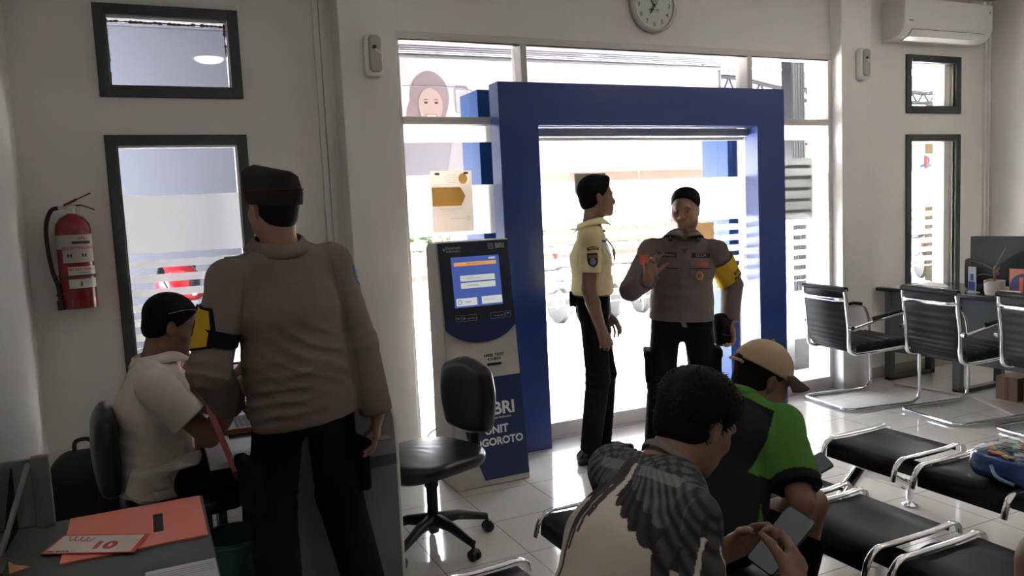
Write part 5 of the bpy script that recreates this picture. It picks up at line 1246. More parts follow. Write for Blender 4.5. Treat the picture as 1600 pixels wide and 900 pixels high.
    def leaf(az, len_, rise, droop, w, z0):
        pts = []; d = Vector((math.cos(az), math.sin(az), 0)); n_ = Vector((-d.y, d.x, 0)); vs = []
        for i in range(9):
            t = i / 8; p = d * len_ * t + Vector((0, 0, z0 + rise * t - droop * t * t)); ww = w * math.sin(math.pi * (0.08 + 0.92 * t) ** 0.8) * (1 if t < 1 else 0.1)
            vs += [tuple(p - n_ * ww + Vector((0, 0, 0.25 * ww))), tuple(p), tuple(p + n_ * ww + Vector((0, 0, 0.25 * ww)))]
        fs = [(i * 3 + j, i * 3 + j + 1, i * 3 + j + 4, i * 3 + j + 3) for i in range(8) for j in (0, 1)]
        MB().add(vs, fs).build('leaf', mat('leaf_red', (0.22, 0.15, 0.12), 0.45, var=0.3, vscale=30), T, smooth=80, solid=0.001)
    for q in ((1.7, 0.17, 0.12, 0.05, 0.024, 0.17), (-1.5, 0.16, 0.18, 0.05, 0.020, 0.18), (-0.9, 0.07, 0.16, 0.0, 0.018, 0.19), (2.3, 0.12, 0.06, 0.05, 0.020, 0.13), (-2.2, 0.10, 0.07, 0.03, 0.018, 0.13), (0.4, 0.12, 0.10, 0.05, 0.022, 0.15), (3.0, 0.10, 0.02, 0.04, 0.018, 0.11)): leaf(*q)
    # number sign
    T = thing('counter_number_sign', 'orange and navy counter sign with a large number one', 'sign', (5.50, 3.33, 0.765))
    fn = lambda u, v, d: (5.50 - d, 3.38 - u, 0.765 + v)
    MB().prism(rpoly(0.20, 0.195, 0.004, cx=0.10, cy=0.0975), 0, 0.006, fn).build('board', mat('sign_orange', (0.46, 0.13, 0.06), 0.4), T, world=True)
    MB().prism([(0.11 + 0.105 * math.cos(t), 0.07 + 0.095 * math.sin(t)) for t in [math.radians(-40 + 260 * i / 30) for i in range(31)]], 0.006, 0.008, fn).build('navy_disc', mat('sign_navy', (0.02, 0.02, 0.12), 0.4), T, world=True)
    mb = MB(); flat_text(mb, '1', lambda a, b: (5.4915, 3.38 - (0.085 + a), 0.84 + b), 0.15, bold=0.006); mb.build('numeral', mat('sign_red', (0.60, 0.09, 0.03), 0.4), T, world=True)
    T = thing('desk_card', 'small white tent card at the desk edge beside the pot', 'card', (5.44, 3.38, 0.765))
    MB().prism([(0.0, 0.0), (0.045, 0.045), (0.09, 0.0)], 3.27, 3.42, lambda u, v, d: (5.405 + u, d, 0.766 + v)).build('card', mat('card_white', (0.55, 0.50, 0.47), 0.6), T, world=True)
    mb = MB(); flat_text(mb, 'Customer Service', lambda a, b: (5.425 + (b) * 0.7 - 0.0012, 3.345 - a, 0.786 + b * 0.7 + 0.0012), 0.016); mb.build('lettering', mat('dark_print'), T, world=True)
    T = thing('paper_stack', 'loose white paper sheets at the far end of the service desk', 'papers', (5.6, 4.25, 0.765))
    for k in range(4):
        R = Matrix.Rotation(math.radians((-8, 12, 4, -15)[k]), 3, 'Z'); n = 6; vs = []
        for j in range(n + 1):
            for i in range(n + 1):
                a = -0.15 + 0.3 * i / n; b = -0.105 + 0.21 * j / n; p = R @ Vector((b, a, 0)); vs.append((5.56 + 0.03 * k + p.x, 4.25 - 0.05 * k + p.y, 0.767 + 0.002 * k + 0.03 * max(0, math.sin((i / n) * 3.1)) * (k == 3)))
        MB().add(vs, [(j * (n + 1) + i, j * (n + 1) + i + 1, (j + 1) * (n + 1) + i + 1, (j + 1) * (n + 1) + i) for i in range(n) for j in range(n)]).build('sheet', mat('paper_white', (0.70, 0.69, 0.68), 0.7), T, world=True, smooth=60, solid=0.0006)
service_desk()
for o_ in list(COL.objects):
    if o_.parent is None and o_.name in ('computer_monitor', 'document_scanner', 'table_brochure', 'potted_plant', 'counter_number_sign', 'desk_card'): o_.location.y += 0.155
    if o_.parent is None and o_.name == 'paper_stack': o_.location.y += 0.19; o_.location.x -= 0.03

# ================================================================== waiting benches
SEAT_Z = 0.388; SW_, SD_ = 0.362, 0.40
def perf_mat():
    m = mat('perforated_steel', (0.030, 0.029, 0.034), 0.36, 0.0, spec=0.07); nt = m.node_tree; b = nt.nodes['Principled BSDF']
    tc = [n for n in nt.nodes if n.type == 'TEX_COORD'][0]; mp = nt.nodes.new('ShaderNodeMapping'); mp.inputs['Scale'].default_value = (110, 110, 110); mp.inputs['Rotation'].default_value = (0, 0, 0.785)
    v = nt.nodes.new('ShaderNodeTexVoronoi'); v.inputs['Randomness'].default_value = 0.0; v.inputs['Scale'].default_value = 1.0
    nt.links.new(tc.outputs['Object'], mp.inputs[0]); nt.links.new(mp.outputs[0], v.inputs['Vector'])
    lt = nt.nodes.new('ShaderNodeMath'); lt.operation = 'LESS_THAN'; lt.inputs[1].default_value = 0.28; nt.links.new(v.outputs['Distance'], lt.inputs[0])
    mx = nt.nodes.new('ShaderNodeMixRGB'); mx.inputs[1].default_value = (0.010, 0.009, 0.0105, 1); mx.inputs[2].default_value = (0.003, 0.003, 0.003, 1); nt.links.new(lt.outputs[0], mx.inputs[0]); nt.links.new(mx.outputs[0], b.inputs['Base Color'])
    return m
def bench_seat_mb():
    prof = [(-0.205, -0.075), (-0.205, -0.045), (-0.195, -0.018), (-0.165, 0.0), (-0.05, -0.006), (0.10, -0.004), (0.185, 0.0), (0.20, -0.01), (0.195, -0.022), (0.18, -0.012), (0.10, -0.016), (-0.05, -0.018), (-0.155, -0.014), (-0.180, -0.03), (-0.190, -0.048), (-0.192, -0.075)]
    return MB().prism([(a, b) for a, b in prof], -SW_ / 2, SW_ / 2, lambda u, v, d: (u, d, v))
def side_bar_mb(s_):
    y = s_ * (SW_ / 2 + 0.012)
    return MB().tube(bez([(-0.222, y, -0.085), (-0.205, y, -0.030), (-0.165, y, 0.004), (-0.10, y, 0.006), (0.10, y, 0.006), (0.19, y, 0.012), (0.225, y, -0.002), (0.232, y, -0.030)], 5), 0.0145, 10, flat=0.45)
def bench(x, ys, label, leg_ys):
    T = thing('waiting_bench', label, 'bench', (x, ys[0], 0), 0, 'rows of steel waiting benches')
    ch = mat('chrome'); pf = perf_mat(); bm = mat('beam_black', (0.015, 0.015, 0.017), 0.4)
    for y in ys:
        st = bench_seat_mb().xf(Matrix.Translation((x, y, SEAT_Z))).build('seat', pf, T, smooth=40, world=True)
        for s_ in (1, -1): side_bar_mb(s_).xf(Matrix.Translation((x, y, SEAT_Z))).build('side_bar', ch, T, smooth=60, world=True)
    mb = MB().box((x - 0.10, min(ys) - SW_ / 2 + 0.04, SEAT_Z - 0.085), (x - 0.03, max(ys) + SW_ / 2 - 0.03, SEAT_Z - 0.035)); mb.build('beam', bm, T, bevel=0.003, world=True)
    mb = MB()
    for a, b in zip(ys[:-1], ys[1:]): mb.ball((x + 0.06, (a + b) / 2, SEAT_Z - 0.040), (0.09, 0.040, 0.022), 14)
    if len(ys) > 1: mb.build('seat_link', bm, T, smooth=60, world=True)
    for y in leg_ys:
        L = MB().tube([(x - 0.065, y, SEAT_Z - 0.06), (x - 0.06, y, SEAT_Z - 0.17)], [0.030, 0.034], 12)
        L.tube(bez([(x - 0.06, y, SEAT_Z - 0.14), (x - 0.15, y, SEAT_Z - 0.22), (x - 0.27, y, 0.06), (x - 0.29, y, 0.035)], 5), [0.032] * 6 + [0.026] * 6 + [0.020] * 4, 10)
        L.tube(bez([(x - 0.06, y, SEAT_Z - 0.15), (x + 0.08, y, SEAT_Z - 0.19), (x + 0.22, y, SEAT_Z - 0.27), (x + 0.27, y, 0.11), (x + 0.27, y, 0.035)], 5), [0.034] * 6 + [0.028] * 7 + [0.016] * 8, 10)
        lg = L.build('leg', ch, T, smooth=60, world=True)
        for xx in (x - 0.29, x + 0.27):
            o = MB().lathe([(0.034, 0.0), (0.036, 0.006), (0.022, 0.014), (0.010, 0.02), (0.010, 0.04)], (xx, y, 0), 16).build('foot_pad', ch, lg, smooth=50); o.data.transform(Matrix.Translation(-T.location))
    return T
bench(3.03, [2.488, 2.008, 1.53], 'black steel waiting bench nearest the service desks, blue bag on it', [2.60, 1.6])
bench(2.225, [2.39, 1.935, 1.46], 'black steel waiting bench second from the service desks, empty seats', [2.1, 1.5])
bench(1.47, [2.39, 1.935, 1.46], 'black steel waiting bench on which the man in green sits', [2.1, 1.5])
bench(0.825, [2.058, 1.58, 1.10], 'black steel waiting bench nearest the camera under the white tee man', [1.75, 1.2])

def blue_bag():
    T = thing('plastic_bag', 'blue zipped bag with clear top full of small colourful items', 'bag', (3.05, 1.80, SEAT_Z))
    c = np.array([3.055, 1.80, SEAT_Z + 0.067])
    S = SDF(c - 0.3, c + 0.3, 0.008); S.rbox(c, (0.165, 0.235, 0.062), r=0.055); S.cut(c + [0, 0, 0.040], (0, 0, 1), 0.006); S.folds(c, (0.2, 1, 0.3), 50, 0.006, 0.3, 1.2, 2)
    sdf_obj('bag_body', S, mat('bag_blue', (0.012, 0.05, 0.22), 0.15, coat=0.7), T, 1)
    rr = random.Random(5); names = [('pink', (0.6, 0.15, 0.12)), ('gold', (0.5, 0.35, 0.12)), ('silver', (0.6, 0.6, 0.6)), ('green', (0.05, 0.3, 0.2)), ('orange', (0.6, 0.2, 0.05))]
    for k in range(70):
        nm, col = rr.choice(names); p = (c[0] + rr.uniform(-0.13, 0.13), c[1] + rr.uniform(-0.19, 0.19), c[2] + 0.045 + rr.uniform(-0.004, 0.006))
        R = Matrix.Rotation(rr.uniform(0, 3), 3, 'Z') @ Matrix.Rotation(rr.uniform(-0.4, 0.4), 3, 'X')
        MB().cbox(p, (rr.uniform(0.02, 0.045), rr.uniform(0.015, 0.03), 0.008), R).build('wrapped_item', mat('foil_' + nm, col, 0.25, 0.5), T, bevel=0.003, world=True)
    S = SDF(c - 0.3, c + 0.3, 0.008); S.rbox(c + [0, 0, 0.01], (0.163, 0.233, 0.064), r=0.055); S.cut(c + [0, 0, 0.046], (0, 0, -1)); S.folds(c, (1, 0.4, 0.3), 60, 0.006, 0.3, 1.4, 1)
    sdf_obj('clear_top', S, glass_mat('clear_vinyl', 1.6, (0.92, 0.95, 0.97)), T, 1)
    MB().tube(bez([(c[0] - 0.165, c[1] + 0.12, c[2] + 0.01), (c[0] - 0.19, c[1] + 0.08, c[2] - 0.02), (c[0] - 0.18, c[1] + 0.02, c[2] - 0.035)], 5), 0.007, 8).build('zip_pull', mat('bag_pull', (0.2, 0.3, 0.5), 0.3), T, smooth=60, world=True)
blue_bag()
def brown_bag():
    c = np.array([2.03, 1.09, 0.545])
    T = thing('brown_bag', 'brown rounded bag at the bottom right corner', 'bag', (c[0], c[1], SEAT_Z))
    S = SDF(c - 0.25, c + 0.25, 0.008); S.rbox(c + [0, 0, -0.02], (0.10, 0.17, 0.14), r=0.09); S.folds(c, (0.3, 0.2, 1), 40, 0.006, 0.25, 1, 2); sdf_obj('bag_body', S, mat('brown_leather', (0.20, 0.10, 0.06), 0.55, bump=0.1), T, 1)
    MB().tube(bez([(c[0], c[1] - 0.1, c[2] + 0.10), (c[0], c[1] - 0.07, c[2] + 0.16), (c[0], c[1] + 0.05, c[2] + 0.16), (c[0], c[1] + 0.09, c[2] + 0.10)], 5), 0.009, 8).build('handle', mat('brown_leather'), T, smooth=60, world=True)
brown_bag()

# ================================================================== work counter and desk on the left
def counter():
    T = thing('work_counter', 'grey counter with a curved side panel behind the standing officer', 'counter', (0.5, 3.25, 0))
    g = mat('counter_grey', (0.16, 0.17, 0.175), 0.45); w = mat('counter_edge', (0.60, 0.60, 0.58), 0.4)
    poly = [(0.375, 0.0), (0.862, 0.0), (0.866, 0.60), (0.862, 0.72), (0.845, 0.80), (0.81, 0.86), (0.76, 0.895), (0.68, 0.91), (0.52, 0.91), (0.46, 0.88), (0.40, 0.66), (0.375, 0.62)]
    fn = lambda u, v, d: (u, d, v)
    MB().prism(poly, 3.05, 3.075, fn).build('front_panel', g, T, bevel=0.003, world=True)
    e = [(u + 0.0, v) for u, v in poly[1:9]]
    MB().tube([(u, 3.0625, v) for u, v in e], 0.0135, 8).build('edge_strip', w, T, smooth=60, world=True)
    MB().box((0.66, 3.046, 0.53), (0.862, 3.050, 0.575)).build('dark_band', mat('counter_band', (0.05, 0.055, 0.06), 0.4), T, world=True)
    MB().box((0.16, 3.075, 0.62), (0.84, 3.85, 0.645)).build('counter_top', mat('counter_top', (0.33, 0.33, 0.33), 0.4), T, bevel=0.003, world=True)
    MB().box((0.81, 3.075, 0), (0.84, 3.85, 0.62)).box((0.16, 3.80, 0), (0.19, 3.85, 0.62)).build('side_support', g, T, world=True)
    # red framed holder
    T = thing('red_frame_board', 'red framed board standing on the counter behind the officer', 'board', (0.70, 3.25, 0.645))
    red = mat('frame_red', (0.38, 0.06, 0.05), 0.5)
    MB().box((0.50, 3.22, 0.645), (0.53, 3.245, 1.10)).box((0.765, 3.22, 0.645), (0.797, 3.245, 1.10)).box((0.53, 3.22, 1.07), (0.765, 3.245, 1.10)).box((0.53, 3.22, 0.66), (0.765, 3.245, 0.69)).build('frame', red, T, bevel=0.002, world=True); MB().box((0.53, 3.23, 0.69), (0.765, 3.24, 1.07)).build('dark_inset', mat('inset_dark', (0.05, 0.05, 0.055), 0.5), T, world=True)
    # laptop
    T = thing('laptop', 'thin open laptop on the counter glimpsed past the officer elbow', 'laptop', (0.40, 3.55, 0.645))
    MB().box((0.26, 3.42, 0.646), (0.50, 3.74, 0.662)).build('base', mat('laptop_dark', (0.06, 0.06, 0.065), 0.4), T, bevel=0.003, world=True)
    mb = MB()
    for i in range(5):
        for j in range(11): mb.box((0.30 + i * 0.02, 3.45 + j * 0.024, 0.662), (0.317 + i * 0.02, 3.47 + j * 0.024, 0.664))
    mb.build('keyboard', mat('black_rubber'), T, world=True)
    # monitor with lit screen
    T = thing('small_monitor', 'small lit monitor on the counter beside the officer arm', 'monitor', (0.46, 3.9, 0.645))
    MB().box((0.30, 3.95, 0.86), (0.62, 3.975, 1.06)).build('casing', mat('monitor_black'), T, bevel=0.004, world=True); MB().box((0.31, 3.946, 0.872), (0.61, 3.95, 1.05)).build('screen', mat('scr_light', (0.3, 0.32, 0.34), 0.3, emit=(0.55, 0.58, 0.62), estr=0.5), T, world=True)
    MB().box((0.44, 3.96, 0.66), (0.48, 3.97, 0.88)).box((0.38, 3.90, 0.645), (0.54, 4.0, 0.66)).build('stand', mat('monitor_black'), T, bevel=0.002, world=True)
    tagv(MB().box((0.20, 3.86, 0.62), (0.84, 4.10, 0.645)).box((0.22, 3.88, 0), (0.26, 3.92, 0.62)).box((0.78, 4.04, 0), (0.82, 4.08, 0.62)).box((0.22, 4.04, 0), (0.26, 4.08, 0.62)).box((0.78, 3.88, 0), (0.82, 3.92, 0.62)).build('side_table', mat('counter_top'), bevel=0.002), 'narrow grey side table behind the counter carrying the small monitor', 'table')
    # wooden tray rack with pink side
    T = thing('wooden_rack', 'pink and orange wooden rack on the counter beside the seated man', 'rack', (0.22, 3.2, 0.645))
    pk = mat('pink_wood', (0.42, 0.10, 0.09), 0.55); ow = mat('orange_wood', (0.42, 0.20, 0.06), 0.55)
    MB().bar((0.155, 3.30, 0.92), (0.245, 2.98, 0.615), 0.022, 0.07, up=(0, 0.6, 1)).build('pink_side', pk, T, bevel=0.002, world=True)
    MB().bar((0.335, 3.30, 0.78), (0.37, 3.0, 0.56), 0.018, 0.05, up=(0, 0.6, 1)).build('pink_side', pk, T, bevel=0.002, world=True)
    MB().box((0.125, 3.33, 0.645), (0.165, 3.36, 0.96)).build('orange_post', ow, T, bevel=0.002, world=True)
    MB().bar((0.245, 2.99, 0.645), (0.365, 3.02, 0.645), 0.02, 0.02).bar((0.16, 3.30, 0.70), (0.34, 3.30, 0.70), 0.02, 0.02).build('cross_slat', ow, T, bevel=0.002, world=True)
    # waste bin
    T = thing('waste_bin', 'dark teal plastic bin on the floor beside the grey counter', 'bin', (0.225, 3.13, 0))
    tl = mat('teal_plastic', (0.012, 0.10, 0.095), 0.4)
    c = (0.225, 3.13, 0)
    MB().lathe([(0.095, 0.0), (0.10, 0.01), (0.122, 0.32), (0.130, 0.32), (0.130, 0.345), (0.116, 0.345), (0.096, 0.03), (0.0, 0.02)], c, 28).build('bucket', tl, T, smooth=40, world=True)
    MB().tube([(c[0] + 0.132 * math.cos(t), c[1] + 0.132 * math.sin(t), 0.335) for t in [6.283 * i / 28 for i in range(28)]], 0.008, 8, True).build('rim', tl, T, smooth=60, world=True)
counter()

def teller_desk():
    T = thing('front_desk', 'grey desk in the bottom left corner with orange board on top', 'desk', (-0.2, 1.9, 0))
    g = mat('desk_laminate', (0.075, 0.082, 0.075), 0.38, var=0.08, vscale=5)
    MB().box((-0.515, 1.30, 0.722), (0.098, 2.415, 0.75)).build('desktop', g, T, bevel=0.003, world=True)
    MB().box((-0.50, 2.36, 0), (0.08, 2.385, 0.722)).box((0.055, 1.35, 0), (0.08, 2.36, 0.722)).build('side_panel', mat('desk_dark', (0.05, 0.055, 0.052), 0.5), T, world=True)
    MB().box((-0.06, 1.35, 0.7505), (0.085, 1.99, 0.7515)).build('dark_inlay', mat('inlay_dark', (0.05, 0.055, 0.055), 0.35), T, world=True)
    # low glass partition
    T = thing('glass_partition', 'low smoked glass partition with grey frame at the desk corner', 'partition', (-0.4, 2.4, 0.75))
    fr = mat('partition_grey', (0.13, 0.135, 0.13), 0.4); sm = glass_mat('smoked_glass', 1.3, (0.45, 0.46, 0.44))
    MB().box((-0.315, 2.385, 0.75), (-0.272, 2.413, 0.940)).build('post', fr, T, bevel=0.002, world=True)
    MB().box((-0.515, 2.393, 0.925), (-0.29, 2.405, 0.937)).build('top_rail', fr, T, bevel=0.001, world=True)
    MB().box((-0.515, 2.396, 0.752), (-0.315, 2.401, 0.925)).build('smoked_pane', sm, T, world=True)
    MB().bar((-0.32, 2.39, 0.925), (-0.372, 2.20, 0.755), 0.010, 0.012).build('brace', fr, T, bevel=0.001, world=True)
    MB().prism([(2.39, 0.92), (2.39, 0.755), (2.205, 0.755)], -0.36, -0.356, lambda u, v, d: (d + (2.39 - u) * -0.05, u, v)).build('smoked_pane', sm, T, world=True)
    # orange suggestion board with a slot
    T = thing('slotted_orange_board', 'orange board with a black slot lying on the desk', 'board', (-0.07, 2.24, 0.75))
    bo = MB(); z0, z1 = 0.7505, 0.7545
    X0, X1, Y0, Y1 = -0.237, 0.090, 2.083, 2.402; sx0, sx1, sy0, sy1 = -0.034, -0.010, 2.170, 2.312
    for a, b in (((X0, Y0, z0), (sx0, Y1, z1)), ((sx1, Y0, z0), (X1, Y1, z1)), ((sx0, Y0, z0), (sx1, sy0, z1)), ((sx0, sy1, z0), (sx1, Y1, z1))): bo.box(a, b)
    bo.build('board', mat('orange_board', (0.72, 0.20, 0.15), 0.35), T, world=True)
    MB().box((sx0, sy0, z0), (sx1, sy1, z0 + 0.001)).build('slot_bottom', mat('black_rubber'), T, world=True)
    # number card 01
    T = thing('queue_card', 'white and red card numbered 01 lying upside down on the orange board', 'card', (-0.15, 2.16, 0.762))
    q = [Vector((-0.243, 2.262, 0.760)), Vector((-0.043, 2.152, 0.760)), Vector((-0.078, 2.052, 0.7575)), Vector((-0.284, 2.166, 0.7565))]   # far left, far right, near right, near left
    def fn(u, v, d=0): a = q[3].lerp(q[2], u); b = q[0].lerp(q[1], u); p = a.lerp(b, v); return (p.x, p.y, p.z + d)
    MB().prism([(0, 0), (1, 0), (1, 1), (0, 1)], -0.0008, 0.0006, fn).build('card_sheet', mat('card_red', (0.55, 0.07, 0.05), 0.5), T, world=True)
    MB().prism([(0.03, 0.04), (0.95, 0.04), (0.95, 0.94), (0.03, 0.94)], 0.0006, 0.001, fn).build('white_field', mat('card_field', (0.62, 0.56, 0.52), 0.5), T, world=True)
    mb = MB(); flat_text(mb, '01', lambda a, b: fn(0.60 - a * 4.6, 0.42 - b * 9, 0.0014), 0.060, bold=0.003); mb.build('numeral', mat('card_num', (0.50, 0.06, 0.05), 0.5), T, world=True)
    mb = MB(); flat_text(mb, 'BANK BRI', lambda a, b: fn(0.16 - a * 4.6, 0.10 - b * 9, 0.0014), 0.012, bold=0.0005); mb.build('lettering', mat('dark_print'), T, world=True)
    mb = MB()
    for k in range(4): mb.tube([fn(0.12 + 0.07 * k + 0.09 * t, 0.88 - 0.22 * math.sin(3 * t) - 0.02 * k, 0.0014) for t in [i / 8 for i in range(9)]], 0.0016, 5)
    mb.build('swirl', mat('card_swirl', (0.52, 0.22, 0.18), 0.5), T, world=True)
    # papers
    T = thing('paper_sheet', 'white printed sheets at the near edge of the desk', 'papers', (0.0, 1.9, 0.75))
    MB().box((-0.055, 1.62, 0.7518), (0.094, 1.925, 0.7535)).build('sheet', mat('paper_dim', (0.42, 0.42, 0.47), 0.6), T, world=True)
    mb = MB()
    for k in range(4): mb.box((-0.05, 1.900 - k * 0.012, 0.7536), (0.09, 1.903 - k * 0.012, 0.7538))
    mb.build('printed_line', mat('paper_line', (0.22, 0.22, 0.30), 0.6), T, world=True)
    T = thing('leaflet', 'pale leaflet behind the smoked glass partition', 'paper', (-0.42, 2.2, 0.75))
    MB().box((-0.50, 2.20, 0.7505), (-0.375, 2.36, 0.753)).build('sheet', mat('leaflet', (0.22, 0.24, 0.22), 0.6), T, world=True); MB().box((-0.395, 2.24, 0.753), (-0.388, 2.29, 0.7533)).build('printed_mark', mat('dark_print'), T, world=True)
    T = thing('orange_slip', 'small orange paper slip beside the dark box on the desk', 'paper', (-0.34, 2.08, 0.75))
    MB().prism([(-0.365, 2.20), (-0.335, 2.14), (-0.30, 2.11), (-0.34, 2.09)][::-1], 0.7505, 0.753, lambda u, v, d: (u, v, d)).build('slip', mat('slip_orange', (0.55, 0.25, 0.14), 0.6), T, world=True)
    T = thing('pen_box', 'dark brown box at the lower left edge of the desk', 'box', (-0.40, 2.02, 0.75))
    MB().box((-0.46, 1.97, 0.75), (-0.335, 2.07, 0.795)).build('carton', mat('box_brown', (0.045, 0.038, 0.028), 0.5), T, bevel=0.003, world=True); MB().box((-0.464, 1.966, 0.795), (-0.331, 2.074, 0.803)).build('lid', mat('box_brown'), T, bevel=0.002, world=True)
teller_desk()

def black_bags():
    bk = mat('bag_black', (0.010, 0.010, 0.012), 0.7, bump=0.3, bscale=30)
    for i, (c, r, lb) in enumerate((((-0.33, 4.20, 0.245), (0.15, 0.13, 0.245), 'tall black backpack on the floor in the left corner'), ((-0.03, 4.22, 0.20), (0.12, 0.11, 0.20), 'lower black bag on the floor between backpack and seated man'))):
        T = thing('black_backpack', lb, 'bag', (c[0], c[1], 0), group='black bags in the left corner')
        c = np.array(c); S = SDF(c - 0.4, c + 0.4, 0.01); S.rbox(c, r, r=min(r) * 0.75); S.cap(c + [0.03, -0.10, 0.0], c + [0.03, -0.13, -0.1], 0.08, 0.09, 0.05); S.folds(c, (0.3, 0.2, 1), 30, 0.012, 0.35, 1.2, i)
        S.cut((0, 0, 0.0), (0, 0, -1))
        sdf_obj('bag_body', S, bk, T, 1)
        MB().tube(bez([c + [-0.04, 0, r[2] - 0.01], c + [-0.03, 0, r[2] + 0.05], c + [0.03, 0, r[2] + 0.05], c + [0.04, 0, r[2] - 0.01]], 5), 0.010, 8).build('handle', bk, T, smooth=60, world=True)
black_bags()
# ================================================================== people
def skin_mat(name, c): 
    return mat(name, c, 0.5, spec=0.4, bump=0.04, bscale=150, var=0.06, vscale=25)
SK1 = skin_mat('skin_tan', (0.30, 0.165, 0.11)); SK2 = skin_mat('skin_brown', (0.23, 0.12, 0.08)); SK3 = skin_mat('skin_warm', (0.34, 0.19, 0.13))
HAIR = mat('hair_black', (0.010, 0.008, 0.007), 0.75, bump=0.25, bscale=160, spec=0.15)
BLK = mat('cloth_black', (0.010, 0.010, 0.012), 0.9, bump=0.15, bscale=60, spec=0.08)
SHOE = mat('shoe_black', (0.012, 0.012, 0.013), 0.22, coat=0.4)
ink_d = mat('patch_dark', (0.02, 0.02, 0.022), 0.8); gold = mat('brass', (0.45, 0.30, 0.10), 0.3, 0.8); silver = mat('badge_silver', (0.6, 0.6, 0.62), 0.3, 0.6)
def cloth(name, c=(0.007, 0.008, 0.011), **k): return mat(name, c, 0.85, bump=k.pop('bump', 0.12), bscale=k.pop('bscale', 90), spec=0.10, **k)

def band_around(J, name, a, b, t0, t1, r, m, skew=0.0):
    A = Vector(a).lerp(Vector(b), t0); B = Vector(a).lerp(Vector(b), t1); w = (B - A).normalized(); u = w.cross(Vector((0, 1, 0.2))).normalized(); v = w.cross(u)
    mb = MB(); vs = []; n = 28; pr = [(0, r), (0, r + 0.004), (1, r + 0.002), (1, r - 0.002)]
    for q, rr_ in pr:
        for k in range(n):
            an = 2 * math.pi * k / n; p = A.lerp(B, q) + (u * math.cos(an) + v * math.sin(an)) * rr_ + w * skew * math.sin(an) * (1 if q == 1 else 0.2); vs.append(tuple(p))
    fs = [(i * n + k, i * n + (k + 1) % n, ((i + 1) % 4) * n + (k + 1) % n, ((i + 1) % 4) * n + k) for i in range(4) for k in range(n)]
    return mb.add(vs, fs).build(name, m, J['T'], smooth=40, world=True)

def epaulets(J, m):
    for s_ in (1, -1):
        p = (J['Nek'] + (J['ShL'] if s_ > 0 else J['ShR'])) / 2 + J['lc'] * s_ * 0.035 + np.array([0, 0, 0.02])
        decal('epaulet', J['sb'], p, (0, 0, -1), J['lc'] * s_, grid_art(0.115, 0.042, 8, 3), m, J['T'], thick=0.003)

def paint(o, fn, attr='print'):
    me = o.data; n = len(me.vertices); co = np.zeros(n * 3, np.float32); me.vertices.foreach_get('co', co); co = co.reshape(-1, 3) + np.array(o.parent.location)
    no = np.zeros(n * 3, np.float32); me.vertices.foreach_get('normal', no); no = no.reshape(-1, 3)
    c = fn(co, no); a = me.color_attributes.new(attr, 'FLOAT_COLOR', 'POINT')
    a.data.foreach_set('color', np.concatenate([c, np.ones((n, 1))], 1).astype(np.float32).ravel())

# ---- officer in khaki seen from behind
kh = cloth('khaki_cloth', (0.190, 0.154, 0.128)); dkcap = cloth('cap_cloth', (0.020, 0.016, 0.014))
J = person('person', dict(label='person in khaki uniform shirt and dark cap standing with back turned', loc=(0.47, 2.82, 0), face=(-0.22, 1, 0), look=(-0.40, 0.92, -0.03),
    pelvis=(0.475, 2.82, 0.915), chest=(0.445, 2.82, 1.22), neck=(0.428, 2.82, 1.435), head=(0.420, 2.825, 1.578), sw=0.188,
    wrR=(0.735, 2.80, 0.790), wrL=(0.235, 2.95, 0.885), poleR=(0.5, -1, 0), poleL=(-0.5, -1, 0.1), arm=(0.305, 0.275), anL=(0.345, 2.80, 0.10), anR=(0.665, 2.84, 0.10), leg=(0.418, 0.41),
    handR=dict(d=(-0.06, 0.12, -1), n=(-0.9, 0.3, 0), t=(0.1, 1, 0), curl=(0.18, 0.24, 0.30, 0.36), thumb=0.35), handL=dict(d=(0.7, 0.6, -0.3), n=(0.2, 0.2, -1), t=(0, 0.3, 1)),
    skin=SK1, shirt=kh, trousers=cloth('navy_cloth', (0.007, 0.008, 0.011)), shoes=SHOE, hair=HAIR, hairp=dict(thick=0.004, top=0.003, nape=-0.074, clip=0.045), hem=0.085, sleeve=1.97, ease=0.022, fat=1.10, cargo=True, tin=0.026,
    crease=0.008, necktop=-0.02, neck_r=0.058, sleeve_r=0.06, hsc=0.97,
    creases=[((0.50, 2.72, 1.00), (0.5, 0, 1), 60, 0.018, 0.20, 1.1), ((0.40, 2.72, 0.92), (-0.2, 0, 1), 70, 0.014, 0.18, 0.9), ((0.52, 2.72, 1.12), (0.6, 0, 1), 50, 0.012, 0.16, 1.0), ((0.35, 2.70, 1.20), (1, 0, -0.3), 45, 0.009, 0.18, 1.0)]))
collar(J, kh, rx=0.072, ry=0.070, back=0.030, fall=0.038, point=0.06); epaulets(J, cloth('khaki_dark', (0.22, 0.18, 0.15)))
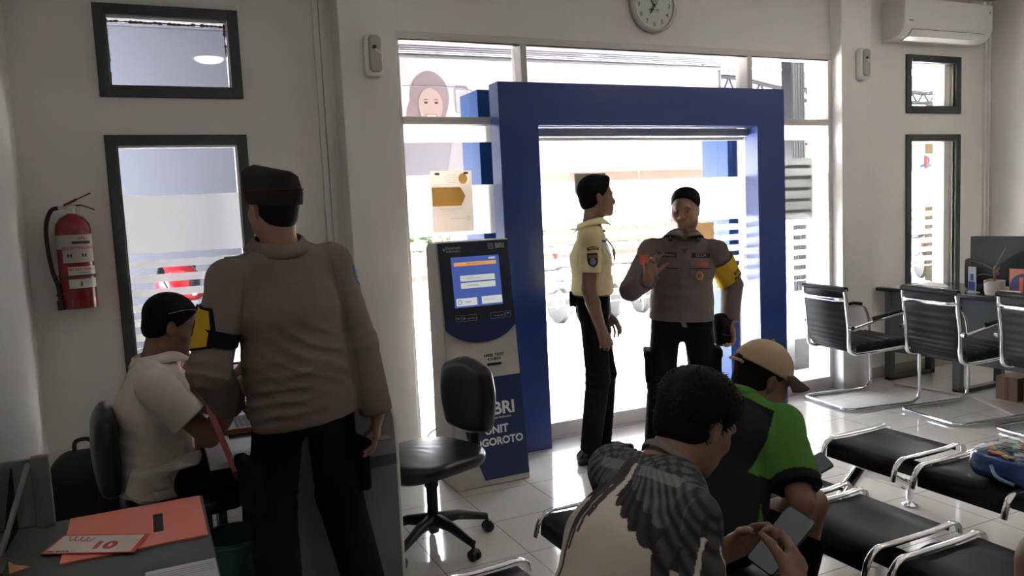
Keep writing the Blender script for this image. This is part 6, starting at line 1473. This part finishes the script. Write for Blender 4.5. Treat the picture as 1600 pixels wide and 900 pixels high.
def garrison(J):
    f, l, u = J['RH']; P = J['PH']; n = 40; rows = []
    for z, a, b, o in ((0.024, 0.108, 0.090, -0.012), (0.045, 0.114, 0.095, -0.010), (0.080, 0.120, 0.092, -0.004), (0.118, 0.124, 0.082, 0.004), (0.134, 0.118, 0.055, 0.006), (0.140, 0.095, 0.015, 0.006)):
        rows.append([tuple(P(o + a * math.cos(t) , b * math.sin(t), z + 0.022 * math.cos(t) * (z > 0.05) - 0.012 * (1 - math.cos(t)) * (z < 0.03))) for t in [2 * math.pi * i / n for i in range(n)]])
    mb = MB(); mb.add([p for r in rows for p in r], [(i * n + k, i * n + (k + 1) % n, (i + 1) * n + (k + 1) % n, (i + 1) * n + k) for i in range(5) for k in range(n)] + [tuple(range(5 * n, 6 * n))])
    o = mb.build('field_cap', dkcap, J['T'], smooth=60, world=True)
    pts = [P(-0.010 + 0.1165 * math.cos(t), 0.0965 * math.sin(t), 0.060 + 0.006 * math.cos(t)) for t in [2 * math.pi * i / 40 for i in range(40)]]
    s_ = MB().tube([tuple(p) for p in pts], 0.0022, 6, True).build('cap_piping', cloth('cap_brown', (0.035, 0.02, 0.015)), o, smooth=60); s_.data.transform(Matrix.Translation(-J['T'].location))
garrison(J)
yel = cloth('armband_yellow', (0.52, 0.33, 0.025)); blkb = cloth('strap_black', (0.012, 0.012, 0.014))
pc_ = J['ShL'] + (J['ElL'] - J['ShL']) * 0.50; dd_ = np.array([0.93, 0.42, 0.0]); uu_ = np.array([0.4, -0.9, 0])
pent = lambda a, b: (a * (1 - 0.28 * max(0, b)) + 0.12 * (1 - b) * 0.0, b * (1 - 0.10 * a))
decal('armband_border', J['sb'], pc_ - dd_ * 0.12, dd_, uu_, grid_art(0.112, 0.138, 10, 10, pent), blkb, J['T'], off=0.004, thick=0.002)
decal('armband', J['sb'], pc_ - dd_ * 0.12, dd_, uu_, grid_art(0.096, 0.122, 10, 10, pent), yel, J['T'], off=0.0075, thick=0.002)
decal('armband_patch', J['sb'], pc_ - dd_ * 0.12 - uu_ * 0.028, dd_, uu_, grid_art(0.018, 0.05, 3, 5), blkb, J['T'], off=0.0105, thick=0.001)
band_around(J, 'armband_strap', J['ShL'], J['ElL'], 0.56, 0.68, 0.0715, blkb, 0.02)
decal('shoulder_patch', J['sb'], J['ShR'] + (J['ElR'] - J['ShR']) * 0.22 + np.array([0.1, -0.03, 0.02]), (-1, 0.35, -0.1), (0.3, 1, 0), grid_art(0.055, 0.075, 6, 8, shield), mat('patch_blue', (0.05, 0.10, 0.30), 0.7), J['T'])
decal('patch_emblem', J['sb'], J['ShR'] + (J['ElR'] - J['ShR']) * 0.20 + np.array([0.1, -0.03, 0.02]), (-1, 0.35, -0.1), (0.3, 1, 0), grid_art(0.030, 0.035, 4, 4, disc), mat('patch_gold', (0.6, 0.42, 0.12), 0.7), J['T'], off=0.0045)
seam = cloth('khaki_seam', (0.17, 0.135, 0.11))
decal('yoke_seam', J['sb'], J['Nek'] - J['uc'] * 0.115 - J['fc'] * 0.3, J['fc'], J['lc'], grid_art(0.33, 0.003, 26, 1), seam, J['T'], thick=0.0006, off=0.0006)
for s_ in (1, -1):
    Sh = J['ShL'] if s_ > 0 else J['ShR']
    decal('armhole_seam', J['sb'], Sh - J['lc'] * s_ * 0.022 - J['fc'] * 0.3 - np.array([0, 0, 0.07]), J['fc'], (0.12 * s_, 0, 1), grid_art(0.20, 0.0035, 20, 1), seam, J['T'], thick=0.0006, off=0.0006)

# ---- seated man in white shirt
wh = cloth('white_shirt_cloth', (0.60, 0.55, 0.50))
J = person('person', dict(label='person in white short-sleeved shirt seated at the counter, glasses on head', loc=(0.0, 3.45, 0), face=(1, 0.02, 0), look=(0.93, 0.06, -0.34), hup=(0.3, 0, 1),
    pelvis=(-0.03, 3.45, 0.535), chest=(-0.02, 3.45, 0.80), neck=(0.012, 3.45, 1.00), head=(0.078, 3.45, 1.135), sw=0.178,
    wrR=(0.33, 3.26, 0.905), wrL=(0.37, 3.50, 0.93), poleR=(-0.3, -0.3, -1), poleL=(-0.3, 0.3, -1), arm=(0.275, 0.25), anL=(0.36, 3.60, 0.10), anR=(0.38, 3.36, 0.10), kpL=(1, 0, 1), kpR=(1, 0, 1), leg=(0.42, 0.42),
    handR=dict(d=(1, 0.2, -0.1), n=(0, 0.3, -1), t=(0, 1, 0.3), curl=(0.5, 0.5, 0.6, 0.6)), handL=dict(d=(1, -0.1, -0.1), n=(0, -0.3, -1), t=(0, -1, 0.3), curl=(0.5, 0.5, 0.6, 0.6)),
    skin=SK2, shirt=wh, trousers=cloth('charcoal_cloth', (0.022, 0.023, 0.028)), shoes=SHOE, hair=HAIR, hairp=dict(tufts=250, tl=0.008, thick=0.007, top=0.010, line=0.070, nape=-0.05, seed=3), hem=0.055, sleeve=0.66, ease=0.024, fat=1.02, sleeve_r=0.082, crease=0.008, footL=(1, 0.1, 0), footR=(1, -0.1, 0), necktop=-0.01, hsc=0.99,
    creases=[((-0.02, 3.33, 0.66), (0.5, 0, 1), 55, 0.008, 0.2, 1.0), ((0.02, 3.30, 0.86), (1, 0, -0.6), 50, 0.006, 0.16, 1.0)]))
collar(J, wh, rx=0.070, ry=0.072, back=0.022, fall=0.035, point=0.065)
# shirt tails over the lap
S = SDF((-0.3, 3.1, 0.4), (0.35, 3.8, 0.75), 0.007); S.cap((-0.02, 3.33, 0.60), (0.13, 3.31, 0.615), (0.075, 0.035), (0.09, 0.016), 0.03, u=(0, 1, 0)); S.cap((-0.04, 3.30, 0.56), (-0.08, 3.30, 0.50), (0.09, 0.05), (0.07, 0.03), 0.03, u=(1, 0, 0)); S.cap((-0.02, 3.55, 0.60), (0.16, 3.56, 0.61), (0.075, 0.035), (0.09, 0.018), 0.03, u=(0, 1, 0)); S.folds((0.0, 3.4, 0.58), (1, 0.3, 0.4), 55, 0.006, 0.2, 1, 1)
sdf_obj('shirt_tail', S, wh, J['T'], 2)
P = J['PH']
g = MB()
for s_ in (1, -1): g.ball(P(0.088, s_ * 0.034, 0.088), (0.010, 0.028, 0.020), 12)
gl = g.build('glasses', mat('lens_dark', (0.02, 0.02, 0.022), 0.1), J['T'], smooth=60, world=True)
MB().tube(bez([P(0.088, 0.062, 0.092), P(0.03, 0.083, 0.080), P(-0.03, 0.088, 0.05)], 5), 0.0022, 6).tube(bez([P(0.088, -0.062, 0.092), P(0.03, -0.083, 0.080), P(-0.03, -0.088, 0.05)], 5), 0.0022, 6).tube([P(0.098, -0.012, 0.090), P(0.098, 0.012, 0.090)], 0.0022, 6).build('frame', mat('glasses_frame', (0.2, 0.2, 0.2), 0.25, 0.8), gl, smooth=60).data.transform(Matrix.Translation(-J['T'].location))

# ---- security man in yellow shirt
ye = cloth('yellow_shirt_cloth', (0.66, 0.57, 0.33))
J = person('person', dict(label='person in pale yellow uniform shirt standing in profile by the door', loc=(2.42, 4.08, 0), face=(0.86, -0.51, 0), look=(1, -0.30, 0.02),
    pelvis=(2.425, 4.08, 0.935), chest=(2.42, 4.08, 1.22), neck=(2.432, 4.08, 1.415), head=(2.475, 4.075, 1.583), sw=0.172,
    wrR=(2.375, 3.90, 0.800), wrL=(2.60, 4.22, 0.86), poleR=(-1, 0.1, 0), poleL=(-0.5, 1, 0), arm=(0.29, 0.265), anR=(2.325, 4.00, 0.10), anL=(2.49, 4.14, 0.10), leg=(0.418, 0.412),
    handR=dict(d=(0.25, -0.05, -1), n=(0.2, 0.9, 0.05), t=(1, -0.2, 0.2), curl=(0.75, 0.8, 0.85, 0.9), thumb=0.3), skin=SK2, shirt=ye, trousers=BLK, shoes=SHOE, hair=HAIR, hairp=dict(tufts=250, tl=0.010, thick=0.006, top=0.014, line=0.082, nape=-0.05, quiff=0.004, seed=5),
    hem=-0.075, sleeve=0.66, ease=0.010, fat=0.96, sleeve_r=0.066, belt=True, footL=(0.9, -0.35, 0), footR=(0.95, -0.35, 0), crease=0.005, neck_r=0.054, hs=0.95, belly=False, necktop=-0.008, tin=0.012))
collar(J, ye, rx=0.066, ry=0.066, back=0.026, fall=0.036, point=0.070); epaulets(J, ye)
u_arm = J['ElR'] - J['ShR']; right = -J['lc']
dr = np.array([0.25, 0.95, 0.0]); ur = np.array([0.95, -0.25, 0])
decal('sleeve_patch', J['sb'], J['ShR'] + u_arm * 0.40 - dr * 0.1, dr, ur, grid_art(0.062, 0.080, 8, 8, shield), mat('patch_dark'), J['T'])
decal('patch_emblem', J['sb'], J['ShR'] + u_arm * 0.43 - dr * 0.1, dr, ur, grid_art(0.036, 0.040, 5, 5, disc), mat('patch_sky', (0.12, 0.22, 0.42), 0.6), J['T'], off=0.004)
decal('patch_emblem', J['sb'], J['ShR'] + u_arm * 0.33 - dr * 0.1, dr, ur, grid_art(0.052, 0.018, 6, 3), mat('patch_red', (0.35, 0.07, 0.05), 0.7), J['T'], off=0.004)
decal('rocker_patch', J['sb'], J['ShR'] + u_arm * 0.19 - dr * 0.1, dr, ur, grid_art(0.068, 0.018, 8, 2, lambda a, b: (a, b + 0.9 * (1 - a * a))), mat('patch_maroon', (0.10, 0.03, 0.025), 0.7), J['T'])
v_, f_ = text_geo('SATPAM', 0.014, bold=0.0004); decal('lettering', J['sb'], J['ShR'] + u_arm * 0.165 - dr * 0.1, dr, ur, (v_, f_), mat('patch_gold'), J['T'], off=0.004)
fcx = J['fc']; lcx = J['lc']
def front(J, a, z, art, m, nm, **k): return decal(nm, J['sb'], J['Nek'] + J['lc'] * a + J['uc'] * z + J['fc'] * 0.3, -J['fc'], -J['lc'] * 1.0, art, m, J['T'], **k)
front(J, 0.0, -0.25, grid_art(0.022, 0.40, 2, 30), ye, 'placket', thick=0.0025)
for s_ in (1, -1):
    front(J, s_ * 0.085, -0.165, grid_art(0.095, 0.115, 8, 8), ye, 'pocket', thick=0.003); front(J, s_ * 0.085, -0.118, grid_art(0.10, 0.035, 8, 4, lambda a, b: (a, b - (0.5 * (1 - abs(a)) if b < 0 else 0))), ye, 'pocket_flap', off=0.004, thick=0.003)
front(J, -0.085, -0.088, grid_art(0.075, 0.022, 8, 2), mat('name_plate', (0.35, 0.42, 0.55), 0.4), 'name_plate', thick=0.003); v_, f_ = text_geo('SECURITY', 0.013, bold=0.0004); front(J, -0.085, -0.088, (v_, f_), mat('patch_dark'), 'lettering', off=0.005)
front(J, -0.082, -0.135, grid_art(0.038, 0.052, 6, 6, disc), silver, 'round_badge', off=0.008, thick=0.004); front(J, 0.085, -0.088, grid_art(0.05, 0.05, 6, 6, disc), silver, 'round_badge', off=0.004, thick=0.004)
front(J, -0.055, -0.028, grid_art(0.013, 0.013, 4, 4, disc), mat('patch_dark'), 'collar_pin', off=0.012)
MB().tube(bez([J['ShL'] * 0.5 + J['Nek'] * 0.5 + J['fc'] * 0.05 + np.array([0, 0, 0.01]), J['Nek'] + J['lc'] * 0.05 + J['fc'] * 0.135 - J['uc'] * 0.13, J['Nek'] + J['lc'] * 0.07 + J['fc'] * 0.145 - J['uc'] * 0.20, J['Nek'] + J['lc'] * 0.10 + J['fc'] * 0.135 - J['uc'] * 0.14], 6), 0.005, 6).build('whistle_cord', mat('cord_grey', (0.10, 0.10, 0.13), 0.7), J['T'], smooth=60, world=True)
bb = J['Pel'] + J['spine'] * 0.085 + J['fp'] * 0.112; fpv = Vector(J['fp']); lpv = Vector(J['lp'])
Rb = Matrix((lpv, -fpv, Vector((0, 0, 1)))).transposed()
MB().cbox(tuple(bb), (0.055, 0.012, 0.045), Rb).build('belt_buckle', gold, J['T'], bevel=0.004, world=True)
MB().cbox(tuple(J['Pel'] + J['spine'] * 0.075 + J['fp'] * 0.09 + J['lp'] * 0.10), (0.06, 0.03, 0.05), Rb).build('belt_pouch', blkb, J['T'], bevel=0.006, world=True)
MB().cbox(tuple(J['Pel'] + J['spine'] * 0.05 - J['fp'] * 0.12), (0.10, 0.04, 0.09), Rb).build('belt_pouch', blkb, J['T'], bevel=0.01, world=True)

# ---- police officer in grey-brown uniform
gr = cloth('grey_uniform_cloth', (0.165, 0.130, 0.125))
J = person('person', dict(label='person in grey-brown police uniform with yellow armband facing the room', loc=(2.86, 3.76, 0), face=(-0.55, -0.84, 0), look=(-0.74, -0.66, -0.08), hup=(0.05, -0.04, 1),
    pelvis=(2.84, 3.77, 0.865), chest=(2.85, 3.76, 1.14), neck=(2.862, 3.76, 1.325), head=(2.868, 3.745, 1.487), sw=0.190,
    wrR=(2.500, 3.60, 1.120), wrL=(3.105, 3.66, 0.800), poleR=(-0.6, 0.3, -1), poleL=(1, 0.5, 0), arm=(0.275, 0.24), anL=(2.99, 3.72, 0.10), anR=(2.70, 3.86, 0.10), leg=(0.385, 0.378),
    handR=dict(d=(0.12, -0.05, 1), n=(-0.1, -1, 0.2), t=(1, -0.2, 0.1), curl=(0.35, 0.55, 0.75, 0.85), thumb=0.7, spread=0.25), handL=dict(d=(0.0, -0.15, -1), n=(-0.9, 0, 0), t=(-0.2, -1, 0.2), curl=(0.7, 0.7, 0.75, 0.8)),
    skin=SK1, shirt=gr, trousers=BLK, shoes=SHOE, hair=HAIR, hairp=dict(thick=0.004, top=0.012, line=0.080, nape=-0.045, seed=8), hem=0.02, sleeve=1.92, ease=0.017, fat=1.06, cargo=True, tin=0.022, crease=0.006, neck_r=0.062, jaw=1.16, hfat=1.14, necktop=-0.005, hsc=0.97,
    creases=[((2.80, 3.66, 1.0), (0.4, 0.2, 1), 55, 0.006, 0.2, 1.0)]))
collar(J, gr, rx=0.072, ry=0.070, back=0.024, fall=0.036, point=0.062); epaulets(J, cloth('grey_uniform_dark', (0.09, 0.07, 0.07)))
front(J, 0.0, -0.29, grid_art(0.026, 0.40, 2, 30), gr, 'placket', thick=0.0022)
front(J, 0.0, -0.045, ([(-0.045, 0.035), (0.045, 0.035), (0.0, -0.055)], [(0, 2, 1)]), cloth('undershirt', (0.10, 0.075, 0.072)), 'undershirt')
for s_ in (1, -1):
    front(J, s_ * 0.092, -0.20, grid_art(0.115, 0.135, 8, 8), gr, 'pocket', thick=0.003); front(J, s_ * 0.092, -0.150, grid_art(0.12, 0.045, 8, 4), gr, 'pocket_flap', off=0.004, thick=0.004)
    front(J, s_ * 0.092, -0.1745, grid_art(0.12, 0.004, 8, 1), cloth('grey_shadow', (0.03, 0.025, 0.025)), 'flap_shadow', off=0.005, thick=0.001)  # near-black strip paints the shadow under each pocket flap
    front(J, s_ * 0.078, -0.004, grid_art(0.022, 0.034, 3, 3), mat('patch_dark'), 'collar_patch', off=0.014, thick=0.003); front(J, s_ * 0.078, 0.001, grid_art(0.012, 0.015, 3, 3), silver, 'collar_pin', off=0.018, thick=0.002)
    front(J, s_ * 0.095, -0.100, grid_art(0.105, 0.026, 8, 2), cloth('name_tape', (0.045, 0.035, 0.035)), 'name_tape', thick=0.002)
    v_, f_ = text_geo('POLISI' if s_ > 0 else 'HAMIM B', 0.022, bold=0.0006); front(J, s_ * 0.095, -0.100, (v_, f_), mat('patch_thread', (0.20, 0.16, 0.15), 0.8), 'lettering', off=0.0045)
front(J, 0.10, -0.150, grid_art(0.075, 0.030, 6, 3), mat('patch_red'), 'chest_patch', off=0.009, thick=0.002)
front(J, 0.088, -0.215, grid_art(0.046, 0.052, 6, 6, disc), gold, 'round_badge', off=0.006, thick=0.004); front(J, 0.088, -0.215, grid_art(0.026, 0.030, 6, 6, disc), mat('patch_red'), 'badge_centre', off=0.0105, thick=0.001)
decal('sleeve_patch', J['sb'], J['ShR'] + (J['ElR'] - J['ShR']) * 0.22 + np.array([-0.1, -0.1, 0]), (0.7, 0.7, 0), (0.7, -0.7, 0), grid_art(0.05, 0.06, 6, 6, shield), mat('patch_scarlet', (0.55, 0.10, 0.05), 0.7), J['T'])
band_around(J, 'armband', J['ShL'], J['ElL'], 0.22, 0.86, 0.076, yel, -0.035)
sbn = bvh_of(*[np.array(q) for q in ([], [])]) if False else None
ax_ = unit(J['ElL'] - J['ShL']); cN = J['ShL'] + (J['ElL'] - J['ShL']) * 0.6
def arm_text(s_, dz, nm):
    v_, f_ = text_geo(s_, 0.034, bold=0.0015); mb = MB(); d0 = np.array([-0.15, -1, 0]); d0 = unit(d0 - ax_ * (d0 @ ax_)); sd = unit(np.cross(d0, ax_)) 
    if (sd @ np.array([1, 0, 0])) < 0: sd = -sd
    out = []
    for a, b in v_:
        q = a / 0.082 + 0.25; out.append(tuple(cN + ax_ * (dz - b) + (d0 * math.cos(q) + sd * math.sin(q)) * 0.0835))
    mb.add(out, f_).build(nm, mat('patch_dark'), J['T'], world=True)
arm_text('KA', -0.015, 'lettering'); arm_text('PAM', 0.022, 'lettering')
S = SDF((2.9, 3.4, 0.6), (3.35, 3.95, 1.1), 0.008); c_ = J['WrL'] + np.array([-0.03, 0.02, -0.03]); S.rbox(c_, (0.06, 0.05, 0.10), r=0.04); S.folds(c_, (1, 0, 1), 50, 0.006, 0.2, 1, 2)
Tp = thing('folded_cap', 'black folded cap held in the police officer left hand', 'cap', tuple(c_)); sdf_obj('cap_cloth', S, blkb, Tp, 1); 
MB().tube([tuple(c_ + np.array([-0.05, -0.05, -0.02])), tuple(c_ + np.array([0, -0.055, -0.03])), tuple(c_ + np.array([0.05, -0.05, -0.02]))], 0.004, 6).build('cap_piping', mat('cap_cord', (0.05, 0.04, 0.03), 0.6), Tp, world=True)

# ---- man in white tee with wing print
def wing_cols(J):
    base = np.array([0.56, 0.50, 0.445]); N = J['Nek']; lc, fc, uc = J['lc'], J['fc'], J['uc']; sp = J['spine']; R_, L_ = J['ShR'], J['ShL']
    def fn(co, no):
        d = co - N; s = d @ lc; t = -(d @ sp); back = -(d @ fc)
        # fold the sleeves into the flat pattern: distance beyond the shoulder counts as width
        x = np.abs(s); right = s < 0
        # beyond the shoulder the surface turns down the arm
        ov = np.clip(x - 0.17, 0, 1)
        noise = np.sin(s * 91 + t * 53) * 0.5 + np.sin(s * 47 - t * 121) * 0.5
        ang = np.arctan2(t + 0.10, x + 0.015)
        rad = np.sqrt((t + 0.10) ** 2 + (x + 0.015) ** 2)
        lower = np.where(right, 0.095 + 0.66 * x + 0.012 * np.abs(np.sin(x * 105)), 0.125 + 0.10 * x + 0.012 * np.abs(np.sin(x * 105)))
        lower = np.minimum(lower, 0.215); lower = np.where(x > 0.185, np.minimum(lower, 0.13), lower)
        inn = (t > -0.06) & (t < lower) & (x > 0.012 + 0.10 * np.clip(t, 0, 1)) & (back > -0.09)
        stripe = 0.5 + 0.5 * np.sin(ang * 88 + 0.6 * noise)
        g = 0.045 + 0.085 * stripe + 0.02 * noise
        scale = (t < 0.035); g = np.where(scale, 0.05 + 0.07 * (np.sin(s * 210) * np.sin(t * 260 + 2 * np.sin(s * 60)) > 0.1), g)
        dark = (lower - t) < (0.045 + 0.03 * x); g = np.where(dark, 0.022 + 0.02 * stripe, g)
        pale = (t > 0.03) & (t < 0.055) & (x > 0.03) & (x < 0.13); g = np.where(pale, 0.16 + 0.06 * stripe, g)
        # long primaries over the right sleeve
        prim = right & (x > 0.150) & (back > -0.10); tt = t; fing = np.abs(((x * 1.0 - 0.150) / 0.026) % 1.0 - 0.5) < (0.42 - 1.6 * np.clip(tt - 0.17, 0, 1))
        pl = prim & (tt > 0.02) & (tt < 0.285) & fing
        # tail streamers down the middle
        tl = np.zeros(len(s), bool)
        for k, (s0, sl, e) in enumerate(((0.010, 0.06, 0.22), (0.020, 0.10, 0.26), (0.002, 0.03, 0.18), (0.020, 0.17, 0.40), (0.030, 0.14, 0.30))):
            cx = s0 + sl * (t - 0.04); tl |= (np.abs(s - cx) < 0.0055) & (t > 0.02) & (t < e) & (back > 0)
        mid = (x < 0.05) & (t > -0.06) & (t < 0.03)
        c = np.repeat(base[None], len(s), 0); tint = np.array([1.0, 0.97, 1.0])
        for m_, gg in ((inn | mid, g), (pl, 0.03 + 0.05 * stripe), (tl, np.full(len(s), 0.06))):
            c[m_] = (np.asarray(gg)[m_])[:, None] * tint
        return c
    return fn
tee = vcol_mat('wing_print_tee')
J = person('person', dict(label='person in white tee with grey wing print leaning over a phone', loc=(0.78, 1.42, 0), face=(0.98, 0.08, 0), look=(0.86, 0.05, -0.50), hup=(0.5, 0, 0.86), h=0.0036, shirt_h=0.0036,
    pelvis=(0.785, 1.415, 0.50), chest=(0.925, 1.44, 0.77), neck=(1.060, 1.475, 0.925), head=(1.165, 1.500, 1.005), sw=0.172, shL=(1.010, 1.622, 0.878), shR=(1.005, 1.322, 0.858),
    wrR=(1.165, 1.185, 0.715), wrL=(1.175, 1.400, 0.725), poleR=(0, -0.4, -1), poleL=(0, 0.4, -1), arm=(0.285, 0.25), anL=(1.10, 1.56, 0.10), anR=(1.10, 1.29, 0.10), kpL=(1, 0, 1), kpR=(1, 0, 1), leg=(0.40, 0.40),
    handR=dict(d=(0.55, 0.50, 0.55), n=(-0.3, 0.75, -0.2), t=(-0.5, 0.2, 0.9), curl=(0.55, 0.6, 0.7, 0.8), thumb=0.6), handL=dict(d=(0.45, -0.55, 0.45), n=(-0.3, -0.75, -0.3), t=(-0.5, -0.2, 0.9), curl=(0.5, 0.6, 0.7, 0.8), thumb=0.6),
    skin=SK2, shirt=tee, trousers=cloth('navy_cloth'), shoes=SHOE, hair=HAIR, hairp=dict(tufts=900, thick=0.010, top=0.010, line=0.070, nape=-0.055, seed=11, h=0.0036), hem=0.06, sleeve=0.66, ease=0.015, fat=0.96, sleeve_r=0.074, crease=0.005, footL=(1, 0.1, 0), footR=(1, -0.1, 0), necktop=-0.012, nslope=0.5))
paint(J['shirt'], wing_cols(J))
c = J['Nek'] + J['uc'] * 0.006; pts = [c + J['lc'] * 0.066 * math.cos(a) + J['fc'] * 0.066 * math.sin(a) + J['uc'] * (-0.018 * math.sin(a)) for a in [2 * math.pi * i / 36 for i in range(36)]]
MB().tube([tuple(p) for p in pts], 0.0045, 8, True, flat=2.2).build('neck_rib', cloth('tee_rib', (0.20, 0.18, 0.17)), J['T'], smooth=60, world=True)
def phone(c, R, label):
    T = thing('smartphone', label, 'phone', tuple(c))
    fn = lambda u, v, d: tuple(Vector(c) + R @ Vector((u, v, d)))
    MB().prism(rpoly(0.074, 0.158, 0.010), -0.004, 0.004, fn).build('case', mat('phone_case', (0.02, 0.02, 0.022), 0.3), T, bevel=0.0015, world=True)
    MB().prism(rpoly(0.069, 0.152, 0.008), 0.0041, 0.0046, fn).build('screen', mat('phone_screen', (0.02, 0.022, 0.021), 0.5, spec=0.05, emit=(0.010, 0.011, 0.011), estr=0.6), T, world=True)
pc = (J['WrR'] + J['WrL']) / 2 + np.array([0.055, -0.005, 0.055])
nz = Vector((-0.62, -0.30, 0.72)).normalized(); ax = Vector((0.80, -0.05, 0.60)); ax = (ax - nz * ax.dot(nz)).normalized(); ay = nz.cross(ax)
phone(pc, Matrix((ay, ax, nz)).transposed(), 'dark smartphone held sideways in the hands of the man in wing print tee')

# ---- man in green and black shirt with cap
def green_cols(J):
    N = J['Nek']; lc, fc, sp = J['lc'], J['fc'], J['spine']; G = np.array([0.075, 0.205, 0.035]); K = np.array([0.012, 0.013, 0.016])
    def fn(co, no):
        d = co - N; s = d @ lc; t = -(d @ sp); b = -(d @ fc); x = np.abs(s)
        c = np.repeat(G[None], len(s), 0)
        blk = (x < 0.150 - 0.30 * np.clip(t - 0.18, 0, 1)) & (t > 0.020 + 0.30 * x) & (b > -0.03)
        low = (t > 0.30) & (x < 0.16) | ((t > 0.20) & (b < 0.02) & (x < 0.14) & (b > -0.06))
        c[blk | low] = K
        for Sh, El in ((J['ShL'], J['ElL']), (J['ShR'], J['ElR'])):
            a = El - Sh; q = ((co - Sh) @ a) / (a @ a); r = np.linalg.norm(co - Sh - q[:, None] * a, axis=1); c[(q > 0.70) & (r < 0.12)] = K
        return c
    return fn
J = person('person', dict(label='person in bright green and black shirt and beige cap leaning forward seated', loc=(1.56, 1.95, 0), face=(0.82, 0.57, 0), look=(0.90, -0.22, -0.42), hup=(0.42, -0.1, 0.9), shirt_h=0.005,
    pelvis=(1.565, 1.95, 0.495), chest=(1.705, 2.045, 0.745), neck=(1.815, 2.115, 0.845), head=(1.915, 2.095, 0.905), sw=0.172,
    wrR=(1.935, 1.935, 0.590), wrL=(1.97, 2.15, 0.60), poleR=(-0.4, -0.6, -0.5), poleL=(-0.5, 0.8, -1), arm=(0.28, 0.245), anL=(1.80, 2.26, 0.10), anR=(1.84, 1.93, 0.10), kpL=(1, 0.3, 1), kpR=(1, 0.1, 1), leg=(0.36, 0.42),
    handR=dict(d=(0.75, 0.3, 0.15), n=(0.1, 0.6, -0.8), t=(0, 0.8, 0.6), curl=(0.9, 0.95, 1.0, 1.0)), handL=dict(d=(0.8, -0.5, 0.1), n=(0, -0.5, -0.8), t=(0, -0.6, 0.8), curl=(0.7, 0.7, 0.7, 0.7)),
    skin=SK2, shirt=vcol_mat('green_shirt_cloth'), trousers=cloth('navy_cloth'), shoes=SHOE, hair=HAIR, hairp=dict(thick=0.004, top=0.002, nape=-0.055, seed=2), hem=0.05, sleeve=0.82, ease=0.015, fat=0.96, sleeve_r=0.078, crease=0.005, footL=(1, 0, 0), footR=(1, -0.1, 0), necktop=-0.005))
paint(J['shirt'], green_cols(J))
collar(J, cloth('green_collar', (0.075, 0.205, 0.035)), rx=0.068, ry=0.068, back=0.018, fall=0.034, point=0.055)
def baseball_cap(J):
    f, l, u = J['RH']; P = J['PH']; bm = cloth('cap_beige', (0.42, 0.31, 0.21))
    c = P(-0.012, 0, 0.030); S = SDF(c - 0.2, c + 0.2, 0.0045); S.ell(c, (0.112, 0.091, 0.108), J['RH'], 0); S.cut(P(0, 0, 0.030), -u + f * -0.12, 0.004)
    S.ell(P(-0.115, 0, 0.022), (0.035, 0.040, 0.032), J['RH'], 0.004, True); S.folds(P(0, 0, 0.08), f, 40, 0.003, 0.14, 1, 3)
    o, V, F_ = sdf_obj('crown', S, bm, J['T'], 2)
    MB().tube([tuple(P(-0.118 + 0.004 * 0, 0.045 * math.sin(a), 0.030 + 0.004 * math.cos(a))) for a in [-1.4 + 2.8 * i / 10 for i in range(11)]], 0.006, 8).build('adjuster_strap', cloth('cap_strap', (0.30, 0.21, 0.14)), o, smooth=60).data.transform(Matrix.Translation(-J['T'].location))
    MB().ball(tuple(P(-0.012, 0, 0.139)), 0.006, 10).build('top_button', bm, o, smooth=60).data.transform(Matrix.Translation(-J['T'].location))
    n = 16; m_ = 8; vs = []
    for i in range(n + 1):
        a = -1.15 + 2.3 * i / n
        for j in range(m_ + 1):
            q = j / m_; ext = 0.080 * q * math.cos(a * 0.95) ** 0.6
            p = P(-0.012 + 0.110 * math.cos(a) + ext, 0.089 * math.sin(a) * (1 - 0.08 * q), 0.032 + 0.020 * math.cos(a) - 0.022 * q - 0.028 * math.sin(a) ** 2 * q); vs.append(tuple(p))
    k = m_ + 1; MB().add(vs, [(i * k + j, i * k + j + 1, (i + 1) * k + j + 1, (i + 1) * k + j) for i in range(n) for j in range(m_)]).build('brim', cloth('brim_dark', (0.10, 0.085, 0.07)), J['T'], smooth=60, world=True, solid=0.004)
baseball_cap(J)
tn = Vector((-0.5, -0.3, 0.8)).normalized(); a1 = Vector((0.9, -0.3, 0.4)); a1 = (a1 - tn * a1.dot(tn)).normalized()
phone(J['WrR'] + np.array([0.085, 0.055, 0.0]), Matrix((tn.cross(a1), a1, tn)).transposed(), 'dark smartphone in the hand of the man in the green shirt')
